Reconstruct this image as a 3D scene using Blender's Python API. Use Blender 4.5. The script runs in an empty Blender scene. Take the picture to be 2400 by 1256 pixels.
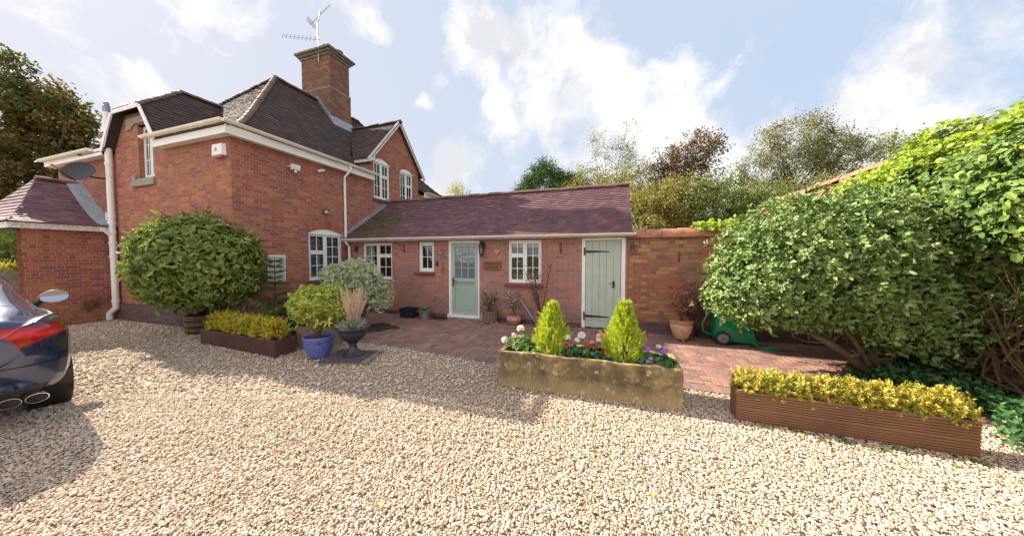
import bpy, math, random
import numpy as np
from mathutils import Vector, Matrix
S = bpy.context.scene
COL = S.collection
R = math.radians
PI = math.pi
# ------------------------------------------------------------------ camera
cam = bpy.data.objects.new('camera', bpy.data.cameras.new('camera')); COL.objects.link(cam)
cam.location = (0, 0, 1.6); cam.rotation_euler = (R(90 - 2.13), 0, R(18.56))
cam.data.sensor_width = 36; cam.data.lens = 36 * 700 / 2400
cam.data.clip_end = 1000; cam.data.clip_start = .02
S.camera = cam
# ------------------------------------------------------------------ light
SUN_EL, SUN_TH = R(33), R(9.3)
sd = Vector((-math.cos(SUN_TH) * math.cos(SUN_EL), math.sin(SUN_TH) * math.cos(SUN_EL), math.sin(SUN_EL)))
sun = bpy.data.objects.new('sun', bpy.data.lights.new('sun', 'SUN')); COL.objects.link(sun)
sun.data.energy = 4.6; sun.data.angle = R(.5); sun.data.color = (1, .91, .76)
sun.rotation_euler = sd.to_track_quat('Z', 'Y').to_euler()
S.view_settings.view_transform = 'Standard'; S.view_settings.look = 'None'
S.view_settings.gamma = 1; S.view_settings.exposure = 1.6
S.cycles.max_bounces = 6; S.cycles.transparent_max_bounces = 12; S.cycles.caustics_reflective = False; S.cycles.caustics_refractive = False

# ------------------------------------------------------------------ node helper
class NT:
    def __init__(s, tree): s.t = tree; s.n = tree.nodes; s.l = tree.links
    def new(s, typ, **kw):
        n = s.n.new(typ)
        for k, v in kw.items(): setattr(n, k, v)
        return n
    def put(s, sock, v):
        if isinstance(v, bpy.types.NodeSocket): s.l.new(v, sock)
        elif v is not None:
            if sock.type == 'RGBA' and len(v) == 3: v = (*v, 1)
            sock.default_value = v
    def m(s, op, a, b=None, c=None, clamp=False):
        n = s.new('ShaderNodeMath', operation=op, use_clamp=clamp)
        for i, v in enumerate((a, b, c)):
            if v is not None: s.put(n.inputs[i], v)
        return n.outputs[0]
    def vm(s, op, a, b=None):
        n = s.new('ShaderNodeVectorMath', operation=op); s.put(n.inputs[0], a)
        if b is not None: s.put(n.inputs[1], b)
        return n.outputs['Value'] if op in ('DOT_PRODUCT', 'LENGTH', 'DISTANCE') else n.outputs[0]
    def noise(s, vec, scale, detail=3, rough=.55, dist=0):
        n = s.new('ShaderNodeTexNoise'); s.put(n.inputs['Vector'], vec)
        n.inputs['Scale'].default_value = scale; n.inputs['Detail'].default_value = detail
        n.inputs['Roughness'].default_value = rough; n.inputs['Distortion'].default_value = dist
        return n.outputs[0]
    def ramp(s, fac, stops, interp='LINEAR'):
        n = s.new('ShaderNodeValToRGB'); s.put(n.inputs[0], fac); cr = n.color_ramp; cr.interpolation = interp
        while len(cr.elements) < len(stops): cr.elements.new(.5)
        for e, (p, c) in zip(cr.elements, stops):
            e.position = p; e.color = (*c, 1) if len(c) == 3 else c
        return n.outputs[0]
    def rng(s, v, a, b, c=0., d=1.):
        n = s.new('ShaderNodeMapRange'); s.put(n.inputs[0], v)
        for i, q in enumerate((a, b, c, d)): n.inputs[i + 1].default_value = q
        return n.outputs[0]
    def mix(s, f, a, b, mode='MIX'):
        n = s.new('ShaderNodeMix', data_type='RGBA', blend_type=mode)
        s.put(n.inputs[0], f); s.put(n.inputs[6], a); s.put(n.inputs[7], b)
        return n.outputs[2]
    def xyz(s, v):
        n = s.new('ShaderNodeSeparateXYZ'); s.put(n.inputs[0], v); return n.outputs
    def comb(s, x, y, z):
        n = s.new('ShaderNodeCombineXYZ'); s.put(n.inputs[0], x); s.put(n.inputs[1], y); s.put(n.inputs[2], z); return n.outputs[0]
    def bump(s, h, dist, strength=1.):
        n = s.new('ShaderNodeBump'); s.put(n.inputs['Height'], h); n.inputs['Distance'].default_value = dist
        n.inputs['Strength'].default_value = strength; return n.outputs[0]

# ------------------------------------------------------------------ world: sky with clouds, laid out by compass direction
W = bpy.data.worlds.new('World'); S.world = W; W.use_nodes = True
w = NT(W.node_tree); bgn = w.n['Background']
sky = w.new('ShaderNodeTexSky', sky_type='NISHITA', sun_disc=False, sun_elevation=SUN_EL, sun_rotation=R(-80.7))
sky.air_density = 1.0; sky.dust_density = 1.6; sky.ozone_density = 1.0
dirv = w.new('ShaderNodeTexCoord').outputs['Generated']
CL = [(-0.351, 0.755, 0.554, 0.081), (-0.283, 0.77, 0.572, 0.06), (-0.211, 0.81, 0.548, 0.1), (-0.108, 0.818, 0.565, 0.09), (-0.045, 0.869, 0.493, 0.11), (-0.164, 0.879, 0.448, 0.14), (-0.299, 0.851, 0.432, 0.076), (0.046, 0.912, 0.407, 0.12), (0.119, 0.898, 0.423, 0.09), (0.177, 0.928, 0.326, 0.12), (0.073, 0.951, 0.299, 0.14), (0.24, 0.934, 0.264, 0.1), (0.518, 0.782, 0.347, 0.06), (0.483, 0.823, 0.3, 0.095), (0.405, 0.877, 0.259, 0.085), (0.462, 0.855, 0.235, 0.121), (0.346, 0.913, 0.215, 0.08), (0.521, 0.818, 0.242, 0.1), (0.285, 0.947, 0.151, 0.126), (-0.453, 0.846, 0.283, 0.07), (-0.484, 0.847, 0.219, 0.081), (-0.601, 0.768, 0.223, 0.078), (-0.464, 0.745, 0.479, 0.03), (-0.047, 0.973, 0.228, 0.199), (-0.867, 0.348, 0.357, 0.038), (-0.858, 0.381, 0.343, 0.024), (-0.517, 0.739, 0.432, 0.027), (-0.567, 0.578, 0.587, 0.05), (-0.541, 0.619, 0.57, 0.035), (0.426, 0.896, 0.123, 0.14), (-0.899, 0.335, 0.281, 0.051), (0.594, 0.713, 0.369, 0.04), (-.95, .25, .17, .12), (.8, .55, .15, .12)]
wn = w.noise(dirv, 3.0, 6, .6); wv = w.noise(w.vm('ADD', dirv, (5, 3, 1)), 3.0, 6, .6)
warp = w.comb(w.m('MULTIPLY_ADD', wn, .22, -.11), 0., w.m('MULTIPLY_ADD', wv, .22, -.11))
dw = w.vm('NORMALIZE', w.vm('ADD', dirv, warp))
acc = None
for x, y, z, r in CL:
    l = math.sqrt(x*x+y*y+z*z)
    dd = w.vm('DISTANCE', dw, (x/l, y/l, z/l))
    b = w.rng(dd, r * 1.5, r * .35, 0., 1. if r > .055 else .72)
    acc = b if acc is None else w.m('MAXIMUM', acc, b)
fb = w.noise(dw, 7.0, 10, .64)
field = w.m('ADD', w.m('MULTIPLY', acc, .62), w.m('MULTIPLY', w.m('SUBTRACT', fb, .5), 2.0))
dens = w.rng(field, .11, .52)
thin = w.rng(w.noise(dirv, 3.0, 6, .55, .3), .42, .75, .0, .5)
east = w.rng(w.xyz(dirv)[0], -.9, .3, 1., 0.)
thin = w.m('MAXIMUM', w.m('MULTIPLY', thin, .7), w.m('MULTIPLY', east, .75))
shade = w.noise(w.vm('ADD', dw, (0, 0, .05)), 4.5, 8, .62)
ccol = w.mix(w.m('MULTIPLY', w.rng(shade, .40, .60), w.rng(field, .3, .8, .75, 1.)), (5.0, 5.05, 5.35), (8.2, 8.1, 7.9))
base = w.mix(.86, sky.outputs[0], (3.85, 4.6, 5.8))
c1 = w.mix(thin, base, (4.5, 4.55, 5.05))
c2 = w.mix(w.m('MULTIPLY', dens, .93), c1, ccol)
# added fill: unseen sky behind the camera brightened to lighten the shaded walls
back_fill = w.rng(w.xyz(dirv)[1], .05, -.45, 0., 1.)
c2 = w.mix(w.m('MULTIPLY', back_fill, .8), c2, (10.4, 10.1, 10.1))
# below the horizon keep the plain sky
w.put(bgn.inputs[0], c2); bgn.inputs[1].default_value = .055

# ------------------------------------------------------------------ materials
def mat(name):
    m = bpy.data.materials.new(name); m.use_nodes = True; t = NT(m.node_tree); return m, t, t.n['Principled BSDF']
def simple(name, col, rough=.5, metal=0, var=.12, nscale=12, bump=0., spec=.5, coat=0, obj=True):
    m, t, p = mat(name)
    co = t.new('ShaderNodeTexCoord').outputs['Object']
    n = t.noise(co, nscale, 5, .6)
    c = t.mix(t.rng(n, .3, .7), tuple(v * (1 - var) for v in col), tuple(min(1, v * (1 + var)) for v in col))
    t.put(p.inputs['Base Color'], c)
    t.put(p.inputs['Roughness'], t.rng(n, .3, .7, max(.02, rough - .06), min(1, rough + .06)))
    p.inputs['Metallic'].default_value = metal; p.inputs['Specular IOR Level'].default_value = spec
    if coat: p.inputs['Coat Weight'].default_value = coat; p.inputs['Coat Roughness'].default_value = .03
    if bump: t.put(p.inputs['Normal'], t.bump(t.noise(co, nscale * 5, 4, .6), bump, .8))
    return m
def brick(name, cols, mortar, flemish=True, H=.0775, P=None, algae=0, age=.35):
    m, t, p = mat(name)
    x, y, z = t.xyz(t.new('ShaderNodeTexCoord').outputs['Object'])[:3]
    co = t.new('ShaderNodeTexCoord').outputs['Object']
    wob = t.noise(co, 9., 2, .5); wob2 = t.noise(t.vm('ADD', co, (7, 7, 7)), 9., 2, .5)
    u = t.m('ADD', t.m('ADD', x, y), t.m('MULTIPLY_ADD', wob, .012, 100))
    v = t.m('ADD', z, t.m('MULTIPLY_ADD', wob2, .010, 10))
    P = P or (.3425 if flemish else .235)
    vv = t.m('DIVIDE', v, H); row = t.m('FLOOR', vv); vf = t.m('MULTIPLY', t.m('FRACT', vv), H)
    odd = t.m('MODULO', row, 2.)
    jit = t.new('ShaderNodeTexWhiteNoise', noise_dimensions='1D'); t.put(jit.inputs['W'], row)
    uu = t.m('DIVIDE', t.m('ADD', t.m('ADD', u, t.m('MULTIPLY', odd, P * .5 if not flemish else .171)), t.m('MULTIPLY', jit.outputs[0], .02)), P)
    cell = t.m('FLOOR', uu); uf = t.m('MULTIPLY', t.m('FRACT', uu), P)
    if flemish:
        ish = t.m('GREATER_THAN', uf, .230); lu = t.m('SUBTRACT', uf, t.m('MULTIPLY', ish, .230))
        idx = t.m('ADD', t.m('MULTIPLY', cell, 2.), ish)
    else: lu = uf; idx = cell
    mu = .0105
    e = t.m('MINIMUM', lu, vf)
    mask = t.rng(e, mu - .003, mu + .003)       # 1 = brick
    wn_ = t.new('ShaderNodeTexWhiteNoise', noise_dimensions='2D'); t.put(wn_.inputs['Vector'], t.comb(idx, row, 0.))
    n = len(cols)
    bc = t.ramp(wn_.outputs[0], [(i / n, c) for i, c in enumerate(cols)], 'CONSTANT')
    fine = t.noise(co, 60., 4, .65)
    bc = t.mix(t.rng(fine, .3, .75, 0, .45), bc, t.mix(.5, bc, (.07, .05, .05)))
    big = t.noise(co, 1.1, 5, .6)
    drip = t.noise(t.vm('MULTIPLY', co, (3.2, 3.2, .35)), 1.6, 5, .65)
    bc = t.mix(t.rng(drip, .52, .78, 0, .4), bc, (.13, .08, .07))
    salt = t.noise(t.vm('ADD', co, (11, 4, 2)), 1.9, 6, .7)
    bc = t.mix(t.rng(salt, .56, .80, 0, .45), bc, (.50, .34, .27))
    bc = t.mix(t.rng(big, .42, .7, 0, age), bc, (.16, .085, .07))
    mc = t.mix(fine, mortar, tuple(q * .6 for q in mortar))
    c = t.mix(mask, mc, bc)
    if algae:
        a = t.m('MULTIPLY', t.rng(z, .75, .05), t.rng(t.noise(co, 2.5, 4, .6), .35, .65))
        c = t.mix(t.m('MULTIPLY', a, algae), c, (.085, .095, .035))
    t.put(p.inputs['Base Color'], c); p.inputs['Roughness'].default_value = .88; p.inputs['Specular IOR Level'].default_value = .25
    h = t.m('ADD', mask, t.m('MULTIPLY', fine, .35))
    t.put(p.inputs['Normal'], t.bump(h, .007, .9))
    return m
def facecol(name, stops, rough=.6, translucent=0, spec=.4, fine=0, bump=0, extra=None, interp='LINEAR', coat=0):
    """colour picked per leaf / tile / stone by the 'rnd' face attribute"""
    m, t, p = mat(name)
    a = t.new('ShaderNodeAttribute', attribute_name='rnd').outputs['Fac']
    c = t.ramp(a, stops, interp)
    co = t.new('ShaderNodeTexCoord').outputs['Object']
    if fine:
        nn = t.noise(co, fine, 5, .6)
        c = t.mix(t.rng(nn, .35, .75, 0, .45), c, t.mix(.55, c, (.03, .03, .03)))
        if bump: t.put(p.inputs['Normal'], t.bump(nn, bump, .7))
    if extra: c = extra(t, c, co)
    t.put(p.inputs['Base Color'], c); p.inputs['Roughness'].default_value = rough; p.inputs['Specular IOR Level'].default_value = spec
    if translucent:
        tr = t.new('ShaderNodeBsdfTranslucent'); t.put(tr.inputs[0], t.mix(1., c, (1., 1., .55), 'MULTIPLY'))
        mx = t.new('ShaderNodeMixShader'); mx.inputs[0].default_value = translucent
        t.l.new(p.outputs[0], mx.inputs[1]); t.l.new(tr.outputs[0], mx.inputs[2])
        t.l.new(mx.outputs[0], t.n['Material Output'].inputs[0])
    return m
def glassmat(name, tint=(.85, .9, .9), frosted=0, refl=1.0):
    m, t, p = mat(name)
    tr = t.new('ShaderNodeBsdfTransparent'); tr.inputs[0].default_value = (*tint, 1)
    gl = t.new('ShaderNodeBsdfGlossy'); gl.inputs['Roughness'].default_value = .02
    co = t.new('ShaderNodeTexCoord').outputs['Object']
    t.put(gl.inputs['Normal'], t.bump(t.noise(co, 2.2, 2, .5), .012, .6))
    fr = t.new('ShaderNodeFresnel'); fr.inputs[0].default_value = 1.5
    f = t.m('MULTIPLY_ADD', fr.outputs[0], 1.5, .05, clamp=True)
    mx = t.new('ShaderNodeMixShader'); t.put(mx.inputs[0], f)
    if frosted:
        df = t.new('ShaderNodeBsdfDiffuse'); t.put(df.inputs[0], t.mix(t.noise(co, 3, 4), (.10, .12, .14), (.22, .24, .26)))
        t.l.new(df.outputs[0], mx.inputs[1])
    else: t.l.new(tr.outputs[0], mx.inputs[1])
    t.l.new(gl.outputs[0], mx.inputs[2]); t.l.new(mx.outputs[0], t.n['Material Output'].inputs[0])
    return m

RED = [(.44, .14, .085), (.39, .115, .08), (.46, .17, .09), (.35, .105, .085), (.44, .14, .09), (.30, .10, .09), (.41, .125, .08), (.50, .20, .10), (.38, .12, .085)]
COT = [(.45, .18, .15), (.40, .17, .16), (.33, .175, .18), (.49, .20, .14), (.42, .18, .165), (.28, .16, .17), (.41, .175, .16), (.37, .19, .19), (.52, .21, .13)]
GAR = [(.42, .12, .075), (.46, .19, .09), (.37, .11, .07), (.29, .12, .08), (.44, .21, .09), (.25, .10, .075), (.40, .14, .08), (.49, .24, .11), (.33, .16, .08)]
M = {}
M['brick'] = brick('house_brick', RED, (.46, .35, .25), algae=.35)
M['brick_cot'] = brick('cottage_brick', COT, (.56, .42, .27), flemish=False, algae=.55, age=.15)
M['brick_gar'] = brick('garden_brick', GAR, (.36, .27, .16), flemish=True, algae=.25, age=.5)
M['brick_chim'] = brick('chimney_brick', [(.25, .09, .06), (.20, .075, .055), (.30, .13, .07), (.16, .07, .055), (.27, .12, .06)], (.30, .25, .18), flemish=False, age=.75)
M['plinth'] = brick('blue_plinth_brick', [(.10, .065, .075), (.13, .075, .08), (.075, .055, .065), (.15, .075, .075)], (.16, .13, .12), flemish=False, age=.2)
M['white'] = simple('white_paint', (.80, .79, .77), .38, var=.05, nscale=6)
M['cream'] = simple('cream_upvc', (.80, .76, .68), .42, var=.09, nscale=4)
M['board'] = simple('weathered_white_board', (.62, .60, .56), .6, var=.35, nscale=22)
M['lead'] = simple('lead_flashing', (.26, .29, .34), .55, var=.25, nscale=9)
M['stone_sill'] = simple('stone_sill', (.28, .26, .20), .85, var=.3, nscale=14, bump=.004)
M['cill_red'] = simple('red_tile_cill', (.20, .05, .045), .5, var=.2, nscale=20)
M['sage'] = simple('sage_paint', (.335, .42, .355), .45, var=.05, nscale=5)
M['sage2'] = simple('sage_plank_paint', (.43, .48, .40), .55, var=.06, nscale=8)
M['black'] = simple('black_iron', (.014, .014, .018), .42, var=.2)
M['blackpl'] = simple('black_plastic', (.018, .02, .028), .38, var=.2)
M['conc'] = simple('weathered_concrete', (.20, .165, .13), .9, var=.4, nscale=7, bump=.01)
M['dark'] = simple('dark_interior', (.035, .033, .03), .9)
M['glass'] = glassmat('window_glass')
M['frost'] = glassmat('frosted_glass', frosted=1)
M['blind'] = simple('blind_slat', (.62, .62, .60), .5)
M['curtain'] = simple('curtain_cloth', (.62, .60, .56), .9)
M['steel'] = simple('galvanised_steel', (.45, .47, .49), .42, metal=.7, var=.2, nscale=9)
M['soil'] = simple('soil', (.055, .036, .026), .95, var=.5, nscale=60, bump=.02)
M['bark'] = simple('bark', (.10, .075, .05), .9, var=.4, nscale=30, bump=.02)
M['bark2'] = simple('pale_bark', (.22, .19, .15), .9, var=.4, nscale=20, bump=.01)
M['stem'] = simple('brown_stem', (.12, .07, .035), .8, var=.3, nscale=30)
def tilemoss(cx, cy, r, amt):
    def f(t, c, co):
        n = t.noise(co, 5., 5, .65)
        d = t.rng(t.vm('DISTANCE', co, (cx, cy, 2.6)), r, r * .25)
        k = t.m('MULTIPLY', t.rng(t.m('ADD', n, t.m('MULTIPLY', d, .17)), .60, .68), t.m('GREATER_THAN', d, 0.))
        c = t.mix(t.m('MULTIPLY', k, amt), c, (.075, .10, .015))
        s = t.rng(t.noise(co, 26., 3, .7), .68, .74)
        return t.mix(t.m('MULTIPLY', s, .5), c, (.42, .40, .36))
    return f
TS = [(0, (.14, .082, .092)), (.25, (.18, .105, .105)), (.5, (.15, .094, .11)), (.7, (.22, .13, .112)), (.85, (.105, .07, .085)), (1, (.26, .16, .12))]
M['tile_cot'] = facecol('cottage_roof_tile', [(q, (c[0]*1.12, c[1]*.98, c[2]*1.12)) for q, c in TS], .72, fine=30, bump=.003, extra=tilemoss(-7.0, 7.4, 1.5, .95), spec=.35)
M['tile'] = facecol('house_roof_tile', [(p, (c[0]*.56, c[1]*.66, c[2]*.58)) for p, c in TS], .85, fine=30, bump=.003, extra=tilemoss(-8.9, 7.6, 2.2, .5), spec=.2)
M['ridge'] = simple('ridge_tile', (.16, .085, .07), .75, var=.35, nscale=9, bump=.006)
M['coping'] = simple('red_coping_tile', (.36, .15, .09), .75, var=.4, nscale=6, bump=.006)

# ------------------------------------------------------------------ mesh helpers
class MB:
    def __init__(s, mp=None): s.v = []; s.f = []; s.r = []; s.mp = mp; s.rv = None
    def V(s, p):
        if s.mp: p = s.mp(*p)
        s.v.append(tuple(p)); return len(s.v) - 1
    def face(s, pts, r=None): s.f.append([s.V(p) for p in pts]); s.r.append(random.random() if r is None else r)
    def box(s, x0, x1, y0, y1, z0, z1, r=None):
        if x0 > x1: x0, x1 = x1, x0
        if y0 > y1: y0, y1 = y1, y0
        if z0 > z1: z0, z1 = z1, z0
        i = [s.V(p) for p in ((x0,y0,z0),(x1,y0,z0),(x1,y1,z0),(x0,y1,z0),(x0,y0,z1),(x1,y0,z1),(x1,y1,z1),(x0,y1,z1))]
        r = random.random() if r is None else r
        for q in ((0,3,2,1),(4,5,6,7),(0,1,5,4),(1,2,6,5),(2,3,7,6),(3,0,4,7)): s.f.append([i[k] for k in q]); s.r.append(r)
        return s
    def hexa(s, P, r=None):
        i = [s.V(p) for p in P]; r = random.random() if r is None else r
        for q in ((0,3,2,1),(4,5,6,7),(0,1,5,4),(1,2,6,5),(2,3,7,6),(3,0,4,7)): s.f.append([i[k] for k in q]); s.r.append(r)
        return s
    def tube(s, path, rad, n=8, cap=True, r=None):
        P = [Vector(p) for p in path]; rad = rad if hasattr(rad, '__len__') else [rad] * len(P)
        rings = []; prev = None; r = random.random() if r is None else r
        for k, p in enumerate(P):
            d = (P[min(k+1, len(P)-1)] - P[max(k-1, 0)])
            if d.length < 1e-9: d = Vector((0,0,1))
            d.normalize()
            if prev is None:
                a = d.orthogonal().normalized()
            else:
                a = prev - d * prev.dot(d)
                a = a.normalized() if a.length > 1e-6 else d.orthogonal().normalized()
            prev = a; b = d.cross(a)
            rings.append([s.V(p + (a * math.cos(2*PI*j/n) + b * math.sin(2*PI*j/n)) * rad[k]) for j in range(n)])
        for k in range(len(P) - 1):
            for j in range(n): s.f.append([rings[k][j], rings[k][(j+1) % n], rings[k+1][(j+1) % n], rings[k+1][j]]); s.r.append(r)
        if cap: s.f.append(rings[0][::-1]); s.f.append(rings[-1]); s.r += [r, r]
        return s
    def lathe(s, prof, c=(0,0,0), n=28, flute=0, nf=0, r=None):
        rings = []; r = random.random() if r is None else r
        for (rr, z) in prof:
            rings.append([s.V((c[0] + rr*(1 + flute*math.cos(nf*2*PI*j/n)) * math.cos(2*PI*j/n), c[1] + rr*(1 + flute*math.cos(nf*2*PI*j/n)) * math.sin(2*PI*j/n), c[2] + z)) for j in range(n)])
        for k in range(len(prof) - 1):
            for j in range(n): s.f.append([rings[k][j], rings[k][(j+1) % n], rings[k+1][(j+1) % n], rings[k+1][j]]); s.r.append(r)
        s.f.append(rings[0][::-1]); s.f.append(rings[-1]); s.r += [r, r]
        return s
    def build(s, name, m, parent=None, smooth=False, bevel=0, bseg=1):
        me = bpy.data.meshes.new(name); me.from_pydata(s.v, [], s.f); me.validate(clean_customdata=False)
        if len(me.polygons) == len(s.r):
            a = me.attributes.new('rnd', 'FLOAT', 'FACE'); a.data.foreach_set('value', s.r)
        me.materials.append(m)
        if smooth: me.polygons.foreach_set('use_smooth', [True] * len(me.polygons))
        o = bpy.data.objects.new(name, me); link(o, parent)
        if bevel:
            b = o.modifiers.new('bevel', 'BEVEL'); b.width = bevel; b.segments = bseg; b.limit_method = 'ANGLE'; b.angle_limit = R(40)
        if smooth == 'auto':
            try: me.set_sharp_from_angle(angle=R(35))
            except Exception: pass
        return o
def wpos(o):
    p = Vector((0, 0, 0))
    while o: p += o.location; o = o.parent
    return p
def link(o, parent):
    COL.objects.link(o)
    if parent is not None:
        o.parent = parent
        if not parent.get('_local'): o.location = -wpos(parent)
def tag(o, label=None, cat=None, group=None, kind=None):
    if label: o['label'] = label
    if cat: o['category'] = cat
    if group: o['group'] = group
    if kind: o['kind'] = kind
    return o
def thing(name, loc, label, cat, group=None, local=False, rz=0):
    """local=True: parts are modelled round the thing's own origin"""
    o = bpy.data.objects.new(name, None); COL.objects.link(o); o.location = loc; o.rotation_euler = (0, 0, rz)
    o.empty_display_size = .1
    if local: o['_local'] = 1
    return tag(o, label, cat, group)
def partof(o):   # marks a local part so that its own children stay local
    o['_local'] = 1; return o
def fastmesh(name, verts, faces, rnd, m, parent=None, smooth=False):
    """verts (N,3) float, faces (F,k) int, rnd (F,)"""
    me = bpy.data.meshes.new(name); nF, k = faces.shape
    me.vertices.add(len(verts)); me.vertices.foreach_set('co', verts.astype(np.float32).ravel())
    me.loops.add(nF * k); me.loops.foreach_set('vertex_index', faces.astype(np.int32).ravel())
    me.polygons.add(nF); me.polygons.foreach_set('loop_start', np.arange(0, nF * k, k, dtype=np.int32))
    try: me.polygons.foreach_set('loop_total', np.full(nF, k, dtype=np.int32))
    except Exception: pass
    me.polygons.foreach_set('use_smooth', np.full(nF, bool(smooth)))
    me.update(calc_edges=True)
    a = me.attributes.new('rnd', 'FLOAT', 'FACE'); a.data.foreach_set('value', rnd.astype(np.float32))
    me.materials.append(m)
    o = bpy.data.objects.new(name, me); link(o, parent); return o

# ------------------------------------------------------------------ foliage
def unit(a): return a / np.maximum(np.linalg.norm(a, axis=-1, keepdims=True), 1e-9)
def leaves(name, P, D, N, L, Wd, m, parent=None, rnd=None, droop=.15, fold=.12, rng=None, simple_=False):
    """one leaf per row: base P, direction D, upper normal N, length L, width Wd"""
    n = len(P); D = unit(D); Sd = unit(np.cross(D, N)); N = np.cross(Sd, D)
    L = np.broadcast_to(L, (n,))[:, None]; Wd = np.broadcast_to(Wd, (n,))[:, None]
    if rnd is None: rnd = (rng or np.random.default_rng(1)).random(n)
    if simple_:
        tx = [0, .45, 1, .45]; ty = [0, .5, 0, -.5]; tz = [0, 0, -droop, 0]; fc = [[0, 1, 2, 3]]
    else:
        tx = [0, .28, .70, 1, .70, .28]; ty = [0, .46, .42, 0, -.42, -.46]; tz = [0, fold*.5, fold*.4 - droop*.5, -droop, fold*.4 - droop*.5, fold*.5]
        fc = [[0, 1, 2, 3], [0, 3, 4, 5]]
    k = len(tx); V = np.zeros((n, k, 3))
    for i in range(k): V[:, i] = P + D * L * tx[i] + Sd * Wd * ty[i] + N * L * tz[i]
    F = (np.arange(n)[:, None, None] * k + np.array(fc)[None]).reshape(-1, 4)
    return fastmesh(name, V.reshape(-1, 3), F, np.repeat(rnd, len(fc)), m, parent)
def wav(p, seed, f=1.):
    r = np.random.default_rng(seed); o = np.zeros(len(p))
    for i in range(5):
        k = r.normal(size=3) * f * (1 + i * .6); o += np.sin(p @ k + r.random() * 6.28) / (1 + i * .5)
    return o / 2.2
def sprigs(rng, C, A, per, spread=(35, 85), rad=0.0):
    """rosettes: C centres, A axes -> leaf base, dir, normal"""
    n = len(C); A = unit(A); C2 = np.repeat(C, per, 0); A2 = np.repeat(A, per, 0)
    t = unit(np.cross(A2, rng.normal(size=A2.shape))); ph = np.radians(rng.uniform(*spread, size=n * per))[:, None]
    D = A2 * np.cos(ph) + t * np.sin(ph)
    N = unit(A2 + .25 * rng.normal(size=A2.shape))
    return C2 + D * rad + rng.normal(size=C2.shape) * rad * .5, D, N
def shell(rng, n, c, r, lump=.12, seed=1, inner=.8, zmin=-1., stray=.05, f=2.5):
    d = unit(rng.normal(size=(n * 2, 3))); d = d[d[:, 2] > zmin][:n]
    rr = 1 + lump * wav(d, seed, f)
    rad = inner + (1 - inner) * rng.random(len(d)) ** .5
    rv = np.array(r)
    rad = np.where(rng.random(len(d)) < stray, 1 + .13*rng.random(len(d)), rad)
    P = np.array(c) + d * rv * (rr * rad)[:, None]
    N = unit(d / rv)
    return P, N, rad
def branches(mb, rng, base, targets, r0, r1=.004, n=5, sag=.0, wig=.08, up=.5, k=6):
    b = Vector(base)
    for t in targets:
        t = Vector(t); d = t - b; L = d.length; mid = b + d * .45 + Vector((0, 0, L * .12 * up)) + Vector(rng.normal(size=3)) * L * wig
        pts = []; rr = []
        for i in range(n + 1):
            s = i / n; p = b * (1-s)**2 + mid * 2*s*(1-s) + t * s*s
            if 0 < i < n: p = p + Vector(rng.normal(size=3)) * L * wig * .25
            pts.append(p); rr.append(r0 * (1 - s) + r1 * s)
        mb.tube(pts, rr, k)
    return mb
def leafmat(name, stops, rough=.45, tr=.3, spec=.4): return facecol(name, stops, rough, translucent=tr, spec=spec)

def shrub(parent, rng, c, r, nspr, per, L, Wd, m, lump=.12, seed=1, inner=.72, upb=.5, spread=(30, 85), name='foliage', zmin=-.75, simple_=False, rad=.01, out=1., noise=.35, lvar=.25, f=2.5):
    P, N, q = shell(rng, nspr, c, r, lump, seed, inner, zmin, f=f)
    A = unit(N * out + np.array([0, 0, upb]) + rng.normal(size=N.shape) * noise)
    b, D, nn = sprigs(rng, P, A, per, spread, rad)
    clump = np.repeat(rng.random(len(P)), per)
    rnd = np.clip(.55 * clump + .45 * rng.random(len(b)), 0, .999)
    l = L * (1 + lvar * rng.normal(size=len(b)).clip(-1.5, 1.5))
    return leaves(name, b, D, nn, l, l * (Wd / L), m, parent, rnd, simple_=simple_)
# ================================================================== GROUND
def plane_obj(name, x0, x1, y0, y1, z, m):
    mb = MB(); mb.face([(x0,y0,z),(x1,y0,z),(x1,y1,z),(x0,y1,z)], .5); return mb.build(name, m)
m_, t, p = mat('earth')
co = t.new('ShaderNodeTexCoord').outputs['Object']
t.put(p.inputs['Base Color'], t.mix(t.noise(co, .4, 6, .6), (.05, .065, .025), (.10, .11, .04))); p.inputs['Roughness'].default_value = .95
M['earth'] = m_
tag(plane_obj('ground', -400, 400, -400, 400, -.03, M['earth']), kind='structure')
# gravel bed: stones in a cell pattern under the loose pebbles
m_, t, p = mat('gravel_bed')
co = t.new('ShaderNodeTexCoord').outputs['Object']
vo = t.new('ShaderNodeTexVoronoi'); t.put(vo.inputs['Vector'], co); vo.inputs['Scale'].default_value = 62
cc = t.new('ShaderNodeSeparateColor'); t.put(cc.inputs[0], vo.outputs['Color'])
c = t.ramp(cc.outputs[0], [(0, (.42,.33,.23)), (.3, (.52,.42,.30)), (.6, (.38,.31,.22)), (.8, (.60,.50,.38)), (1, (.45,.33,.21))])
c = t.mix(t.rng(vo.outputs['Distance'], .35, .62), c, (.30, .23, .17))
t.put(p.inputs['Base Color'], c); p.inputs['Roughness'].default_value = .85
t.put(p.inputs['Normal'], t.bump(t.m('SUBTRACT', 1., vo.outputs['Distance']), .014, 1.))
M['gravelbed'] = m_
tag(plane_obj('gravel_drive', -40, 12, -12, 6.4, -.012, M['gravelbed']), kind='structure')
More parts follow.
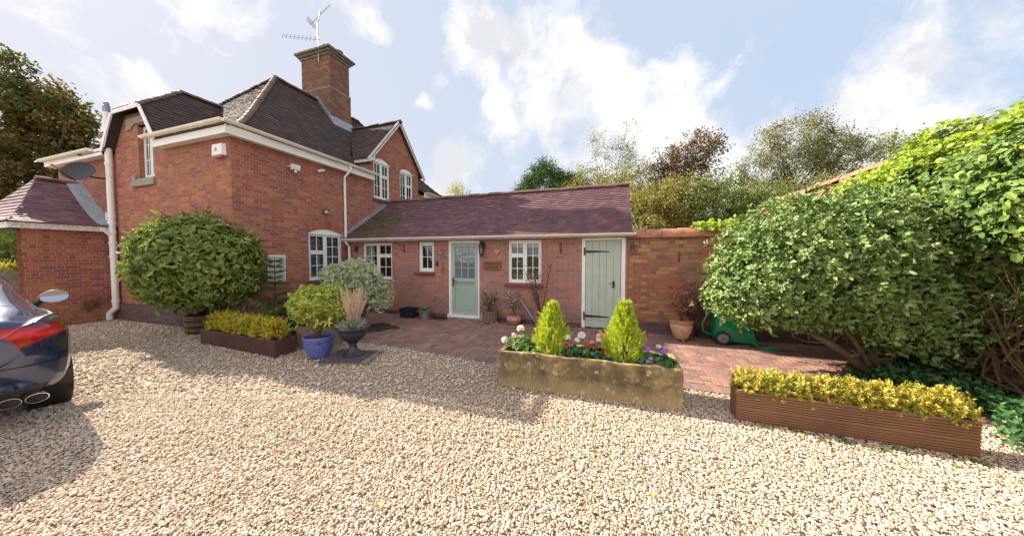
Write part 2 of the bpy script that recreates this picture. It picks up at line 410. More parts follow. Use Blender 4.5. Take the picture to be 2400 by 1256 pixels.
def pebbles():
    rng = np.random.default_rng(5)
    cy, sy = math.cos(R(18.56)), math.sin(R(18.56))
    fwd = np.array([-sy, cy]); rt = np.array([cy, sy])
    def zone(d0, d1, dens, s):
        hw = 2.3
        n = int((d1*d1 - d0*d0) * hw * dens)
        d = np.sqrt(rng.random(n) * (d1*d1 - d0*d0) + d0*d0)
        x = d * rng.uniform(-hw, hw, n)
        P = d[:, None] * fwd + x[:, None] * rt
        return P, s * np.exp(rng.normal(size=n) * .36).clip(.45, 2.3)
    Z = [zone(.7, 2.2, 7600, .0064), zone(2.2, 3.4, 5200, .0073), zone(3.4, 9.0, 1150, .0105)]
    P = np.concatenate([z[0] for z in Z]); s = np.concatenate([z[1] for z in Z])
    keep = (P[:, 1] < np.where(P[:, 0] < -5.5, 3.95, 4.045 + np.maximum(0, -1.0 - P[:, 0]) * .105)) & (P[:, 1] > -3.2) & (P[:, 0] < 5.2) & (P[:, 0] > -11.9)
    keep &= ~((P[:, 0] > -1.33) & (P[:, 0] < .66) & (P[:, 1] > 3.5) & (P[:, 1] < 3.9)) & ~((P[:, 0] < -7.5) & (P[:, 1] > 4.05))
    P = P[keep]; s = s[keep]; n = len(P)
    ph = (1 + 5 ** .5) / 2
    ico = np.array([(-1,ph,0),(1,ph,0),(-1,-ph,0),(1,-ph,0),(0,-1,ph),(0,1,ph),(0,-1,-ph),(0,1,-ph),(ph,0,-1),(ph,0,1),(-ph,0,-1),(-ph,0,1)]) / math.sqrt(1 + ph*ph)
    fc = np.array([(0,11,5),(0,5,1),(0,1,7),(0,7,10),(0,10,11),(1,5,9),(5,11,4),(11,10,2),(10,7,6),(7,1,8),(3,9,4),(3,4,2),(3,2,6),(3,6,8),(3,8,9),(4,9,5),(2,4,11),(6,2,10),(8,6,7),(9,8,1)])
    V = np.repeat(ico[None], n, 0) * (1 + .16 * rng.normal(size=(n, 12, 1)).clip(-1.5, 1.5))
    V = V * np.stack([s * rng.uniform(.9, 1.5, n), s * rng.uniform(.7, 1.1, n), s * rng.uniform(.45, .85, n)], 1)[:, None]
    a = rng.random(n) * 2 * PI; tl = rng.normal(size=n) * .35
    ct, st = np.cos(tl)[:, None], np.sin(tl)[:, None]
    y, z = V[..., 1] * ct - V[..., 2] * st, V[..., 1] * st + V[..., 2] * ct
    ca, sa = np.cos(a)[:, None], np.sin(a)[:, None]
    X = V[..., 0] * ca - y * sa; Y = V[..., 0] * sa + y * ca
    V = np.stack([X + P[:, :1], Y + P[:, 1:2], z + (rng.random(n) * .011 - .003)[:, None]], -1)
    F = (np.arange(n)[:, None, None] * 12 + fc[None]).reshape(-1, 3)
    o = fastmesh('gravel', V.reshape(-1, 3), F, np.repeat(rng.random(n), 20), M['pebble'], None, True)
    tag(o, 'pale beige and cream loose pea gravel covering the drive', 'gravel', kind='stuff')
def dirt(t, c, co):
    c = t.mix(t.rng(t.noise(co, .9, 5, .6), .46, .70, 0, .32), c, (.36, .27, .18))
    return t.mix(t.rng(t.noise(co, 3.5, 4, .6), .54, .74, 0, .25), c, (.30, .22, .14))
M['pebble'] = facecol('pebble', [(0, (.57,.43,.32)), (.14, (.65,.52,.40)), (.3, (.54,.40,.29)), (.42, (.68,.56,.45)), (.55, (.60,.44,.32)), (.66, (.50,.40,.31)), (.76, (.65,.53,.42)), (.86, (.57,.39,.27)), (.95, (.72,.63,.54)), (.99, (.34,.30,.27))], .75, fine=90, interp='CONSTANT', extra=dirt)
pebbles()

# brick patio: herringbone field with a soldier-course edge, every paver a face block in one paving mesh
def patio():
    rng = random.Random(3)
    mb = MB(); L, Wb, g = .205, .1025, .004
    y0 = lambda x: 4.05 + max(0, -1.0 - x) * .105
    edge = MB()
    x = -5.5
    while x < 4.6:
        ya = y0(x + .05); h = rng.uniform(0, .004)
        mb.box(x + g, x + Wb - g*.5, ya, ya + L, -.05, .006 + h, r=rng.random() * .5 + .25); x += Wb
    # herringbone at 45 degrees laid on a grid of L x W pairs
    c45 = math.cos(R(45)); N = 100
    for i in range(-N, N):
        for j in range(-N, N):
            k = (i - j) % 4
            if k == 0: a0, b0, a1, b1 = i*Wb, j*Wb, (i+2)*Wb, (j+1)*Wb
            elif k == 3: a0, b0, a1, b1 = i*Wb, j*Wb, (i+1)*Wb, (j+2)*Wb
            else: continue
            ca, cb = (a0+a1)/2, (b0+b1)/2
            # axis: the joints run along X and Y
            cx, cy_ = ca, 5.4 + cb
            if not (-7.4 < cx < 4.3 and y0(cx) + L + .03 < 5.4 + b1 and cy_ < 6.85): continue
            h = rng.uniform(0, .005); gg = g
            mb.box(a0 + gg, a1 - gg, max(5.4 + b0 + gg, y0(cx) + L + gg), 5.4 + b1 - gg, -.05, .004 + h, r=rng.random())
    o = mb.build('patio_paving', M['paver'], bevel=.003); tag(o, kind='structure')
def pavextra(t, c, co):
    n = t.noise(co, 2.2, 5, .6); c = t.mix(t.rng(n, .45, .75, 0, .5), c, (.11, .075, .05))
    return t.mix(t.rng(t.noise(co, 18, 4, .7), .62, .75, 0, .35), c, (.11, .10, .06))
M['paver'] = facecol('paver', [(0, (.27,.135,.115)), (.18, (.33,.17,.135)), (.34, (.22,.125,.12)), (.5, (.35,.19,.14)), (.64, (.18,.115,.12)), (.76, (.29,.15,.125)), (.88, (.38,.22,.165)), (1, (.15,.105,.12))], .8, fine=45, bump=.003, extra=pavextra)
m_, t, p = mat('patio_joint')
co = t.new('ShaderNodeTexCoord').outputs['Object']
xz = t.xyz(co)
k = t.m('MULTIPLY', t.rng(t.noise(co, 1.3, 4, .6), .38, .58), t.rng(t.vm('DISTANCE', co, (-3.9, 5.1, 0)), 3.2, .6, .25, 1.))
t.put(p.inputs['Base Color'], t.mix(k, (.06, .045, .03), (.10, .125, .02))); p.inputs['Roughness'].default_value = .95
mb = MB(); mb.face([(-7.5, 4.72, 0), (-1.0, 4.05, 0), (4.6, 4.05, 0), (4.6, 7.0, 0), (-7.5, 7.0, 0)], .5)
tag(mb.build('patio_joint_sand', m_), kind='structure')
patio()
mb = MB(); rr = random.Random(9)
mb.face([(-7.5, 3.9, .012), (-5.35, 3.9, .012), (-4.95, 4.72, .012), (-5.6, 5.7, .012), (-7.5, 5.6, .012)], .5); mb.face([(-5.0+.42*math.cos(a)*(1+.18*math.sin(3*a+1)+.1*math.sin(7*a)), 5.38+.36*math.sin(a)*(1+.2*math.sin(4*a)+.1*math.cos(9*a)), .014) for a in np.linspace(0, 2*PI, 40, endpoint=False)], .5)
tag(mb.build('soil_bed', M['soil']), kind='structure')

# ================================================================== WALL / WINDOW / ROOF HELPERS
def Wy(Y): return lambda u, d, z: (u, Y + d, z)          # wall facing -Y
def Wx(X): return lambda u, d, z: (X - d, u, z)          # wall facing +X
def wall(mb, u0, u1, z0, z1, holes, depth=.11, thick=.24):
    us = sorted({u0, u1, *[h[0] for h in holes], *[h[1] for h in holes]}); us = [u for u in us if u0 <= u <= u1]
    zs = sorted({z0, z1, *[min(h[3], z1) for h in holes], *[max(h[2], z0) for h in holes]})
    for a, b in zip(us, us[1:]):
        for c, d in zip(zs, zs[1:]):
            mu, mz = (a+b)/2, (c+d)/2
            if any(h[0] < mu < h[1] and h[2] < mz < h[3] for h in holes): continue
            mb.face([(a,0,c),(b,0,c),(b,0,d),(a,0,d)], .5); mb.face([(a,thick,c),(a,thick,d),(b,thick,d),(b,thick,c)], .5)
    for h in holes:
        a, b, c, d = h[:4]; c = max(c, z0); T = thick
        mb.face([(a,0,c),(a,0,d),(a,T,d),(a,T,c)], .5); mb.face([(b,0,c),(b,T,c),(b,T,d),(b,0,d)], .5)
        if d < z1: mb.face([(a,0,d),(b,0,d),(b,T,d),(a,T,d)], .5)
        mb.face([(a,0,c),(a,T,c),(b,T,c),(b,0,c)], .5)
        if len(h) > 4:   # segmental arch: fill the corners above the curve
            rise = h[4]; n = 8
            for i in range(n):
                ua, ub = a + (b-a)*i/n, a + (b-a)*(i+1)/n
                za = d - rise + rise * (1 - (2*i/n - 1)**2); zb = d - rise + rise * (1 - (2*(i+1)/n - 1)**2)
                mb.face([(ua,0,za),(ub,0,zb),(ub,0,d),(ua,0,d)], .5); mb.face([(ua,0,za),(ua,.1,za),(ub,.1,zb),(ub,0,zb)], .5)
    return mb
def arcz(u, a, b, d, rise): k = 2*(u-a)/(b-a) - 1; return d - rise + rise * (1 - k*k)
def window(parent, mp, u0, u1, z0, z1, lights, d=.07, arch=0, sill=None, blind=False, curtain=None, mt='white', ft=.045, deep=False):
    """lights: (fu0, fu1, fz0, fz1, cols, rows) in fractions of the frame opening"""
    F = MB(mp); zt = z1 - arch
    F.box(u0, u0+ft, d, d+.06, z0, zt); F.box(u1-ft, u1, d, d+.06, z0, zt)
    F.box(u0+ft, u1-ft, d-.002, d+.06, z0, z0+ft); F.box(u0+ft, u1-ft, d-.002, d+.06, zt-ft, zt)
    if arch:
        n = 10
        for i in range(n):
            a, b = u0 + (u1-u0)*i/n, u0 + (u1-u0)*(i+1)/n
            za, zb = arcz(a, u0, u1, z1, arch), arcz(b, u0, u1, z1, arch)
            F.hexa([(a,d-.03,zt),(b,d-.03,zt),(b,d+.06,zt),(a,d+.06,zt),(a,d-.03,za),(b,d-.03,zb),(b,d+.06,zb),(a,d+.06,za)])
        F.box(u0-.02, u1+.02, d-.045, d-.03, zt-.03, zt)
    iu0, iu1, iz0, iz1 = u0+ft, u1-ft, z0+ft, zt-ft
    edges = sorted({l[1] for l in lights if 0 < l[1] < 1})
    for e in edges:
        x = iu0 + (iu1-iu0)*e; F.box(x-.014, x+.014, d+.004, d+.058, iz0, iz1)
    for l in lights:
        if 0 < l[2] < 1:
            z = iz0 + (iz1-iz0)*l[2]; a = iu0+(iu1-iu0)*l[0]; b = iu0+(iu1-iu0)*l[1]; F.box(a+.014, b-.014, d+.006, d+.057, z-.014, z+.014)
    f = F.build('window', M[mt], parent, bevel=.003)
    st = .036
    for l in lights:
        a = iu0+(iu1-iu0)*l[0] + (.014 if l[0] > 0 else 0); b = iu0+(iu1-iu0)*l[1] - (.014 if l[1] < 1 else 0)
        c = iz0+(iz1-iz0)*l[2] + (.014 if l[2] > 0 else 0); e = iz0+(iz1-iz0)*l[3] - (.014 if l[3] < 1 else 0)
        C = MB(mp); dd = d + .008
        C.box(a, a+st, dd-.012, dd+.03, c, e); C.box(b-st, b, dd-.012, dd+.03, c, e)
        C.box(a+st, b-st, dd-.012, dd+.03, c, c+st); C.box(a+st, b-st, dd-.012, dd+.03, e-st, e)
        for i in range(1, l[4]):
            x = a+st + (b-a-2*st)*i/l[4]; C.box(x-.009, x+.009, dd, dd+.028, c+st, e-st)
        for i in range(1, l[5]):
            z = c+st + (e-c-2*st)*i/l[5]; C.box(a+st, b-st, dd+.002, dd+.026, z-.009, z+.009)
        C.build('casement', M[mt], f, bevel=.002)
        G = MB(mp); G.face([(a+st*.5, dd+.012, c+st*.5), (b-st*.5, dd+.012, c+st*.5), (b-st*.5, dd+.012, e-st*.5), (a+st*.5, dd+.012, e-st*.5)])
        G.build('pane', M['glass'], f)
    if blind:
        B = MB(mp); z = z0 + .08
        while z < zt - .05:
            B.hexa([(u0+.06,d+.09,z),(u1-.06,d+.09,z),(u1-.06,d+.115,z+.014),(u0+.06,d+.115,z+.014),(u0+.06,d+.09,z+.003),(u1-.06,d+.09,z+.003),(u1-.06,d+.115,z+.017),(u0+.06,d+.115,z+.017)]); z += .033
        B.build('blind', M['blind'], f)
    if curtain:
        for a, b, c, e in curtain:
            K = MB(mp); n = 14
            for i in range(n):
                x0_, x1_ = a+(b-a)*i/n, a+(b-a)*(i+1)/n; q0, q1 = .10 + .02*(i % 2), .10 + .02*((i+1) % 2)
                K.face([(x0_,d+q0,c),(x1_,d+q1,c),(x1_,d+q1,e),(x0_,d+q0,e)])
            K.build('curtain', M['curtain'], f)
    if sill:
        s0, s1, sz0, sz1, out, mm = sill
        K = MB(mp); K.hexa([(s0,-out,sz0),(s1,-out,sz0),(s1,d+.02,sz0),(s0,d+.02,sz0),(s0,-out,sz1-.02),(s1,-out,sz1-.02),(s1,d+.02,sz1),(s0,d+.02,sz1)])
        K.build('sill', M[mm], f, bevel=.004)
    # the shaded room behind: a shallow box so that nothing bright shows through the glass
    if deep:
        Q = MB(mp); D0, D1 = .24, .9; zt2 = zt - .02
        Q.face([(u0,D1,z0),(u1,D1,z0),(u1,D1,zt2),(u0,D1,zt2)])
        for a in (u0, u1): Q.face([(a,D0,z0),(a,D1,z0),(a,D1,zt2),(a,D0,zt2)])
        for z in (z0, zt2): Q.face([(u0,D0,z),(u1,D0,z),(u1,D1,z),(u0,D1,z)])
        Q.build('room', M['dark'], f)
    return f
LEFTFULL = [(0, .5, 0, 1, 2, 3), (.5, 1, 0, .66, 2, 2), (.5, 1, .66, 1, 2, 1)]
RIGHTFULL = [(0, .5, 0, .66, 2, 2), (0, .5, .66, 1, 2, 1), (.5, 1, 0, 1, 2, 3)]

def tiles(mb, org, U, Nn, prof, umin, umax, gauge=.10, tw=.165, seed=1, thick=.017, underlay=True):
    """org: point on the eave line; U unit along the eave; Nn unit horizontal inward; prof [(d,h)]; umin/umax(d) clip"""
    rg = random.Random(seed)
    org, U, Nn = Vector(org), Vector(U), Vector(Nn); Z = Vector((0, 0, 1))
    seg = [(prof[i], prof[i+1], math.hypot(prof[i+1][0]-prof[i][0], prof[i+1][1]-prof[i][1])) for i in range(len(prof)-1)]
    tot = sum(s[2] for s in seg)
    def at(s):
        s = max(0, s)
        for a, b, l in seg:
            if s <= l + 1e-9: k = s / l; return a[0]+(b[0]-a[0])*k, a[1]+(b[1]-a[1])*k, Vector((-(b[1]-a[1])/l, (b[0]-a[0])/l))
            s -= l
        a, b, l = seg[-1]; return b[0], b[1], Vector((-(b[1]-a[1])/l, (b[0]-a[0])/l))
    n = int(math.ceil(tot / gauge))
    for i in range(n):
        s0, s1 = i*gauge, min(tot, (i+1)*gauge + .012)
        d0, h0, n0 = at(s0); d1, h1, n1 = at(s1)
        a0, a1, b0, b1 = umin(d0), umax(d0), umin(d1), umax(d1)
        lo, hi = min(a0, b0), max(a1, b1)
        k = math.floor(lo / tw) - 1
        off = (.5 if i % 2 else 0) * tw
        wavy = .004 * math.sin(i * .9)
        while k * tw + off < hi:
            x0, x1 = k*tw + off + rg.uniform(.0005, .002), (k+1)*tw + off - rg.uniform(.0005, .002); k += 1
            l0, r0 = max(x0, a0), min(x1, a1); l1, r1 = max(x0, b0), min(x1, b1)
            if r0 - l0 < .004 and r1 - l1 < .004: continue
            if r0 < l0: l0 = r0 = min(max(l0, l1), r1)
            if r1 < l1: l1 = r1 = min(max(l1, l0), r0)
            e0 = thick + rg.uniform(-.002, .006); e1 = .002; jj = rg.uniform(-.003, .003)
            def pt(u, d, h, nn, e): return org + U*u + Nn*(d + nn.x*e) + Z*(h + nn.y*e)
            ds = jj
            A = pt(l0, d0, h0, n0, e0); B = pt(r0, d0, h0, n0, e0 + rg.uniform(-.002, .002)); C_ = pt(r1, d1, h1, n1, e1); D = pt(l1, d1, h1, n1, e1)
            A2 = pt(l0, d0, h0, n0, 0); B2 = pt(r0, d0, h0, n0, 0)
            r = rg.random()
            mb.face([A, B, C_, D], r); mb.face([A2, B2, B, A], r)
            mb.face([A2, A, D], r); mb.face([B, B2, C_], r)
        if underlay:
            def p0(u, d, h): return org + U*u + Nn*d + Z*(h - .006)
            mb.face([p0(a0, d0, h0), p0(a1, d0, h0), p0(b1, d1, h1), p0(b0, d1, h1)], .85)
def ridge_tiles(mb, a, b, r=.11, step=.3, seed=0, half=True, sink=.02, jit=.012):
    rg = random.Random(seed); a, b = Vector(a), Vector(b); d = b - a; L = d.length; d.normalize()
    side = d.cross(Vector((0,0,1))).normalized(); up = side.cross(d); n = max(1, int(L / step))
    for i in range(n):
        p, q = a + d * L*i/n, a + d * L*(i+1)/n; r_ = rg.random(); o = up * (rg.uniform(-jit, jit) - sink); q = q - d*.006
        ra, rb = r*1.04, r*.98
        K = 8; pa = [p + o + side*math.cos(PI*j/K)*ra + up*math.sin(PI*j/K)*ra*.85 for j in range(K+1)]
        qa = [q + o + side*math.cos(PI*j/K)*rb + up*math.sin(PI*j/K)*rb*.85 for j in range(K+1)]
        for j in range(K): mb.face([pa[j], pa[j+1], qa[j+1], qa[j]], r_)
        mb.face(pa, r_); mb.face(qa[::-1], r_)
def gutter(mb, a, b, r=.06, brackets=.9):
    """half-round gutter as a solid trough with a lip, plus bracket bands"""
    a, b = Vector(a), Vector(b); d = (b-a).normalized(); L = (b-a).length; side = d.cross(Vector((0,0,1))).normalized(); Z = Vector((0,0,1)); K = 10
    def ring(p, r): return [p + side*math.cos(PI+PI*j/K)*r + Z*math.sin(PI+PI*j/K)*r for j in range(K+1)]
    A, B = ring(a, r), ring(b, r); A2, B2 = ring(a, r*.88), ring(b, r*.88)
    for j in range(K): mb.face([A[j], A[j+1], B[j+1], B[j]], .5); mb.face([A2[j], B2[j], B2[j+1], A2[j+1]], .5)
    for j in (0, K): mb.face([A[j], B[j], B2[j], A2[j]], .5)
    mb.face(A, .5); mb.face(B[::-1], .5)
    s = .3
    while s < L:
        p, q = a + d*(s-.018), a + d*(s+.018); P, Q = ring(p, r*1.1), ring(q, r*1.1)
        for j in range(K): mb.face([P[j], P[j+1], Q[j+1], Q[j]], .6)
        mb.face(P, .6); mb.face(Q[::-1], .6); s += brackets
# ================================================================== HOUSE
HX, HY = -7.5, 4.07
house = thing('brick_house', (HX, HY, 0), 'tall red brick house with hipped brown tiled roofs and a big square chimney', 'house')
PROF = [(0, 0), (.3, .13), (.6, .34), (.9, .63), (1.2, .96), (3.1, 3.25)]
EV = 4.22; XE = -7.35; YE = 3.9; DR = 2.95; YN = 13.1
def ph(d):
    for (a, b), (c, e) in zip(PROF, PROF[1:]):
        if d <= c: return b + (e-b)*(d-a)/(c-a)
    return PROF[-1][1]
PR = [q for q in PROF if q[0] < DR] + [(DR, ph(DR))]
ZR = EV + ph(DR)
# east wall (faces +X)
gw = (5.70, 6.72, .98, 2.36, .13)
E1 = (7.99, 8.76, 3.56, 4.93, .14); E2 = (9.28, 10.06, 3.45, 4.93, .14)
mbw = MB(Wx(HX)); wall(mbw, HY, 13.0, .0, 4.16, [gw, (E1[0], E1[1], E1[2], 4.16), (E2[0], E2[1], E2[2], 4.16)])
# the gable above the eave, same plane
def gz_(y): return min(6.40, 4.84 + (1.40 - abs(y - 9.15)) * 1.2)
ys = [7.92, E1[0], E1[1], 9.15, E2[0], E2[1], 10.38]
for a, b in zip(ys, ys[1:]):
    base_ = 4.93 if (a == E1[0] or a == E2[0]) else 4.16
    for k in range(4):
        p, q = a+(b-a)*k/4, a+(b-a)*(k+1)/4
        mbw.face([(p,0,base_),(q,0,base_),(q,0,gz_(q)),(p,0,gz_(p))], .5)
for a, b, c, d, rise in (E1, E2):
    for i in range(8):
        ua, ub = a + (b-a)*i/8, a + (b-a)*(i+1)/8
        za, zb = arcz(ua, a, b, d, rise), arcz(ub, a, b, d, rise)
        mbw.face([(ua,0,za),(ub,0,zb),(ub,0,d),(ua,0,d)], .5); mbw.face([(ua,0,za),(ua,.1,za),(ub,.1,zb),(ub,0,zb)], .5)
    for u in (a, b): mbw.face([(u,0,4.16),(u,.24,4.16),(u,.24,d),(u,0,d)], .5)
for y in (7.92, 10.38): mbw.face([(y,0,4.0),(y,2.3,4.0),(y,2.3,5.1),(y,0,4.84)], .5)
# south wall (faces -Y)
SW = (-10.9, -10.25, 3.50, 4.76)
mbs = MB(Wy(HY)); wall(mbs, -15.1, HX, 0, 4.2, [(SW[0], SW[1], SW[2], 4.2)])
def dz_(x): return min(5.06, 4.2 + (1.12 - abs(x + 10.9)) * 1.54 - .02)
xs = [-12.0, -11.44, SW[0], SW[1], -9.8]
for a, b in zip(xs, xs[1:]):
    base_ = SW[3] if a == SW[0] else 4.2
    for k in range(5):
        p, q = a+(b-a)*k/5, a+(b-a)*(k+1)/5
        mbs.face([(p,0,base_),(q,0,base_),(q,0,max(base_, dz_(q))),(p,0,max(base_, dz_(p)))], .5)
for u in SW[:2]: mbs.face([(u,0,4.2),(u,.24,4.2),(u,.24,SW[3]),(u,0,SW[3])], .5)
# north + west walls close the volume
mbs2 = MB(); mbs2.box(-15.1, -7.52, 12.9, 13.0, 0, 4.2, .5); mbs2.box(-15.1, -15.0, 4.1, 12.9, 0, 4.2, .5)
for q, vv_ in ((mbs, None), (mbs2, None)):
    o_ = len(mbw.v); mbw.v += q.v; mbw.f += [[i + o_ for i in f] for f in q.f]; mbw.r += q.r
mbw.build('wall', M['brick'], house)
# plinth of dark engineering brick
mb = MB(); mb.box(-12.05, HX+.03, HY-.035, HY-.001, 0, .42); mb.box(HX+.001, HX+.035, HY-.035, 6.86, 0, .30)
mb.build('plinth', M['plinth'], house, bevel=.01)
# brick arch over ground window, and soldier lintel above meter box
mb = MB(Wx(HX))
for i in range(15):
    a, b = 5.66 + 1.10*i/15, 5.66 + 1.10*(i+1)/15 - .008
    za, zb = arcz(a, 5.66, 6.76, 2.37, .13), arcz(b, 5.66, 6.76, 2.37, .13); sk = (i-7)/15*.10
    mb.hexa([(a,-.004,za),(b,-.004,zb),(b,.05,zb),(a,.05,za),(a+sk,-.004,za+.20),(b+sk,-.004,zb+.20),(b+sk,.05,zb+.2),(a+sk,.05,za+.2)])
M['archbrick'] = facecol('arch_brick', [(0, (.34,.10,.055)), (.3, (.42,.16,.07)), (.6, (.28,.085,.06)), (1, (.38,.13,.06))], .85, fine=50)
mb.build('brick_arch', M['archbrick'], house)
# roofs
mb = MB()
# east slope minus nothing; gable roof sits over it
def gw_(d): return min(1.24, max(0, 1.4 - (EV + ph(d) - 4.79) / 1.2))
def dw_(d): return min(1.09, max(0, 1.1 - (EV + ph(d) - 4.26) / 1.536))
tiles(mb, (XE, 0, EV), (0,1,0), (-1,0,0), PR, lambda d: YE+d, lambda d: 9.15-gw_(d), seed=2)
tiles(mb, (XE, 0, EV), (0,1,0), (-1,0,0), PR, lambda d: 9.15+gw_(d), lambda d: YN-d, seed=12)
# south slope
tiles(mb, (0, YE, EV), (1,0,0), (0,1,0), PR, lambda d: -13.25+d, lambda d: max(-13.25+d, -10.9-dw_(d)), seed=3)
tiles(mb, (0, YE, EV), (1,0,0), (0,1,0), PR, lambda d: -10.9+dw_(d), lambda d: XE-d, seed=13)
# west + north slopes (plain courses, seen from elsewhere)
tiles(mb, (-13.25, 0, EV), (0,1,0), (1,0,0), PR, lambda d: YE+d, lambda d: YN-d, seed=4, tw=.5, gauge=.2)
tiles(mb, (0, YN, EV), (1,0,0), (0,-1,0), PR, lambda d: -13.25+d, lambda d: XE-d, seed=5, gauge=.1)
# east gable roof
gp = [(0, 0), (1.40, 1.68)]
gd = lambda d: -9.62 - .05
tiles(mb, (0, 7.75, 4.79), (1,0,0), (0,1,0), gp, lambda d: -8.1 - d*1.12, lambda d: XE+.02, seed=6)
tiles(mb, (0, 10.55, 4.79), (1,0,0), (0,-1,0), gp, lambda d: -8.1 - d*1.12, lambda d: XE+.02, seed=7)
# south jerkinhead dormer roof: centre x=-10.9
dp = [(0, 0), (1.10, 1.69)]
def yback(d):   # where the main slope reaches this height
    z = 4.26 + d*1.536; dd = 0
    while dd < 2.9 and EV + ph(dd) < z: dd += .02
    return YE + dd + .06
def yfront(d): return 3.90 if d < .56 else 3.90 + (d-.56)*1.85
tiles(mb, (-9.8, 0, 4.26), (0,1,0), (-1,0,0), dp, yfront, yback, seed=8)
tiles(mb, (-12.0, 0, 4.26), (0,1,0), (1,0,0), dp, yfront, yback, seed=9)
hp = [(0, 0), (1.0, .83)]
tiles(mb, (-10.9, 3.88, 5.12), (1,0,0), (0,1,0), hp, lambda d: -.54 + d*.54, lambda d: .54 - d*.54, seed=10)
# low lean-to roof to the far left
mb.face([(-15.3, 3.9, 4.33), (-12.2, 3.9, 4.33), (-12.2, 8, 4.75), (-15.3, 8, 4.75)], .4)
roof = mb.build('roof', M['tile'], house)
mb = MB()
ridge_tiles(mb, (-10.3, YE+DR-.02, ZR+.02), (-10.3, YN-DR, ZR+.02), seed=1)
for k, (dx, dy, X0, Y0) in enumerate(((-1, 1, XE, YE), (1, 1, -13.25, YE), (-1, -1, XE, YN), (1, -1, -13.25, YN))):
    dd = [0, .3, .6, .9, 1.2, 2.1, DR]
    for a, b in zip(dd, dd[1:]): ridge_tiles(mb, (X0+dx*a, Y0+dy*a, EV+ph(a)+.015), (X0+dx*b, Y0+dy*b, EV+ph(b)+.015), r=.075, step=.11, seed=k, jit=.008, sink=.01)
ridge_tiles(mb, (XE+.03, 9.15, 6.49), (-9.66, 9.15, 6.49), seed=3, r=.095)
ridge_tiles(mb, (-10.9, 4.86, 5.96), (-10.9, 5.8, 5.96), seed=4, r=.095)
ridge_tiles(mb, (-11.44, 3.9, 5.12), (-10.9, 4.86, 5.96), seed=5, r=.07, step=.12)
ridge_tiles(mb, (-10.36, 3.9, 5.12), (-10.9, 4.86, 5.96), seed=5, r=.07, step=.12)
mb.build('ridge', M['ridge'], roof)
# fascias, soffits, barge boards
mb = MB()
mb.box(-9.86, XE+.03, YE+.0, YE+.03, EV-.15, EV+.02); mb.box(XE, XE+.03, YE+.03, 7.86, EV-.15, EV+.02)
mb.box(-9.84, XE, YE+.03, HY-.002, EV-.14, EV-.12); mb.box(HX+.002, XE, HY-.002, 7.86, EV-.14, EV-.12)
mb.build('fascia', M['white'], house, bevel=.004)
mb = MB(); mb.box(XE, XE+.03, 10.56, YN, EV-.2, EV); mb.box(HX+.002, XE, 10.56, YN, EV-.16, EV-.13); mb.build('fascia', M['white'], house, bevel=.004)
mb = MB(); mb.box(-15.3, -12.15, YE, YE+.03, EV-.08, EV+.10); mb.box(-15.3, -12.15, YE+.03, HY-.002, EV-.08, EV-.06)
mb.build('fascia', M['white'], house, bevel=.004)
mb = MB()
def board(p, q, wd, y0, y1, ax='y'):
    p, q = Vector(p), Vector(q); n = Vector((-(q-p).y, (q-p).x)).normalized() * wd
    P = [p, q, q+n, p+n]
    if ax == 'y': mb.hexa([(P[0].x,y0,P[0].y),(P[1].x,y0,P[1].y),(P[1].x,y1,P[1].y),(P[0].x,y1,P[0].y),(P[3].x,y0,P[3].y),(P[2].x,y0,P[2].y),(P[2].x,y1,P[2].y),(P[3].x,y1,P[3].y)])
    else: mb.hexa([(y0,P[0].x,P[0].y),(y0,P[1].x,P[1].y),(y1,P[1].x,P[1].y),(y1,P[0].x,P[0].y),(y0,P[3].x,P[3].y),(y0,P[2].x,P[2].y),(y1,P[2].x,P[2].y),(y1,P[3].x,P[3].y)])
board((-12.02, 4.20), (-11.47, 5.03), .09, 3.86, 3.885); board((-11.47, 5.03), (-10.33, 5.03), .09, 3.862, 3.887); board((-10.33, 5.03), (-9.78, 4.20), .09, 3.86, 3.885)
mb.build('barge_board', M['white'], house, bevel=.003)
mb = MB()
board((7.72, 4.66), (9.15, 6.37), .13, XE-.02, XE+.012, 'x'); board((9.15, 6.37), (10.58, 4.66), .13, XE-.021, XE+.011, 'x')
board((7.66, 4.62), (7.92, 4.78), .12, XE-.022, XE+.014, 'x')
mb.box(-8.1, XE-.03, 7.78, 7.81, 4.68, 4.78)
mb.build('barge_board', M['board'], house, bevel=.003)
# gutters
mb = MB(); gutter(mb, (-10.12, YE-.07, EV+.09), (XE+.10, YE-.07, EV+.09)); gutter(mb, (XE+.10, YE-.07, EV+.09), (XE+.10, 7.95, EV+.06)); mb.build('gutter', M['cream'], house)
mb = MB(); gutter(mb, (-15.3, YE-.055, EV+.10), (-12.5, YE-.055, EV+.10)); mb.build('gutter', M['cream'], house)
mb = MB(); gutter(mb, (XE+.1, 10.6, EV+.02), (XE+.1, YN, EV+.02))
mb.build('gutter', M['cream'], house, smooth=False)
# downpipe on the east wall
mb = MB(); mb.tube([(XE+.08, 6.86, EV+.03), (XE+.08, 6.86, EV-.10), (HX+.06, 6.80, EV-.30), (HX+.06, 6.80, EV-.45), (HX+.06, 6.80, 2.10)], .034, 10)
for z in (3.7, 3.0, 2.35): mb.tube([(HX+.06, 6.80, z-.02), (HX+.06, 6.80, z+.02)], .042, 10)
mb.build('downpipe', M['white'], house, smooth='auto')
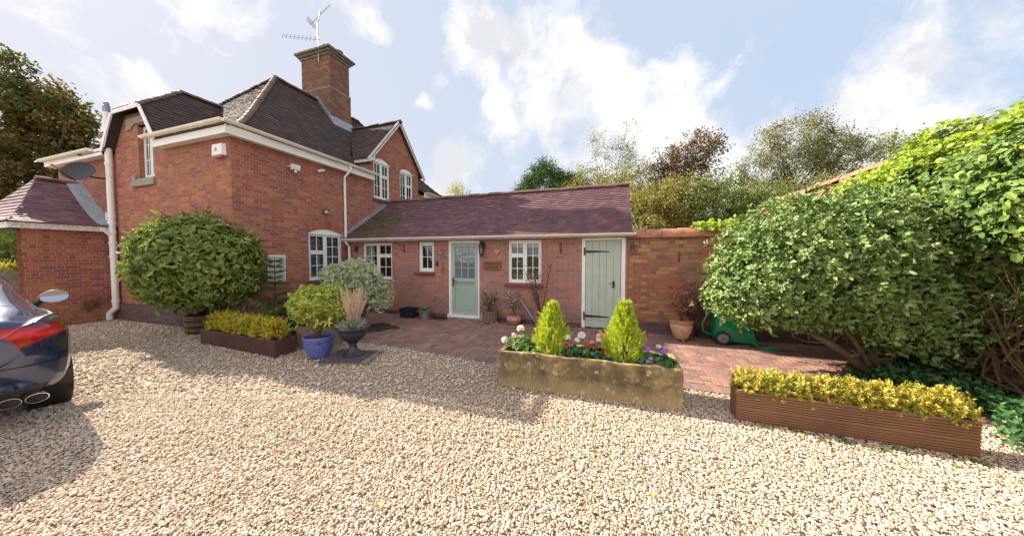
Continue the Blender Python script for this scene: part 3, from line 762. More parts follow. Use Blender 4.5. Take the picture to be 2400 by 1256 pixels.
# soil vent pipe on the south wall
mb = MB(); X = -12.02; Y = HY - .09
mb.tube([(X, Y, 5.22), (X, Y, .36), (X-.0, Y, .30), (X-.16, Y-.05, .16), (X-.18, Y-.05, 0.0)], .062, 14)
for z in (3.92, 2.62, 2.45, 2.22, 1.95, .48, 1.6): mb.tube([(X, Y, z-.03), (X, Y, z+.03)], .074, 14)
mb.tube([(X, Y, 2.12), (X+.02, Y-.16, 2.30)], .045, 12); mb.tube([(X, Y, 2.02), (X-.22, Y, 2.15), (X-.3, Y+.02, 2.72), (X-.2, HY, 2.76)], .022, 8)
mb.build('soil_pipe', M['white'], house, smooth='auto')
mb = MB(); mb.lathe([(.063, 0), (.066, .16), (.05, .17), (.05, .24), (.02, .26)], (X, Y, 5.2), 14); mb.build('vent_cowl', M['lead'], house)
# lead flashing: stepped along the cottage roof, dormer cheek, chimney apron
mb = MB(Wx(HX))
n = 22
for i in range(n):
    y0_, y1_ = 6.70 + 2.1*i/n, 6.70 + 2.1*(i+1)/n; zb = 2.13 + 1.40*i/n
    mb.hexa([(y0_,-.012,zb),(y1_,-.012,zb+1.4/n),(y1_,.0,zb+1.4/n),(y0_,.0,zb),(y0_,-.012,zb+.17),(y1_,-.012,zb+.10),(y1_,.0,zb+.10),(y0_,.0,zb+.17)])
mb.box(8.55, 9.05, -.04, 0, 3.48, 3.60)
mb.build('lead_flashing', M['lead'], house)
mb = MB()
for i in range(10):
    d0, d1 = .06+.07*i, .06+.07*(i+1)
    mb.hexa([(XE-.15-d0,7.905,EV+ph(.15+d0)),(XE-.15-d1,7.905,EV+ph(.15+d1)),(XE-.15-d1,7.92,EV+ph(.15+d1)),(XE-.15-d0,7.92,EV+ph(.15+d0)),
             (XE-.15-d0,7.905,EV+ph(.15+d1)+.11),(XE-.15-d1,7.905,EV+ph(.15+d1)+.10),(XE-.15-d1,7.92,EV+ph(.15+d1)+.10),(XE-.15-d0,7.92,EV+ph(.15+d1)+.11)])
mb.build('lead_flashing', M['lead'], house)
# windows
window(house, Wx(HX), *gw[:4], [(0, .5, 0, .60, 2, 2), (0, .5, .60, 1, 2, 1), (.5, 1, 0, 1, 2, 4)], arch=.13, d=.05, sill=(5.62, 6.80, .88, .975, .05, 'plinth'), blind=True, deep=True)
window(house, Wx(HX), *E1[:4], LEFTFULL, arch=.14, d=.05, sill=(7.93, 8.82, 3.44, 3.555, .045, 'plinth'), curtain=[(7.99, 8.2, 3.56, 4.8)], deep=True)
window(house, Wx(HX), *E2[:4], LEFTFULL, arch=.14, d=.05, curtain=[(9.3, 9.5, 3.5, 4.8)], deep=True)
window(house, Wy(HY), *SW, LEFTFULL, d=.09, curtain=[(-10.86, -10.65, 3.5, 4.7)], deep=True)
mb = MB(Wy(HY)); mb.box(-11.2, -10.2, -.06, .08, 3.30, 3.42); mb.hexa([(-11.12,-.05,3.42),(-10.22,-.05,3.42),(-10.22,.08,3.42),(-11.12,.08,3.42),(-11.0,-.01,3.498),(-10.25,-.01,3.498),(-10.25,.08,3.498),(-11.0,.08,3.498)]); mb.box(-11.12, -10.98, -.05, .05, 3.42, 3.58)
mb.build('stone_sill', M['stone_sill'], house, bevel=.006)
mb = MB(Wy(HY)); mb.box(-11.35, -10.3, -.03, .1, 4.80, 4.96); mb.hexa([(-11.35,-.03,4.68),(-11.2,-.03,4.68),(-11.2,.1,4.68),(-11.35,.1,4.68),(-11.35,-.03,4.8),(-11.0,-.03,4.8),(-11.0,.1,4.8),(-11.35,.1,4.8)])
mb.build('stone_lintel', M['stone_sill'], house, bevel=.006)
# chimney
ch = (-11.05, -9.68, 8.30, 9.14)
mb = MB(); mb.box(ch[0]-.03, ch[1]+.03, ch[2]-.03, ch[3]+.03, 5.6, 7.72, .5); mb.box(ch[0], ch[1], ch[2], ch[3], 7.72, 8.84, .5)
chim = mb.build('chimney', M['brick_chim'], house)
mb = MB(); mb.box(ch[0]-.045, ch[1]+.045, ch[2]-.045, ch[3]+.045, 7.62, 7.74); mb.build('stone_band', M['conc'], chim, bevel=.02)
mb = MB()
for k, (o_, z0_, z1_) in enumerate(((.05, 8.84, 8.92), (.11, 8.92, 8.99), (.17, 8.99, 9.08))): mb.box(ch[0]-o_, ch[1]+o_, ch[2]-o_, ch[3]+o_, z0_, z1_)
mb.hexa([(ch[0]-.15,ch[2]-.15,9.08),(ch[1]+.15,ch[2]-.15,9.08),(ch[1]+.15,ch[3]+.15,9.08),(ch[0]-.15,ch[3]+.15,9.08),(ch[0]+.1,ch[2]+.1,9.18),(ch[1]-.1,ch[2]+.1,9.18),(ch[1]-.1,ch[3]-.1,9.18),(ch[0]+.1,ch[3]-.1,9.18)])
mb.build('chimney_cap', M['conc'], chim, bevel=.02)
for px_, py_ in ((-10.75, 8.72), (-10.1, 8.55), (-9.9, 8.9)):
    mb = MB(); mb.lathe([(.13, 0), (.12, .06), (.10, .10), (.11, .16), (.15, .17), (.15, .21), (.06, .22)], (px_, py_, 9.13), 8); mb.build('chimney_pot', M['conc'], chim)
mb = MB()
zf = lambda x: EV + ph(XE - x)
for i in range(9):
    x0_, x1_ = ch[1] - .07*i, ch[1] - .07*(i+1)
    mb.hexa([(x0_+.03,ch[2]-.05,zf(x0_)),(x1_,ch[2]-.05,zf(x1_)),(x1_,ch[2]-.03,zf(x1_)),(x0_+.03,ch[2]-.03,zf(x0_)),(x0_+.03,ch[2]-.05,zf(x1_)+.16),(x1_,ch[2]-.05,zf(x1_)+.10),(x1_,ch[2]-.03,zf(x1_)+.10),(x0_+.03,ch[2]-.03,zf(x1_)+.16)])
mb.hexa([(ch[1]+.2,ch[2]-.05,zf(ch[1]+.2)+.03),(ch[1]+.2,ch[3]+.06,zf(ch[1]+.2)+.03),(ch[1]+.03,ch[3]+.06,zf(ch[1])+.0),(ch[1]+.03,ch[2]-.05,zf(ch[1])+.0),(ch[1]+.05,ch[2]-.05,zf(ch[1])+.14),(ch[1]+.05,ch[3]+.06,zf(ch[1])+.14),(ch[1]+.03,ch[3]+.06,zf(ch[1])+.14),(ch[1]+.03,ch[2]-.05,zf(ch[1])+.14)])
mb.build('lead_flashing', M['lead'], chim)
# porch on the far left of the south wall
mb = MB(Wx(-12.22)); wall(mb, 2.78, HY, 0, 2.26, []); mb.build('porch_wall', M['brick'], house)
mb = MB(); mb.box(-15.5, -15.38, 2.66, 2.78, 0, 2.24); mb.build('porch_post', M['board'], house, bevel=.006)
mb = MB(); pp = [(0, 0), (.25, .07), (.6, .26), (1.0, .54), (1.8, 1.20)]
tiles(mb, (-12.0, 0, 2.36), (0,1,0), (-1,0,0), pp, lambda d: 2.56 + d*.46, lambda d: HY, seed=20, gauge=.115, tw=.18)
tiles(mb, (-15.6, 0, 2.36), (0,1,0), (1,0,0), pp, lambda d: 2.56 + d*.46, lambda d: HY, seed=21, gauge=.115, tw=.3)
pf = [(d*.46, h) for d, h in pp]
tiles(mb, (0, 2.56, 2.36), (1,0,0), (0,1,0), pf, lambda d: -15.6 + d/.46, lambda d: -12.0 - d/.46, seed=22, gauge=.115)
mb.build('porch_roof', M['tile_cot'], house)
mb = MB(); ridge_tiles(mb, (-13.8, 3.38, 3.58), (-13.8, HY, 3.58), r=.09); mb.build('porch_ridge', M['ridge'], house)
mb = MB(); mb.box(-12.06, -12.03, 2.62, 3.93, 2.22, 2.345); mb.box(-15.5, -12.06, 2.60, 2.63, 2.22, 2.345); mb.box(-12.22, -12.06, 2.63, HY, 2.24, 2.26); mb.build('porch_fascia', M['board'], house, bevel=.003)
mb = MB()
for (d0, h0), (d1, h1) in zip(pp, pp[1:]):
    mb.hexa([(-12.0-d0,HY-.26,2.375+h0),(-12.0-d1,HY-.26,2.375+h1),(-12.0-d1,HY-.002,2.375+h1),(-12.0-d0,HY-.002,2.375+h0),(-12.0-d0,HY-.26,2.40+h0),(-12.0-d1,HY-.26,2.40+h1),(-12.0-d1,HY-.002,2.47+h1),(-12.0-d0,HY-.002,2.47+h0)])
mb.build('porch_flashing', M['lead'], house)

# ================================================================== COTTAGE WING
CY = 6.88; CX0, CX1 = -7.46, .33
cot = thing('brick_cottage', (CX0, CY, 0), 'low red brick cottage wing with purple-brown tiled roof and two green doors', 'cottage')
W1 = (-6.92, -5.86, .96, 2.0); W2 = (-5.0, -4.50, 1.20, 2.0); D1 = (-4.08, -3.18, .02, 2.02); W3 = (-2.42, -1.58, .97, 2.0); D2 = (-.65, .27, .0, 2.02)
mb = MB(Wy(CY)); wall(mb, CX0, CX1, 0, 2.03, [W1, W2, D1, W3, D2])
mb.build('wall', M['brick_cot'], cot)
mb = MB(); mb.box(CX1-.1, CX1, CY+.25, 10.7, 0, 2.1, .5); mb.box(CX0, CX1, 10.7, 10.8, 0, 2.1, .5)
mb.face([(CX1, CY, 2.03), (CX1, 10.8, 2.03), (CX1, 8.8, 3.45)], .5)
mb.build('rear_wall', M['brick_gar'], cot)
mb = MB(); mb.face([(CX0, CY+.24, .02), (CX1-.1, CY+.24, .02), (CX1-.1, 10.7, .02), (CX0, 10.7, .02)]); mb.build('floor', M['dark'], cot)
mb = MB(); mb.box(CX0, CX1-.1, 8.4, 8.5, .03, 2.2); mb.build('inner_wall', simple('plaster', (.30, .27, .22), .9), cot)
mb = MB()
cp = [(0, 0), (.3, .165), (1.1, .70), (2.1, 1.42)]
tiles(mb, (0, 6.70, 2.11), (1,0,0), (0,1,0), cp, lambda d: HX+.01, lambda d: .40, seed=30, gauge=.108, thick=.030)
tiles(mb, (0, 10.9, 2.11), (1,0,0), (0,-1,0), cp, lambda d: HX+.01, lambda d: .40, seed=31, gauge=.108, thick=.03)
rf = mb.build('roof', M['tile_cot'], cot)
mb = MB(); ridge_tiles(mb, (HX+.02, 8.8, 3.55), (.42, 8.8, 3.55), r=.10, step=.33, seed=8); mb.build('ridge', M['ridge'], rf)
mb = MB(); mb.box(HX+.02, .40, 6.74, 6.765, 2.03, 2.12); mb.box(HX+.02, .40, 6.765, CY-.002, 2.035, 2.05); mb.build('fascia', M['cream'], cot, bevel=.003)
mb = MB(); gutter(mb, (HX+.05, 6.66, 2.115), (.46, 6.66, 2.10), r=.055, brackets=.75); mb.build('gutter', M['cream'], cot)
mb = MB(); mb.tube([(-7.32, 6.68, 2.07), (-7.32, 6.70, 2.0), (-7.32, 6.80, 1.9), (-7.32, 6.82, .05)], .036, 10); mb.build('downpipe', M['white'], cot, smooth='auto')
mb = MB(); mb.box(CX0, -4.12, CY-.012, CY-.001, .0, .10); mb.box(-3.12, -.67, CY-.012, CY-.001, 0, .10); mb.build('plinth', M['plinth'], cot)
window(cot, Wy(CY), *W1, LEFTFULL, d=.06, curtain=[(-6.88, -6.62, .96, 2.0)])
window(cot, Wy(CY), *W2, [(0, 1, 0, 1, 2, 2)], d=.06, ft=.06, sill=(-5.08, -4.47, 1.12, 1.195, .07, 'cill_red'))
window(cot, Wy(CY), *W3, RIGHTFULL, d=.06, sill=(-2.5, -1.54, .885, .965, .07, 'cill_red'), curtain=[(-2.38, -1.62, 1.83, 2.0)])
# front door
mb = MB(Wy(CY)); mb.box(-4.08, -4.0, .03, .13, .02, 2.02); mb.box(-3.24, -3.18, .03, .13, .02, 2.02); mb.box(-4.0, -3.24, .032, .13, 1.95, 2.02); mb.box(-4.10, -3.16, -.03, .14, .03, .10)
mb.build('door_frame', M['white'], cot, bevel=.004)
mb = MB(Wy(CY)); a, b = -3.995, -3.245
mb.box(a, a+.09, .05, .10, .105, 1.945); mb.box(b-.09, b, .05, .10, .105, 1.945); mb.box(a+.09, b-.09, .05, .10, 1.855, 1.945); mb.box(a+.09, b-.09, .05, .10, .945, 1.045); mb.box(a+.09, b-.09, .05, .10, .105, .19)
mb.box(a+.09, b-.09, .075, .095, .19, .935); mb.box(a+.02, b-.02, .046, .06, .90, .912)
for i in range(1, 7): x = a+.09 + (b-a-.18)*i/7; mb.box(x-.004, x+.004, .071, .08, .20, .93)
for i in (1, 2):
    x = a+.09 + (b-a-.18)*i/3; mb.box(x-.012, x+.012, .055, .09, 1.045, 1.855); z = 1.045 + .81*i/3; mb.box(a+.09, b-.09, .057, .088, z-.012, z+.012)
dr = mb.build('front_door', M['sage'], cot, bevel=.004)
mb = MB(Wy(CY)); mb.face([(a+.085,.072,1.04),(b-.085,.072,1.04),(b-.085,.072,1.86),(a+.085,.072,1.86)]); mb.build('glass_panel', M['frost'], dr)
mb = MB(Wy(CY)); mb.box(a+.03, a+.06, .035, .05, .83, 1.06); mb.tube([(a+.045, .04, .98), (a+.045, -.01, .98), (a+.16, -.015, .985)], .009, 6); mb.build('handle', M['black'], dr)
mb = MB(); mb.box(-4.12, -3.10, CY-.12, CY+.12, 0.0, .03); mb.build('door_step', M['conc'], cot, bevel=.006)
# plank door
mb = MB(Wy(CY)); mb.box(-.65, -.575, .0, .12, 0, 2.02); mb.box(.185, .27, .0, .12, 0, 2.02); mb.box(-.575, .185, .002, .12, 1.965, 2.02); mb.build('door_frame', M['white'], cot, bevel=.004)
mb = MB(Wy(CY)); n = 5; wd = .752/n
for i in range(n): mb.box(-.571+wd*i, -.571+wd*(i+1)-.004, .03, .06, .18, 1.96)
mb.box(-.571, .181, .022, .062, .02, .17); mb.box(-.571, .181, .045, .07, .02, 1.95)
dr = mb.build('plank_door', M['sage2'], cot, bevel=.004)
for z in (1.72, .27):
    mb = MB(Wy(CY)); mb.box(-.61, -.578, -.014, .0, z-.09, z+.09); mb.hexa([(-.578,.012,z-.028),(-.06,.012,z-.010),(-.06,.028,z-.010),(-.578,.028,z-.028),(-.578,.012,z+.028),(-.06,.012,z+.006),(-.06,.028,z+.006),(-.578,.028,z+.028)])
    mb.build('strap_hinge', M['black'], dr, bevel=.002)
mb = MB(Wy(CY)); mb.box(.01, .055, .015, .03, .92, 1.07); mb.tube([(.035, .02, 1.02), (.035, -.03, 1.02), (-.055, -.035, 1.025)], .008, 6); mb.build('handle', M['black'], dr)

# ================================================================== GARDEN WALL AND OUTBUILDING
gwl = thing('garden_wall', (.34, 6.82, 0), 'old red brick garden wall with rounded terracotta coping, beyond the cottage', 'wall')
mb = MB(Wy(6.84)); wall(mb, .331, 5.0, 0, 2.0, [], thick=.26); mb.build('wall_face', M['brick_gar'], gwl)
mb = MB(); mb.box(.34, 4.2, 6.80, 6.838, 0, .24); mb.build('plinth', M['plinth'], gwl, bevel=.012)
mb = MB(); mb.box(.34, 5.0, 6.76, 7.16, 2.0, 2.04, .1)
ridge_tiles(mb, (.34, 6.96, 2.03), (5.0, 6.96, 2.03), r=.185, step=.30, seed=12, sink=.0, jit=.006); mb.build('coping', M['coping'], gwl)
ob = thing('outbuilding', (4.1, 4, 0), 'brick outbuilding with terracotta ridge behind the ivy on the right', 'outbuilding')
mb = MB(); mb.box(4.1, 4.34, 1.0, 12.8, 0, 2.35, .5); mb.box(5.4, 5.6, 1.0, 12.8, 0, 2.35, .5); mb.box(4.34, 5.4, 1.0, 1.2, 0, 2.35, .5); mb.box(4.34, 5.4, 12.6, 12.8, 0, 2.35, .5)
mb.build('wall', brick('outbuilding_brick', GAR, (.36, .28, .19), flemish=False, age=.45), ob)
mb = MB(); tiles(mb, (3.95, 0, 2.28), (0,1,0), (1,0,0), [(0, 0), (.87, 1.0)], lambda d: 1.0, lambda d: 12.8, seed=40, gauge=.1); tiles(mb, (5.69, 0, 2.28), (0,1,0), (-1,0,0), [(0, 0), (.87, 1.0)], lambda d: 1.0, lambda d: 12.8, seed=41, gauge=.1, tw=.3)
M['tile_red'] = facecol('red_roof_tile', [(0, (.28,.11,.075)), (.4, (.36,.15,.10)), (.7, (.23,.09,.07)), (1, (.40,.19,.12))], .75, fine=20)
mb.build('roof', M['tile_red'], ob)
mb = MB(); ridge_tiles(mb, (4.82, 1.0, 3.30), (4.82, 12.8, 3.30), r=.13, step=.3, seed=41); mb.build('ridge', M['coping'], ob)
# ================================================================== THINGS FIXED TO THE WALLS
def lobj(): return MB()
# alarm box on the south face by the corner
t_ = thing('alarm_box', (-7.78, HY, 3.80), 'white alarm sounder box high by the house corner', 'alarm box')
mb = MB(Wy(HY)); mb.hexa([(-7.94,-.09,3.70),(-7.62,-.09,3.70),(-7.60,.0,3.70),(-7.96,.0,3.70),(-7.93,-.085,3.93),(-7.63,-.085,3.93),(-7.61,.0,3.95),(-7.95,.0,3.95)]); mb.build('case', M['white'], t_, bevel=.012, bseg=2)
mb = MB(Wy(HY)); mb.hexa([(-7.90,-.07,3.655),(-7.66,-.07,3.655),(-7.64,.0,3.655),(-7.92,.0,3.655),(-7.93,-.088,3.699),(-7.63,-.088,3.699),(-7.61,.0,3.699),(-7.95,.0,3.699)]); mb.build('lens', simple('pink_lens', (.42, .12, .20), .3), t_, bevel=.005)
mb = MB(Wy(HY))
for i in range(3): mb.hexa([(-7.84+i*.035,-.0935,3.78),(-7.83+i*.035,-.0935,3.78),(-7.83+i*.035,-.0905,3.78),(-7.84+i*.035,-.0905,3.78),(-7.81+i*.015,-.0925,3.86),(-7.80+i*.015,-.0925,3.86),(-7.80+i*.015,-.0895,3.86),(-7.81+i*.015,-.0895,3.86)])
mb.build('emblem', simple('pale_blue_print', (.40, .42, .60), .5), t_)
# floodlight
t_ = thing('floodlight', (HX, 5.31, 3.8), 'small cream floodlight under the gutter on the right-hand wall', 'floodlight')
mb = MB(Wx(HX)); mb.hexa([(5.24,-.13,3.73),(5.44,-.13,3.73),(5.44,-.05,3.71),(5.24,-.05,3.71),(5.24,-.15,3.85),(5.44,-.15,3.85),(5.44,-.06,3.87),(5.24,-.06,3.87)]); mb.build('lamp_head', M['cream'], t_, bevel=.008)
mb = MB(Wx(HX)); mb.tube([(5.2, 0, 3.78), (5.2, -.1, 3.78), (5.28, -.1, 3.78)], .012, 6); mb.build('bracket', M['cream'], t_)
mb = MB(Wx(HX)); mb.tube([(5.34, -.1, 3.72), (5.34, -.1, 3.66)], .03, 8); mb.build('motion_sensor', M['cream'], t_)
t_ = thing('security_camera', (HX, 6.05, 3.9), 'small beige security camera beside the floodlight', 'camera')
mb = MB(Wx(HX)); mb.tube([(5.92, -.16, 3.86), (6.12, -.08, 3.93)], .035, 10); mb.build('housing', M['cream'], t_)
mb = MB(Wx(HX)); mb.tube([(6.08, -.09, 3.92), (6.06, 0, 3.9)], .014, 6); mb.build('bracket', M['cream'], t_)
t_ = thing('bulkhead_lamp', (HX, 6.17, 2.8), 'round grey bulkhead lamp above the arched ground floor window', 'lamp')
mb = MB(Wx(HX)); mb.tube([(6.17, 0, 2.83), (6.17, -.05, 2.83)], .055, 14); mb.build('backplate', M['black'], t_)
mb = MB(Wx(HX)); mb.tube([(6.17, -.05, 2.82), (6.17, -.09, 2.80), (6.17, -.12, 2.78)], [.06, .055, .02], 14); mb.build('diffuser', M['steel'], t_, smooth=True)
# meter cupboard
t_ = thing('meter_box', (HX, 4.9, 1.0), 'pale green meter cupboard on the brick wall behind the little fir', 'meter box')
mb = MB(Wx(HX)); mb.box(4.70, 5.10, -.02, 0, 1.02, 1.64); mb.build('frame', M['white'], t_, bevel=.004)
mb = MB(Wx(HX)); mb.box(4.725, 5.075, -.032, -.021, 1.045, 1.615); mb.build('door', M['sage2'], t_, bevel=.006)
# satellite dish
t_ = thing('satellite_dish', (-12.3, HY, 3.6), 'dark grey oval satellite dish above the porch roof', 'satellite dish')
mb = MB(); c0 = Vector((-12.35, 3.66, 3.66)); ax = Vector((.42, -.72, .28)).normalized(); sx = ax.cross(Vector((0,0,1))).normalized(); up_ = sx.cross(ax); K = 28
rings = []
for rr_ in (0, .35, .7, 1.0): rings.append([c0 + sx*math.cos(2*PI*j/K)*rr_*.33 + up_*math.sin(2*PI*j/K)*rr_*.25 + ax*(rr_**2*.08) for j in range(K)])
for a, b in zip(rings, rings[1:]):
    for j in range(K): mb.face([a[j], a[(j+1) % K], b[(j+1) % K], b[j]], .5); mb.face([a[j]-ax*.008, b[j]-ax*.008, b[(j+1) % K]-ax*.008, a[(j+1) % K]-ax*.008], .5)
mb.build('reflector', simple('dish_mesh', (.03, .027, .036), .6), t_, smooth=True)
mb = MB(); mb.tube([c0 - up_*.26 + ax*.05, c0 - up_*.2 + ax*.48], .012, 6); mb.tube([c0 - ax*.01, c0 - ax*.18, (-12.4, HY, 3.6)], .02, 8); mb.build('arm', M['black'], t_)
mb = MB(); mb.tube([c0 - up_*.2 + ax*.45, c0 - up_*.15 + ax*.56], .03, 10); mb.build('receiver', M['steel'], t_)
# aerials on the chimney
t_ = thing('tv_aerial', (-10.12, 8.26, 8.7), 'high-gain television aerial on the tall chimney mast, pointing up to the right', 'aerial', 'aerials on the chimney')
mb = MB(); mb.tube([(-10.12, 8.24, 8.60), (-10.12, 8.24, 10.0), (-10.05, 8.24, 10.10), (-10.0, 8.24, 10.35)], .018, 8); mb.tube([(-10.12, 8.24, 8.75), (-10.12, 8.30, 8.75)], .03, 6); mb.build('mast', M['steel'], t_)
mb = MB(); A_ = Vector((-10.42, 8.20, 9.96)); B_ = Vector((-9.72, 8.40, 10.62)); d_ = (B_-A_).normalized(); s_ = d_.cross(Vector((.2, 1, .1))).normalized(); q_ = d_.cross(s_)
mb.tube([A_, B_], .012, 6)
for i in range(15):
    p_ = A_ + (B_-A_)*(.16+.84*i/14); mb.tube([p_ - s_*.07, p_ + s_*.07], .0045, 4); mb.tube([p_ - q_*.03, p_ + q_*.03], .0045, 4)
mb.build('director_boom', M['steel'], t_)
mb = MB()
for i in range(-4, 5): mb.tube([A_ + s_*i*.035 - q_*.16 + d_*abs(i)*.03, A_ + s_*i*.035 + q_*.16 + d_*abs(i)*.03], .005, 4)
mb.build('reflector', M['black'], t_)
t_ = thing('radio_aerial', (-10.12, 8.24, 9.3), 'low horizontal aerial with short rods, pointing left from the chimney mast', 'aerial', 'aerials on the chimney')
mb = MB(); A_ = Vector((-10.05, 8.22, 9.36)); B_ = Vector((-11.85, 8.20, 9.90)); mb.tube([A_, B_], .013, 6); mb.build('boom', M['steel'], t_)
mb = MB(); d_ = (B_-A_).normalized(); q_ = Vector((.25, .1, 1)).normalized()
for i in range(9): mb = MB(); p_ = A_ + (B_-A_)*(.12+.88*i/8); mb.tube([p_ - q_*.10, p_ + q_*.10], .006, 4); mb.build('rod', M['black'], t_)
# cottage wall furniture
def bracket(x, z0, z1, label):
    t_ = thing('hanging_basket_bracket', (x, CY, z0), label, 'bracket', 'hanging basket brackets')
    mb = MB(Wy(CY)); mb.box(x-.012, x+.012, -.012, 0, z0, z1); mb.build('backplate', M['black'], t_)
    mb = MB(Wy(CY)); mb.tube([(x,-.01,z1-.03),(x-.02,-.22,z1-.02),(x-.02,-.25,z1+.01),(x-.02,-.235,z1+.03)], .006, 5); mb.tube([(x,-.01,z0+.04),(x-.01,-.1,z0+.10),(x-.02,-.16,z1-.03)], .005, 5)
    mb.build('hook_arm', M['black'], t_)
bracket(-5.45, 1.70, 1.95, 'empty black basket bracket left of the small square window')
bracket(-1.12, 1.67, 1.93, 'empty black basket bracket left of the plank door')
t_ = thing('wall_spotlight', (-7.1, CY, 1.84), 'small black wall light near the corner with the house', 'lamp')
mb = MB(Wy(CY)); mb.tube([(-7.1, -.06, 1.76), (-7.1, -.06, 1.93)], .034, 12); mb.build('cylinder', M['black'], t_)
mb = MB(Wy(CY)); mb.box(-7.12, -7.08, -.03, 0, 1.80, 1.88); mb.build('mount', M['black'], t_)
# lantern
t_ = thing('wall_lantern', (-3.07, CY, 1.75), 'black glazed wall lantern to the right of the glazed door', 'lantern')
x, Y, z = -3.07, CY-.12, 1.60
mb = MB(); mb.lathe([(.0, -.02), (.018, -.01), (.012, .02), (.035, .03), (.05, .05), (.055, .06)], (x, Y, z), 6); mb.build('base', M['black'], t_)
mb = MB(); mb.lathe([(.09, .28), (.085, .30), (.05, .34), (.025, .36), (.02, .39), (.0, .41)], (x, Y, z), 6); mb.box(x-.015, x+.015, Y, CY, z+.30, z+.33); mb.box(x-.04, x+.04, CY-.015, CY, z+.18, z+.38); mb.build('roof_cap', M['black'], t_)
mb = MB()
for j in range(6):
    a = 2*PI*j/6; mb.tube([(x+.052*math.cos(a), Y+.052*math.sin(a), z+.05), (x+.08*math.cos(a), Y+.08*math.sin(a), z+.285)], .006, 4)
mb.build('cage', M['black'], t_)
mb = MB()
for j in range(6):
    a, b = 2*PI*j/6, 2*PI*(j+1)/6; mb.face([(x+.05*math.cos(a),Y+.05*math.sin(a),z+.055),(x+.05*math.cos(b),Y+.05*math.sin(b),z+.055),(x+.077*math.cos(b),Y+.077*math.sin(b),z+.28),(x+.077*math.cos(a),Y+.077*math.sin(a),z+.28)])
mb.build('glass', M['glass'], t_)
mb = MB(); mb.lathe([(.012, .06), (.014, .12), (.03, .17), (.02, .22), (.0, .23)], (x, Y, z), 10); mb.build('bulb', M['white'], t_, smooth=True)
# heart
mb = MB(Wy(CY)); K = 26; pts = []
for j in range(K):
    a = 2*PI*j/K; pts.append((16*math.sin(a)**3/16*.085, (13*math.cos(a)-5*math.cos(2*a)-2*math.cos(3*a)-math.cos(4*a))/16*.078))
hc = (-2.69, 1.72)
mb.face([(hc[0]+p[0]*.8, -.045, hc[1]+p[1]*.8) for p in pts], .5)
for j in range(K):
    a, b = pts[j], pts[(j+1) % K]
    mb.face([(hc[0]+a[0]*.8,-.045,hc[1]+a[1]*.8),(hc[0]+a[0],-.03,hc[1]+a[1]),(hc[0]+b[0],-.03,hc[1]+b[1]),(hc[0]+b[0]*.8,-.045,hc[1]+b[1]*.8)], .5)
    mb.face([(hc[0]+a[0],-.03,hc[1]+a[1]),(hc[0]+a[0],.0,hc[1]+a[1]),(hc[0]+b[0],.0,hc[1]+b[1]),(hc[0]+b[0],-.03,hc[1]+b[1])], .5)
tag(mb.build('heart_ornament', simple('wicker', (.46, .31, .17), .8, var=.3, nscale=60, bump=.005)), 'tan woven heart hanging above the wooden name sign', 'ornament')
# sign
t_ = thing('name_sign', (-2.83, CY, 1.38), 'carved brown wooden sign reading HERMITAGE COTTAGE', 'sign')
mb = MB(Wy(CY)); so = [(-3.07,1.29),(-2.9,1.275),(-2.62,1.28),(-2.60,1.33),(-2.57,1.36),(-2.60,1.40),(-2.58,1.45),(-2.62,1.49),(-2.8,1.485),(-3.04,1.49),(-3.05,1.45),(-3.08,1.42),(-3.06,1.38),(-3.08,1.33)]
so = so[::1]
mb.face([(a, -.035, b) for a, b in so], .5)
for j in range(len(so)): a, b = so[j], so[(j+1) % len(so)]; mb.face([(a[0],-.035,a[1]),(a[0],0,a[1]),(b[0],0,b[1]),(b[0],-.035,b[1])], .5)
mb.build('board', simple('varnished_wood', (.24, .075, .025), .4, var=.35, nscale=14, bump=.003), t_, bevel=.004)
def text(txt, loc, rot, size, m, parent, name='lettering', ext=.002, sx=1.):
    cu = bpy.data.curves.new(name, 'FONT'); cu.body = txt; cu.size = size; cu.extrude = ext; cu.align_x = 'CENTER'; cu.align_y = 'CENTER'; cu.offset = .0012
    o = bpy.data.objects.new(name, cu); COL.objects.link(o)
    bpy.context.view_layer.update()
    me = bpy.data.meshes.new_from_object(o.evaluated_get(bpy.context.evaluated_depsgraph_get())); bpy.data.objects.remove(o)
    mx = Matrix.Translation(loc) @ Matrix.Rotation(rot[2], 4, 'Z') @ Matrix.Rotation(rot[0], 4, 'X') @ Matrix.Diagonal((sx, 1, 1, 1))
    me.transform(mx); me.materials.clear(); me.materials.append(m)
    r = bpy.data.objects.new(name, me); link(r, parent); return r
text('HERMITAGE', (-2.83, CY-.037, 1.428), (PI/2, 0, 0), .078, M['black'], t_, sx=.93)
text('COTTAGE', (-2.83, CY-.037, 1.338), (PI/2, 0, 0), .078, M['black'], t_, sx=.93)
# bell, lizard, thermometer
t_ = thing('door_bell', (-4.25, CY, 1.75), 'little hanging bell on a bracket left of the glazed door', 'bell')
mb = MB(); mb.lathe([(.045, 0), (.03, .025), (.022, .06), (.0, .075)], (-4.25, CY-.09, 1.66), 14); mb.build('bell', M['lead'], t_, smooth=True)
mb = MB(); mb.tube([(-4.22, CY, 1.80), (-4.24, CY-.09, 1.79), (-4.25, CY-.09, 1.735)], .007, 6); mb.build('bracket', M['black'], t_)
mb = MB(); mb.tube([(-4.25, CY-.09, 1.66), (-4.25, CY-.09, 1.50)], .003, 4); mb.build('pull_cord', M['stem'], t_)
mb = MB(Wy(CY)); X, Z = -4.40, 1.42
mb.tube([(X-.01,-.015,Z+.08),(X,-.02,Z+.05),(X,-.025,Z),(X+.012,-.02,Z-.05),(X-.005,-.012,Z-.09)], [.008,.016,.02,.012,.003], 6)
for sx_, dz2 in ((-1, .035), (1, .035), (-1, -.03), (1, -.03)): mb.tube([(X,-.02,Z+dz2),(X+sx_*.035,-.02,Z+dz2+.012),(X+sx_*.045,-.012,Z+dz2-.012)], .006, 5)
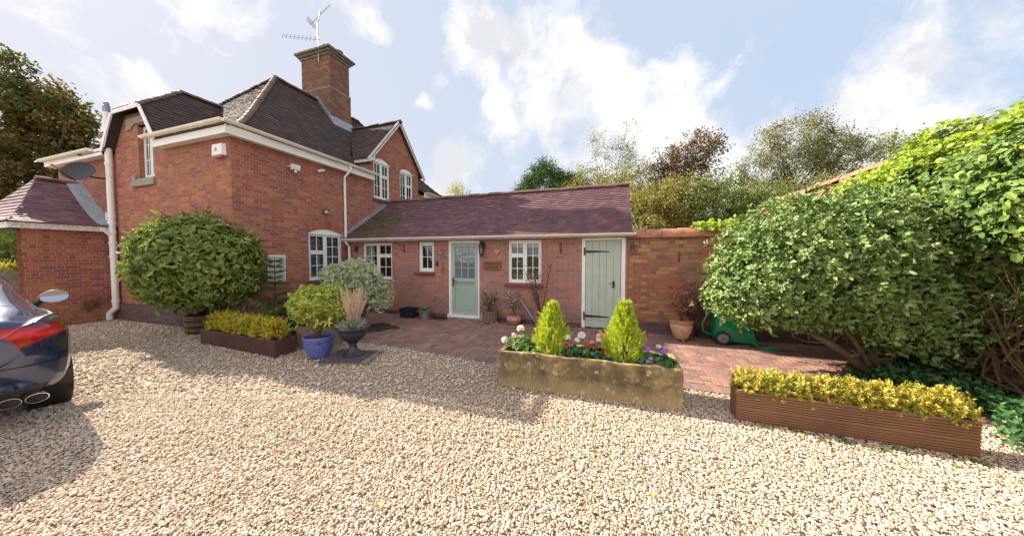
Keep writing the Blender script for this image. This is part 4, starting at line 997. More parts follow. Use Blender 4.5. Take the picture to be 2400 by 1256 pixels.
tag(mb.build('lizard_ornament', M['black'], smooth=True), 'small black lizard figure left of the copper thermometer', 'ornament')
mb = MB(Wy(CY)); mb.tube([(-4.245,-.02,1.23),(-4.245,-.02,1.47)], .022, 8); mb.tube([(-4.245,-.02,1.21),(-4.245,-.02,1.24)], .03, 8)
tag(mb.build('thermometer', simple('copper', (.42, .16, .06), .35, metal=.5)), 'slim copper thermometer under the little bell', 'thermometer')
# verdigris lantern bracket at the end of the cottage
t_ = thing('wind_chime', (.40, 6.84, 1.75), 'small verdigris wind chime hanging at the cottage corner', 'wind chime')
mb = MB(); mb.box(.36, .44, 6.76, 6.83, 1.93, 1.95); mb.box(.37, .43, 6.76, 6.82, 1.70, 1.715); mb.build('plate', simple('verdigris', (.10, .26, .22), .7), t_)
mb = MB()
for a, b in ((.37, 6.765), (.43, 6.765), (.37, 6.82), (.43, 6.82)): mb.tube([(a, b, 1.71), (a, b, 1.935)], .005, 5)
mb.tube([(.40, 6.79, 1.95), (.40, 6.79, 2.0)], .003, 4)
mb.build('rods', M['black'], t_)
mb = MB(Wy(6.84)); mb.box(1.27, 1.30, -.02, 0, 1.50, 1.70); mb.tube([(1.285,-.01,1.66),(1.285,-.10,1.62)], .006, 5)
tag(mb.build('rusty_bracket', simple('rust', (.16, .05, .03), .9)), 'rusty iron bracket on the garden wall above the burgundy climber', 'bracket')

# ================================================================== POTS ALONG THE COTTAGE
TERRA = simple('terracotta', (.42, .17, .09), .8, var=.25, nscale=12, bump=.003)
def soil(parent, c, r, z): mb = MB(); mb.lathe([(r, z-.01), (r*.5, z+.008), (.001, z+.01)], c, 16); return mb.build('soil', M['soil'], parent, smooth=True)
t_ = thing('plastic_tub', (-5.09, 6.60, 0), 'empty square black plastic tub against the cottage wall', 'tub')
mb = MB(); a, b = .165, .19
for (r0_, r1_, z0_, z1_) in ((a, b, .005, .24),):
    P0 = [(-r0_*1.1,-r0_*.8),(r0_*1.1,-r0_*.8),(r0_*1.1,r0_*.8),(-r0_*1.1,r0_*.8)]; P1 = [(-r1_*1.1,-r1_*.8),(r1_*1.1,-r1_*.8),(r1_*1.1,r1_*.8),(-r1_*1.1,r1_*.8)]
    o_ = (-5.09, 6.60)
    for k in range(4):
        p, q = P0[k], P0[(k+1) % 4]; P, Q = P1[k], P1[(k+1) % 4]
        mb.face([(o_[0]+p[0],o_[1]+p[1],z0_),(o_[0]+q[0],o_[1]+q[1],z0_),(o_[0]+Q[0],o_[1]+Q[1],z1_),(o_[0]+P[0],o_[1]+P[1],z1_)], .5)
        s2 = .93; mb.face([(o_[0]+P[0]*s2,o_[1]+P[1]*s2,z1_),(o_[0]+Q[0]*s2,o_[1]+Q[1]*s2,z1_),(o_[0]+q[0]*.9,o_[1]+q[1]*.9,z0_+.03),(o_[0]+p[0]*.9,o_[1]+p[1]*.9,z0_+.03)], .5)
        mb.face([(o_[0]+P[0],o_[1]+P[1],z1_),(o_[0]+Q[0],o_[1]+Q[1],z1_),(o_[0]+Q[0]*s2,o_[1]+Q[1]*s2,z1_),(o_[0]+P[0]*s2,o_[1]+P[1]*s2,z1_)], .5)
    mb.face([(o_[0]+p[0]*.9,o_[1]+p[1]*.9,z0_+.03) for p in P0], .5)
mb.build('shell', M['blackpl'], t_)
mb = MB(); mb.box(-5.305, -4.875, 6.44, 6.455, .225, .25); mb.box(-5.305, -4.875, 6.745, 6.76, .225, .25); mb.box(-5.305, -5.29, 6.455, 6.745, .225, .25); mb.box(-4.89, -4.875, 6.455, 6.745, .225, .25); mb.build('rim', M['blackpl'], t_)
# bucket with hosta
rng = np.random.default_rng(11)
t_ = thing('metal_bucket', (-4.57, 6.54, 0), 'grey metal bucket planter with a small leafy plant, left of the door', 'bucket')
mb = MB(); mb.lathe([(.115, .0), (.12, .012), (.155, .20), (.165, .215), (.165, .23), (.15, .23), (.145, .18)], (-4.57, 6.54, .0), 24); mb.build('pail', M['steel'], t_, smooth='auto')
mb = MB(); mb.tube([(-4.64, 6.41, .17), (-4.63, 6.385, .19), (-4.57, 6.375, .20), (-4.51, 6.385, .19), (-4.50, 6.41, .17)], .008, 6); mb.build('handle', M['black'], t_)
soil(t_, (-4.57, 6.54, 0), .145, .20)
HOST = leafmat('variegated_leaf', [(0, (.14,.20,.06)), (.4, (.24,.30,.10)), (.7, (.40,.42,.18)), (1, (.10,.15,.05))], .5)
t_ = thing('bucket_plant', (-4.57, 6.54, .21), 'variegated leafy plant growing in the grey metal bucket', 'plant')
C = np.array([(-4.57, 6.54, .21)]).repeat(60, 0) + rng.normal(size=(60, 3)) * .02
A = unit(rng.normal(size=(60, 3)) * [1, 1, .2] + [0, 0, .7]); leaves('foliage', C, A, unit(np.array([0, 0, 1.]) - A*.5), .17, .05, HOST, t_, droop=.45, rng=rng)
# boot scraper mat
t_ = thing('boot_brush', (-4.2, 6.58, 0), 'dark bristle boot scraper lying by the door step', 'boot brush')
mb = MB(); mb.box(-4.38, -3.98, 6.48, 6.70, .008, .03); mb.build('base', M['stem'], t_, bevel=.004)
mb = MB(); rr = random.Random(4)
for i in range(420): x, y = rr.uniform(-4.37, -3.99), rr.uniform(6.49, 6.69); mb.tube([(x, y, .03), (x+rr.uniform(-.01,.01), y+rr.uniform(-.01,.01), .055+rr.random()*.015)], .003, 3)
mb.build('bristles', simple('bristle', (.07, .03, .015), .9), t_)
# log planter with rose
t_ = thing('log_planter', (-2.80, 6.66, 0), 'hollow log planter with bark, just right of the glazed door', 'planter')
mb = MB(); prof = [(.17, .03), (.172, .1), (.168, .2), (.172, .30), (.165, .305), (.135, .305), (.13, .26)]; mb.lathe(prof, (-2.80, 6.66, 0), 56, flute=.045, nf=14)
mb.build('bark_shell', simple('log_bark', (.17, .13, .085), .95, var=.4, nscale=25, bump=.015), t_)
soil(t_, (-2.80, 6.66, 0), .135, .285)
for ax_, ay_ in ((-2.93, 6.54), (-2.70, 6.53), (-2.62, 6.62)):
    mb = MB(); mb.hexa([(ax_-.03,ay_-.02,.006),(ax_+.03,ay_-.03,.006),(ax_+.035,ay_+.04,.006),(ax_-.03,ay_+.04,.006),(ax_-.02,ay_-.015,.045),(ax_+.025,ay_-.02,.04),(ax_+.025,ay_+.03,.05),(ax_-.02,ay_+.03,.05)]); mb.build('pot_foot', TERRA, t_, bevel=.006)
ROSE = leafmat('rose_leaf', [(0, (.045,.11,.035)), (.5, (.075,.16,.045)), (.85, (.11,.20,.06)), (1, (.20,.10,.06))], .45)
def stemplant(name, loc, label, cat, stems, H, spread, m, leafL, leafW, per, rng, flowers=None, stem_r=.006, up=.8, lean=(0, 0), bare=0., group=None, smat='stem', sub=3):
    """an upright plant: stems fan out from the base and carry leaves, optional blossoms"""
    t_ = thing(name, loc, label, cat, group); mb = MB(); base = np.array(loc); P = []; D = []
    for i in range(stems):
        a = rng.random() * 2*PI; h = H * rng.uniform(.65, 1.); s = spread * rng.uniform(.3, 1.)
        tip = base + [math.cos(a)*s + lean[0]*h, math.sin(a)*s*.8 + lean[1]*h, h]
        mid = base*.5 + tip*.5 + [0, 0, h*.12] + rng.normal(size=3)*spread*.08
        pts = [base*(1-q)**2 + mid*2*q*(1-q) + tip*q*q for q in np.linspace(0, 1, 7)]
        mb.tube(pts, list(np.linspace(stem_r, stem_r*.35, 7)), 5)
        lines = [pts]
        for k in range(sub):
            q0 = pts[rng.integers(2, 6)]; tip2 = q0 + unit(rng.normal(size=3) * [1, 1, .4] + [0, 0, up]) * H * rng.uniform(.15, .35)
            ln = [q0*(1-q) + tip2*q for q in np.linspace(0, 1, 4)]; mb.tube(ln, [stem_r*.5, stem_r*.4, stem_r*.3, stem_r*.2], 4); lines.append(ln)
        for ln in lines:
            for k in range(per):
                q = bare + (1-bare) * rng.random(); f = q * (len(ln)-1); i0 = min(int(f), len(ln)-2); p = ln[i0]*(1-f+i0) + ln[i0+1]*(f-i0)
                P.append(p); D.append(unit(rng.normal(size=3) + (ln[-1]-ln[0])/np.linalg.norm(ln[-1]-ln[0])*.6))
    mb.build('stems', M[smat], t_, smooth=True)
    P = np.array(P); D = np.array(D)
    leaves('foliage', P, D, unit(np.array([0, 0, 1.]) + rng.normal(size=P.shape)*.4), leafL * rng.uniform(.6, 1.2, len(P)), leafW * rng.uniform(.7, 1.1, len(P)), m, t_, rng=rng)
    if flowers:
        n, fm, fr, per_f = flowers
        idx = rng.choice(len(P), n); C = P[idx] + rng.normal(size=(n, 3))*.02 + [0, 0, .02]
        b, DD, NN = sprigs(rng, C, unit(rng.normal(size=(n, 3)) + [0, -.5, .6]), per_f, (40, 85), .002)
        leaves('blossoms', b, DD, NN, fr, fr*.8, fm, t_, rng=rng, droop=.1)
    return t_
def petal(name, c, c2): return leafmat(name, [(0, c), (.6, c2), (1, tuple(min(1, v*1.15) for v in c2))], .5, tr=.3)
PW = petal('white_petal', (.75,.75,.72), (.85,.83,.80)); PP = petal('pink_petal', (.75,.25,.42), (.80,.45,.55)); PR_ = petal('red_petal', (.72,.03,.02), (.80,.08,.04))
PM = petal('magenta_petal', (.80,.04,.28), (.85,.14,.42)); PV = petal('violet_petal', (.35,.12,.60), (.55,.25,.72)); PS = petal('salmon_petal', (.85,.28,.24), (.85,.45,.40)); PL = petal('lilac_petal', (.62,.25,.72), (.75,.42,.80))
PC = petal('crimson_petal', (.60,.02,.10), (.72,.05,.18))
stemplant('rose_bush', (-2.80, 6.66, .28), 'small leafy rose growing from the log planter', 'plant', 7, .46, .27, ROSE, .055, .036, 9, np.random.default_rng(21), flowers=(4, PP, .03, 6))
# stone lump beside the log
mb = MB(); mb.lathe([(.06, 0), (.075, .05), (.055, .13), (.03, .2), (.01, .215)], (-3.03, 6.70, .006), 7); tag(mb.build('garden_stone', M['stone_sill'], bevel=.01), 'upright pale stone between the door step and the log planter', 'stone')
# banded pot
t_ = thing('banded_pot', (-2.18, 6.64, 0), 'round terracotta pot with a blue and white patterned band', 'pot')
mb = MB(); mb.lathe([(.10, .006), (.125, .03), (.165, .10), (.172, .135)], (-2.18, 6.64, 0), 28); mb.lathe([(.172, .185), (.165, .21), (.15, .225), (.158, .24), (.16, .255), (.14, .255), (.135, .22)], (-2.18, 6.64, 0), 28); mb.build('body', TERRA, t_, smooth='auto')
m_, t, p = mat('painted_band'); x, y, z = t.xyz(t.new('ShaderNodeTexCoord').outputs['Object'])[:3]
an = t.m('MULTIPLY', t.m('ARCTAN2', t.m('SUBTRACT', y, 6.64), t.m('SUBTRACT', x, -2.18)), 13.)
k = t.m('GREATER_THAN', t.m('MULTIPLY', t.m('SINE', an), t.m('SINE', t.m('MULTIPLY', z, 120.))), .15)
t.put(p.inputs['Base Color'], t.mix(t.m('GREATER_THAN', t.m('SINE', t.m('MULTIPLY', an, .5)), .85), t.mix(k, (.62,.58,.52), (.04,.06,.28)), (.45,.07,.04)))
mb = MB(); mb.lathe([(.1725, .135), (.177, .16), (.1725, .185)], (-2.18, 6.64, 0), 40); mb.build('painted_band', m_, t_, smooth='auto')
soil(t_, (-2.18, 6.64, 0), .14, .235)
GAURA = leafmat('airy_leaf', [(0, (.12,.17,.05)), (.6, (.20,.26,.08)), (1, (.30,.22,.08))], .6)
stemplant('airy_flower_plant', (-2.18, 6.64, .22), 'airy white and pink flowering plant in the banded pot', 'plant', 22, .58, .30, GAURA, .03, .010, 9, np.random.default_rng(22), flowers=(80, PW, .016, 4), stem_r=.003)
# leaning drainpipe
mb = MB(); A_, B_ = Vector((-1.66, 6.80, .01)), Vector((-2.06, 6.80, .56)); d_ = (B_-A_); K = 10
def ringp(c, r, d): a = d.normalized().orthogonal().normalized(); b = d.normalized().cross(a); return [c + (a*math.cos(2*PI*j/K) + b*math.sin(2*PI*j/K))*r for j in range(K)]
mb.tube([A_, A_ + d_*.97], .028, 12, cap=True); mb.tube([A_ + d_*.9, B_], .034, 12, cap=False); mb.tube([A_ + d_*.45, A_ + d_*.52], .033, 12)
tag(mb.build('drain_pipe', M['lead'], smooth='auto'), 'length of grey drain pipe leaning on the wall between two pots', 'pipe')
# terracotta pot with nearly bare shrub
t_ = thing('terracotta_pot', (-1.50, 6.56, 0), 'plain terracotta pot with a thick rim under the right-hand cottage window', 'pot', )
mb = MB(); mb.lathe([(.12, .006), (.165, .22), (.185, .225), (.195, .31), (.175, .31), (.165, .27)], (-1.50, 6.56, 0), 28); mb.build('body', TERRA, t_, smooth='auto')
soil(t_, (-1.50, 6.56, 0), .168, .29)
BARE = leafmat('autumn_leaf', [(0, (.34,.16,.04)), (.4, (.42,.28,.06)), (.7, (.30,.10,.06)), (1, (.48,.36,.12))], .6)
stemplant('bare_shrub', (-1.50, 6.56, .28), 'nearly bare branching shrub with a few autumn leaves, before the cottage window', 'shrub', 9, 1.30, .62, BARE, .05, .03, 2, np.random.default_rng(23), flowers=(14, PS, .02, 3), stem_r=.011, bare=.6, sub=5)
# tall terracotta pot right
t_ = thing('glazed_terracotta_pot', (1.27, 6.42, 0), 'large pale cream-stained terracotta pot in front of the garden wall', 'pot')
mb = MB(); mb.lathe([(.10, .035), (.12, .05), (.17, .18), (.195, .27), (.19, .32), (.18, .335), (.205, .35), (.205, .375), (.18, .375), (.165, .32)], (1.27, 6.42, 0), 32); mb.build('body', simple('pale_terracotta', (.52, .34, .21), .8, var=.3, nscale=8, bump=.004), t_, smooth='auto')
mb = MB(); mb.lathe([(.206, .35), (.215, .362), (.206, .377)], (1.27, 6.42, 0), 32); mb.build('rim', TERRA, t_, smooth=True)
for a in (0, 2.2, 4.4): mb = MB(); cx, cy = 1.27+.09*math.sin(a+.2), 6.42-.09*math.cos(a+.2); mb.box(cx-.025, cx+.025, cy-.03, cy+.03, .006, .036); mb.build('pot_foot', TERRA, t_, bevel=.005)
soil(t_, (1.27, 6.42, 0), .17, .34)
RED1 = leafmat('pink_red_leaf', [(0, (.40,.14,.12)), (.4, (.55,.28,.24)), (.75, (.30,.08,.08)), (1, (.62,.42,.36))], .45)
stemplant('red_leaved_shrub', (1.27, 6.42, .34), 'pinkish red leaved shrub in the large cream-stained pot', 'shrub', 9, .62, .26, RED1, .05, .024, 12, np.random.default_rng(24), stem_r=.007, bare=.45)
BURG = leafmat('burgundy_leaf', [(0, (.07,.02,.035)), (.5, (.11,.035,.06)), (1, (.16,.05,.06))], .5, tr=.2)
stemplant('burgundy_shrub', (1.62, 6.72, .0), 'dark burgundy shrub against the garden wall behind the cream-stained pot', 'shrub', 15, 1.22, .62, BURG, .032, .018, 22, np.random.default_rng(25), stem_r=.008, bare=.4, lean=(-.06, 0), sub=5)
# water cart
GREEN = simple('green_plastic', (.008, .24, .10), .32, var=.12, nscale=5)
t_ = thing('water_cart', (2.1, 6.5, 0), 'green plastic hose reel cart on grey wheels by the garden wall', 'hose cart')
mb = MB()
sec = [(1.80, .10, .20), (1.84, .08, .60), (1.93, .07, .60), (2.08, .06, .48), (2.28, .05, .42), (2.40, .045, .36), (2.46, .06, .10)]
for (xa, za, zb), (xb, zc, zd) in zip(sec, sec[1:]):
    for ya, yb in ((6.36, 6.66),):
        mb.face([(xa,ya,za),(xb,ya,zc),(xb,ya-.02,zd*.6),(xa,ya-.02,zb*.6)], .5); mb.face([(xa,ya-.02,zb*.6),(xb,ya-.02,zd*.6),(xb,ya+.05,zd),(xa,ya+.05,zb)], .5)
        mb.face([(xa,ya+.05,zb),(xb,ya+.05,zd),(xb,yb-.05,zd),(xa,yb-.05,zb)], .5); mb.face([(xa,yb-.05,zb),(xb,yb-.05,zd),(xb,yb,zc),(xa,yb,za)], .5); mb.face([(xa,ya,za),(xa,yb,za),(xb,yb,zc),(xb,ya,zc)], .5)
for (xa, za, zb) in (sec[0], sec[-1]): mb.face([(xa,6.36,za),(xa,6.34,zb*.6),(xa,6.41,zb),(xa,6.61,zb),(xa,6.66,za)], .5)
mb.build('body', GREEN, t_, bevel=.02, bseg=3)
mb = MB(); mb.tube([(2.30, 6.40, .10), (2.30, 6.36, .28), (2.28, 6.37, .36)], .018, 8); mb.tube([(2.02, 6.335, .14), (2.10, 6.33, .26), (2.26, 6.33, .30), (2.38, 6.33, .26)], .012, 8); mb.build('moulding', GREEN, t_)
mb = MB(); mb.tube([(2.18, 6.33, .27), (2.18, 6.29, .27)], .022, 8); mb.build('valve', simple('orange_plastic', (.75, .25, .02), .4), t_)
for y_ in (6.28, 6.68):
    mb = MB(); mb.tube([(1.92, y_, .125), (1.92, y_+.05, .125)], .115, 24); wh = mb.build('wheel', M['blackpl'], t_, bevel=.012, bseg=2)
    mb = MB(); mb.tube([(1.92, y_-.004, .125), (1.92, y_+.004, .125)], .085, 20); mb.tube([(1.92, y_-.012, .125), (1.92, y_+.004, .125)], .07, 20); mb.build('rim', simple('grey_plastic', (.22, .20, .20), .5), wh, bevel=.004)
    mb = MB(); mb.tube([(1.92, y_-.02, .125), (1.92, y_+.004, .125)], .018, 8); mb.build('hub', GREEN, wh)
mb = MB(); mb.tube([(1.86, 6.42, .16), (1.74, 6.38, .17), (1.62, 6.36, .22), (1.60, 6.36, .36), (1.68, 6.38, .52), (1.78, 6.40, .66), (1.86, 6.42, .72)], .016, 8); mb.build('hose', GREEN, t_, smooth=True)
mb = MB(); mb.tube([(2.36, 6.33, .10), (2.45, 6.28, .02), (2.6, 6.2, .016), (2.75, 6.25, .016), (2.7, 6.35, .018), (2.5, 6.34, .018), (2.55, 6.22, .03), (2.9, 6.2, .016)], .013, 6); mb.build('hose', GREEN, t_, smooth=True)
# ================================================================== PLANTERS ON THE GRAVEL
def woodmat(name, c0, c1):
    m, t, p = mat(name); co = t.new('ShaderNodeTexCoord').outputs['Object']; x, y, z = t.xyz(co)[:3]
    n = t.noise(t.vm('MULTIPLY', co, (2., 2., 30.)), 4, 5, .6); n2 = t.noise(co, 2.2, 4, .6)
    c = t.mix(n, c0, c1); c = t.mix(t.rng(n2, .4, .7, 0, .5), c, tuple(v*.55 for v in c0)); t.put(p.inputs['Base Color'], c); p.inputs['Roughness'].default_value = .55
    t.put(p.inputs['Normal'], t.bump(n, .002, .6)); return m
def planter(name_label, P0, ang, L, Wd, H, m, group):
    """grooved timber trough: local x along its length; P0 = front left corner on the ground"""
    t_ = thing('timber_planter', (P0[0], P0[1], 0), name_label, 'planter', group, local=True, rz=ang)
    T = .022
    def grooved(fn):
        mb = MB(fn); z = 0.0; n = int(H / .0165)
        for b in range(2):
            z0_ = b*H/2 + .002; z1_ = (b+1)*H/2 - .003
            mb.box(0, 1, .009, T, z0_, z1_)
            k = 6
            for i in range(k):
                a = z0_ + (z1_-z0_)*(i/k); c = a + (z1_-z0_)/k*.62
                if i == k-1: c = z1_ - .0005
                mb.box(0, 1, 0, .0092, a + .0004, c)
        return mb
    grooved(lambda u, d, z: (u*L, d, z)).build('front_board', m, t_)
    grooved(lambda u, d, z: (L - u*L, Wd - d, z)).build('back_board', m, t_)
    grooved(lambda u, d, z: (-.001 + d*1. , Wd - T - u*(Wd-2*T), z)).build('end_board', m, t_)
    grooved(lambda u, d, z: (L + .001 - d, T + u*(Wd-2*T), z)).build('end_board', m, t_)
    mb = MB()
    for x0_, x1_, y0_, y1_ in ((-.004, .03, -.003, .03), (L-.03, L+.004, -.003, .03), (-.004, .03, Wd-.03, Wd+.003), (L-.03, L+.004, Wd-.03, Wd+.003)): pass
    mb = MB(); mb.box(T, L-T, T, Wd-T, .02, H*.72); mb.build('soil', M['soil'], t_)
    return t_
WD = woodmat('dark_grooved_timber', (.085, .035, .03), (.14, .065, .055)); WL = woodmat('brown_grooved_timber', (.17, .075, .035), (.27, .13, .065))
pl1 = planter('dark grooved timber planter of golden box plants by the laurel', (-7.22, 3.36), R(-3.2), 2.16, .33, .27, WD, 'grooved timber planters')
pl2 = planter('long brown grooved timber planter of golden box, lower right', (1.17, 3.42), R(-1.6), 1.62, .17+.02, .30, WL, 'grooved timber planters')
def boxplant(loc, label, h, r, m, seed, group):
    rng = np.random.default_rng(seed)
    t_ = thing('box_plant', loc, label, 'box plant', group)
    P, N, q = shell(rng, 330, (loc[0], loc[1], loc[2] + h*.52), (r, r*.92, h*.55), .18, seed, .45, f=6)
    A = unit(N*.5 + np.array([0, 0, .9]) + rng.normal(size=N.shape)*.4)
    # little upright shoots, each with rows of tiny leaves
    k = 9; s = np.linspace(0, 1, k)
    B = (P[:, None] + A[:, None] * (s[None, :, None]*.06)).reshape(-1, 3); AA = np.repeat(A, k, 0)
    b, D, nn = sprigs(rng, B, AA, 2, (35, 80), .002)
    cl = np.repeat(np.repeat(rng.random(len(P)), k), 2)
    leaves('foliage', b, D, nn, .019, .011, m, t_, np.clip(.6*cl + .4*rng.random(len(b)), 0, .999), simple_=True)
    mb = MB(); branches(mb, rng, loc, P[::14], .006, .002, 4, k=4); mb.build('stems', M['stem'], t_)
    return t_
GB1 = leafmat('golden_box_leaf', [(0, (.16,.25,.03)), (.3, (.42,.44,.04)), (.55, (.66,.54,.05)), (.8, (.64,.40,.04)), (1, (.28,.36,.04))], .5)
GB2 = leafmat('golden_box_leaf_muted', [(0, (.16,.24,.03)), (.25, (.36,.40,.05)), (.55, (.60,.52,.09)), (.8, (.62,.40,.09)), (1, (.24,.32,.04))], .5)  # slightly less saturated leaf mix for the brown planter
ords = ['first', 'second', 'third', 'fourth', 'fifth', 'sixth', 'seventh', 'eighth', 'ninth']
ca, sa = math.cos(R(-3.2)), math.sin(R(-3.2))
for i in range(6):
    u, v = .30 + i*.325, .17
    boxplant((-7.22 + u*ca - v*sa, 3.36 + u*sa + v*ca, .20), 'golden box plant, %s from the left in the dark planter by the laurel' % ords[i], .34, .205, GB1, 50+i, 'golden box in the dark planter')
ca, sa = math.cos(R(-1.6)), math.sin(R(-1.6))
for i in range(8):
    u, v = .12 + i*.198, .10
    boxplant((1.17 + u*ca - v*sa, 3.42 + u*sa + v*ca, .22), 'golden box plant, %s from the left in the long brown planter' % ords[i], .225, .118, GB2, 60+i, 'golden box in the brown planter')

# stone trough
t_ = thing('stone_trough', (-1.34, 3.43, 0), 'long weathered stone trough planted with two conifers and flowers', 'trough')
m_, t, p = mat('weathered_stone'); co = t.new('ShaderNodeTexCoord').outputs['Object']; x, y, z = t.xyz(co)[:3]
n1 = t.noise(co, 2.6, 8, .68); n2 = t.noise(co, 11, 6, .7); n3 = t.noise(t.vm('ADD', co, (3, 3, 3)), 6, 5, .6); n4 = t.noise(co, 70, 3, .7)
c = t.ramp(t.m('ADD', t.m('MULTIPLY', n1, .7), t.m('MULTIPLY', n2, .3)), [(.40, (.075,.055,.028)), (.49, (.15,.11,.055)), (.56, (.26,.19,.09)), (.66, (.38,.29,.15))])
c = t.mix(t.m('MULTIPLY', t.rng(z, .22, .02), .65), c, (.42, .31, .15))
vo = t.new('ShaderNodeTexVoronoi'); t.put(vo.inputs['Vector'], t.vm('ADD', co, t.comb(0., 0., t.m('MULTIPLY', n2, .04)))); vo.inputs['Scale'].default_value = 13
c = t.mix(t.m('MULTIPLY', t.m('MULTIPLY', t.rng(vo.outputs['Distance'], .36, .28), t.rng(n3, .50, .58)), .65), c, (.46, .40, .30))
c = t.mix(t.m('MULTIPLY', t.rng(n4, .60, .68), .6), c, (.06, .045, .025))
c = t.mix(t.m('MULTIPLY', t.rng(z, .425, .445), t.rng(n2, .48, .56)), c, (.36, .29, .05))
c = t.mix(t.rng(t.noise(co, 45, 3, .6), .66, .70), c, (.60, .58, .50))
t.put(p.inputs['Base Color'], c); p.inputs['Roughness'].default_value = .93; t.put(p.inputs['Normal'], t.bump(t.m('ADD', n2, t.m('MULTIPLY', n4, .4)), .012, .9))
import bmesh
def trough():
    bm = bmesh.new(); x0, x1, y0_, y1_, H = -1.34, .71, 3.43, 3.99, .44
    nx, ny, nz, T = 60, 14, 12, .065
    rg = np.random.default_rng(2)
    def jit(p, a): return Vector(p) + Vector((a*math.sin(p[0]*37+p[2]*21), a*math.sin(p[1]*41+p[0]*17), a*math.sin(p[0]*29+p[1]*13)))
    def grid(f, nu, nv):
        V = [[bm.verts.new(f(i/nu, j/nv)) for j in range(nv+1)] for i in range(nu+1)]
        for i in range(nu):
            for j in range(nv): bm.faces.new((V[i][j], V[i+1][j], V[i+1][j+1], V[i][j+1]))
    X = lambda u: x0+(x1-x0)*u; Y = lambda v: y0_+(y1_-y0_)*v
    chip = lambda x: (.018*math.exp(-((x-.60)/.05)**2)) + .006*(math.sin(x*9)+math.sin(x*23)*.5)
    top = lambda x: H - chip(x)
    grid(lambda u, v: jit((X(u), y0_, v*top(X(u))), .004), nx, nz)
    grid(lambda u, v: jit((X(u), y1_, (1-v)*top(X(u))), .004), nx, nz)
    grid(lambda u, v: jit((x0, Y(u), (1-v)*top(x0)), .004), ny, nz)
    grid(lambda u, v: jit((x1, Y(u), v*top(x1)), .004), ny, nz)
    xi0, xi1, yi0, yi1 = x0+T, x1-T, y0_+T*.9, y1_-T*.9
    XI = lambda u: xi0+(xi1-xi0)*u; YI = lambda v: yi0+(yi1-yi0)*v
    grid(lambda u, v: jit((X(u)*(1-v)+XI(u)*v, y0_*(1-v)+yi0*v, top(X(u))), .004*(1-v)), nx, 2)
    grid(lambda u, v: jit((X(u)*v+XI(u)*(1-v), yi1*(1-v)+y1_*v, top(X(u))), .004*v), nx, 2)
    grid(lambda u, v: jit((x0*v+xi0*(1-v), Y(u)*v+YI(u)*(1-v), top(x0)), .004*v), ny, 2)
    grid(lambda u, v: jit((xi1*(1-v)+x1*v, YI(u)*(1-v)+Y(u)*v, top(x1)), .004*v), ny, 2)
    grid(lambda u, v: (XI(u), yi0, top(X(u)) - v*.12), nx, 1); grid(lambda u, v: (XI(u), yi1, top(X(u)) - (1-v)*.12), nx, 1)
    grid(lambda u, v: (xi0, YI(u), top(x0) - v*.12), ny, 1); grid(lambda u, v: (xi1, YI(u), top(x1) - (1-v)*.12), ny, 1)
    bmesh.ops.remove_doubles(bm, verts=bm.verts, dist=.0015); bmesh.ops.recalc_face_normals(bm, faces=bm.faces)
    me = bpy.data.meshes.new('basin'); bm.to_mesh(me); bm.free(); me.materials.append(m_)
    o = bpy.data.objects.new('basin', me); link(o, t_)
    b = o.modifiers.new('bevel', 'BEVEL'); b.width = .012; b.segments = 2; b.limit_method = 'ANGLE'; b.angle_limit = R(50)
trough()
mb = MB(); mb.face([(-1.27,3.49,.375),(.64,3.49,.375),(.64,3.93,.375),(-1.27,3.93,.375)]); mb.build('soil', M['soil'], t_)
CONI = leafmat('golden_conifer_leaf', [(0, (.16,.25,.02)), (.3, (.34,.45,.03)), (.6, (.50,.58,.05)), (.85, (.64,.66,.10)), (1, (.24,.32,.03))], .55, tr=.4)
def conifer(loc, label, H, r, seed):
    rng = np.random.default_rng(seed); t_ = thing('golden_conifer', loc, label, 'conifer', 'golden conifers in the stone trough')
    n = 1150; h = rng.random(n)**.85; prof = np.interp(h, [0, .12, .3, .55, .78, .9, 1], [.74, .98, 1., .68, .34, .16, .02])
    a = rng.random(n)*2*PI; lump = 1 + .17*np.sin(a*4 + h*13 + seed) + .14*np.sin(a*7 - h*25 + seed); rr = r*prof*lump*(.6 + .4*rng.random(n)**.4)
    P = np.stack([loc[0] + np.cos(a)*rr, loc[1] + np.sin(a)*rr, loc[2] + h*H*.93], 1)
    A = unit(np.stack([np.cos(a)*.55, np.sin(a)*.55, np.full(n, 1.1)], 1) + rng.normal(size=(n, 3))*.22)
    k = 9; s = np.linspace(0, 1, k); LN = (.050 + .065*rng.random(n)**2)[:, None, None]
    side = unit(np.cross(A, rng.normal(size=A.shape)))
    B = (P[:, None] + A[:, None]*(s[None, :, None]*LN)).reshape(-1, 3); AA = np.repeat(A, k, 0); SS = np.repeat(side, k, 0)
    sg = np.where(rng.random(len(B)) < .5, 1, -1)[:, None]
    B2 = np.repeat(B, 2, 0); D = np.repeat(AA, 2, 0)*.9 + np.repeat(SS, 2, 0)*np.tile([[1.], [-1.]], (len(B), 1))*.75 + rng.normal(size=(len(B)*2, 3))*.15
    nn = unit(np.cross(np.repeat(AA, 2, 0), np.repeat(SS, 2, 0)) + rng.normal(size=B2.shape)*.3)
    cl = np.repeat(np.repeat(rng.random(n), k), 2)
    leaves('foliage', B2, D, nn, .024, .0075, CONI, t_, np.clip(.5*cl + .5*rng.random(len(B2)), 0, .999), simple_=True)
    mb = MB(); mb.tube([loc, (loc[0], loc[1], loc[2]+H*.8)], [.018, .004], 6); mb.build('trunk', M['bark'], t_)
conifer((-.71, 3.70, .37), 'golden yellow conifer on the left in the stone trough, shorter one', .64, .185, 71)
conifer((.14, 3.70, .37), 'golden yellow conifer on the right in the stone trough, taller one', .70, .19, 72)
GER = leafmat('geranium_leaf', [(0, (.06,.15,.03)), (.4, (.11,.24,.05)), (.75, (.18,.32,.07)), (1, (.30,.38,.09))], .5)
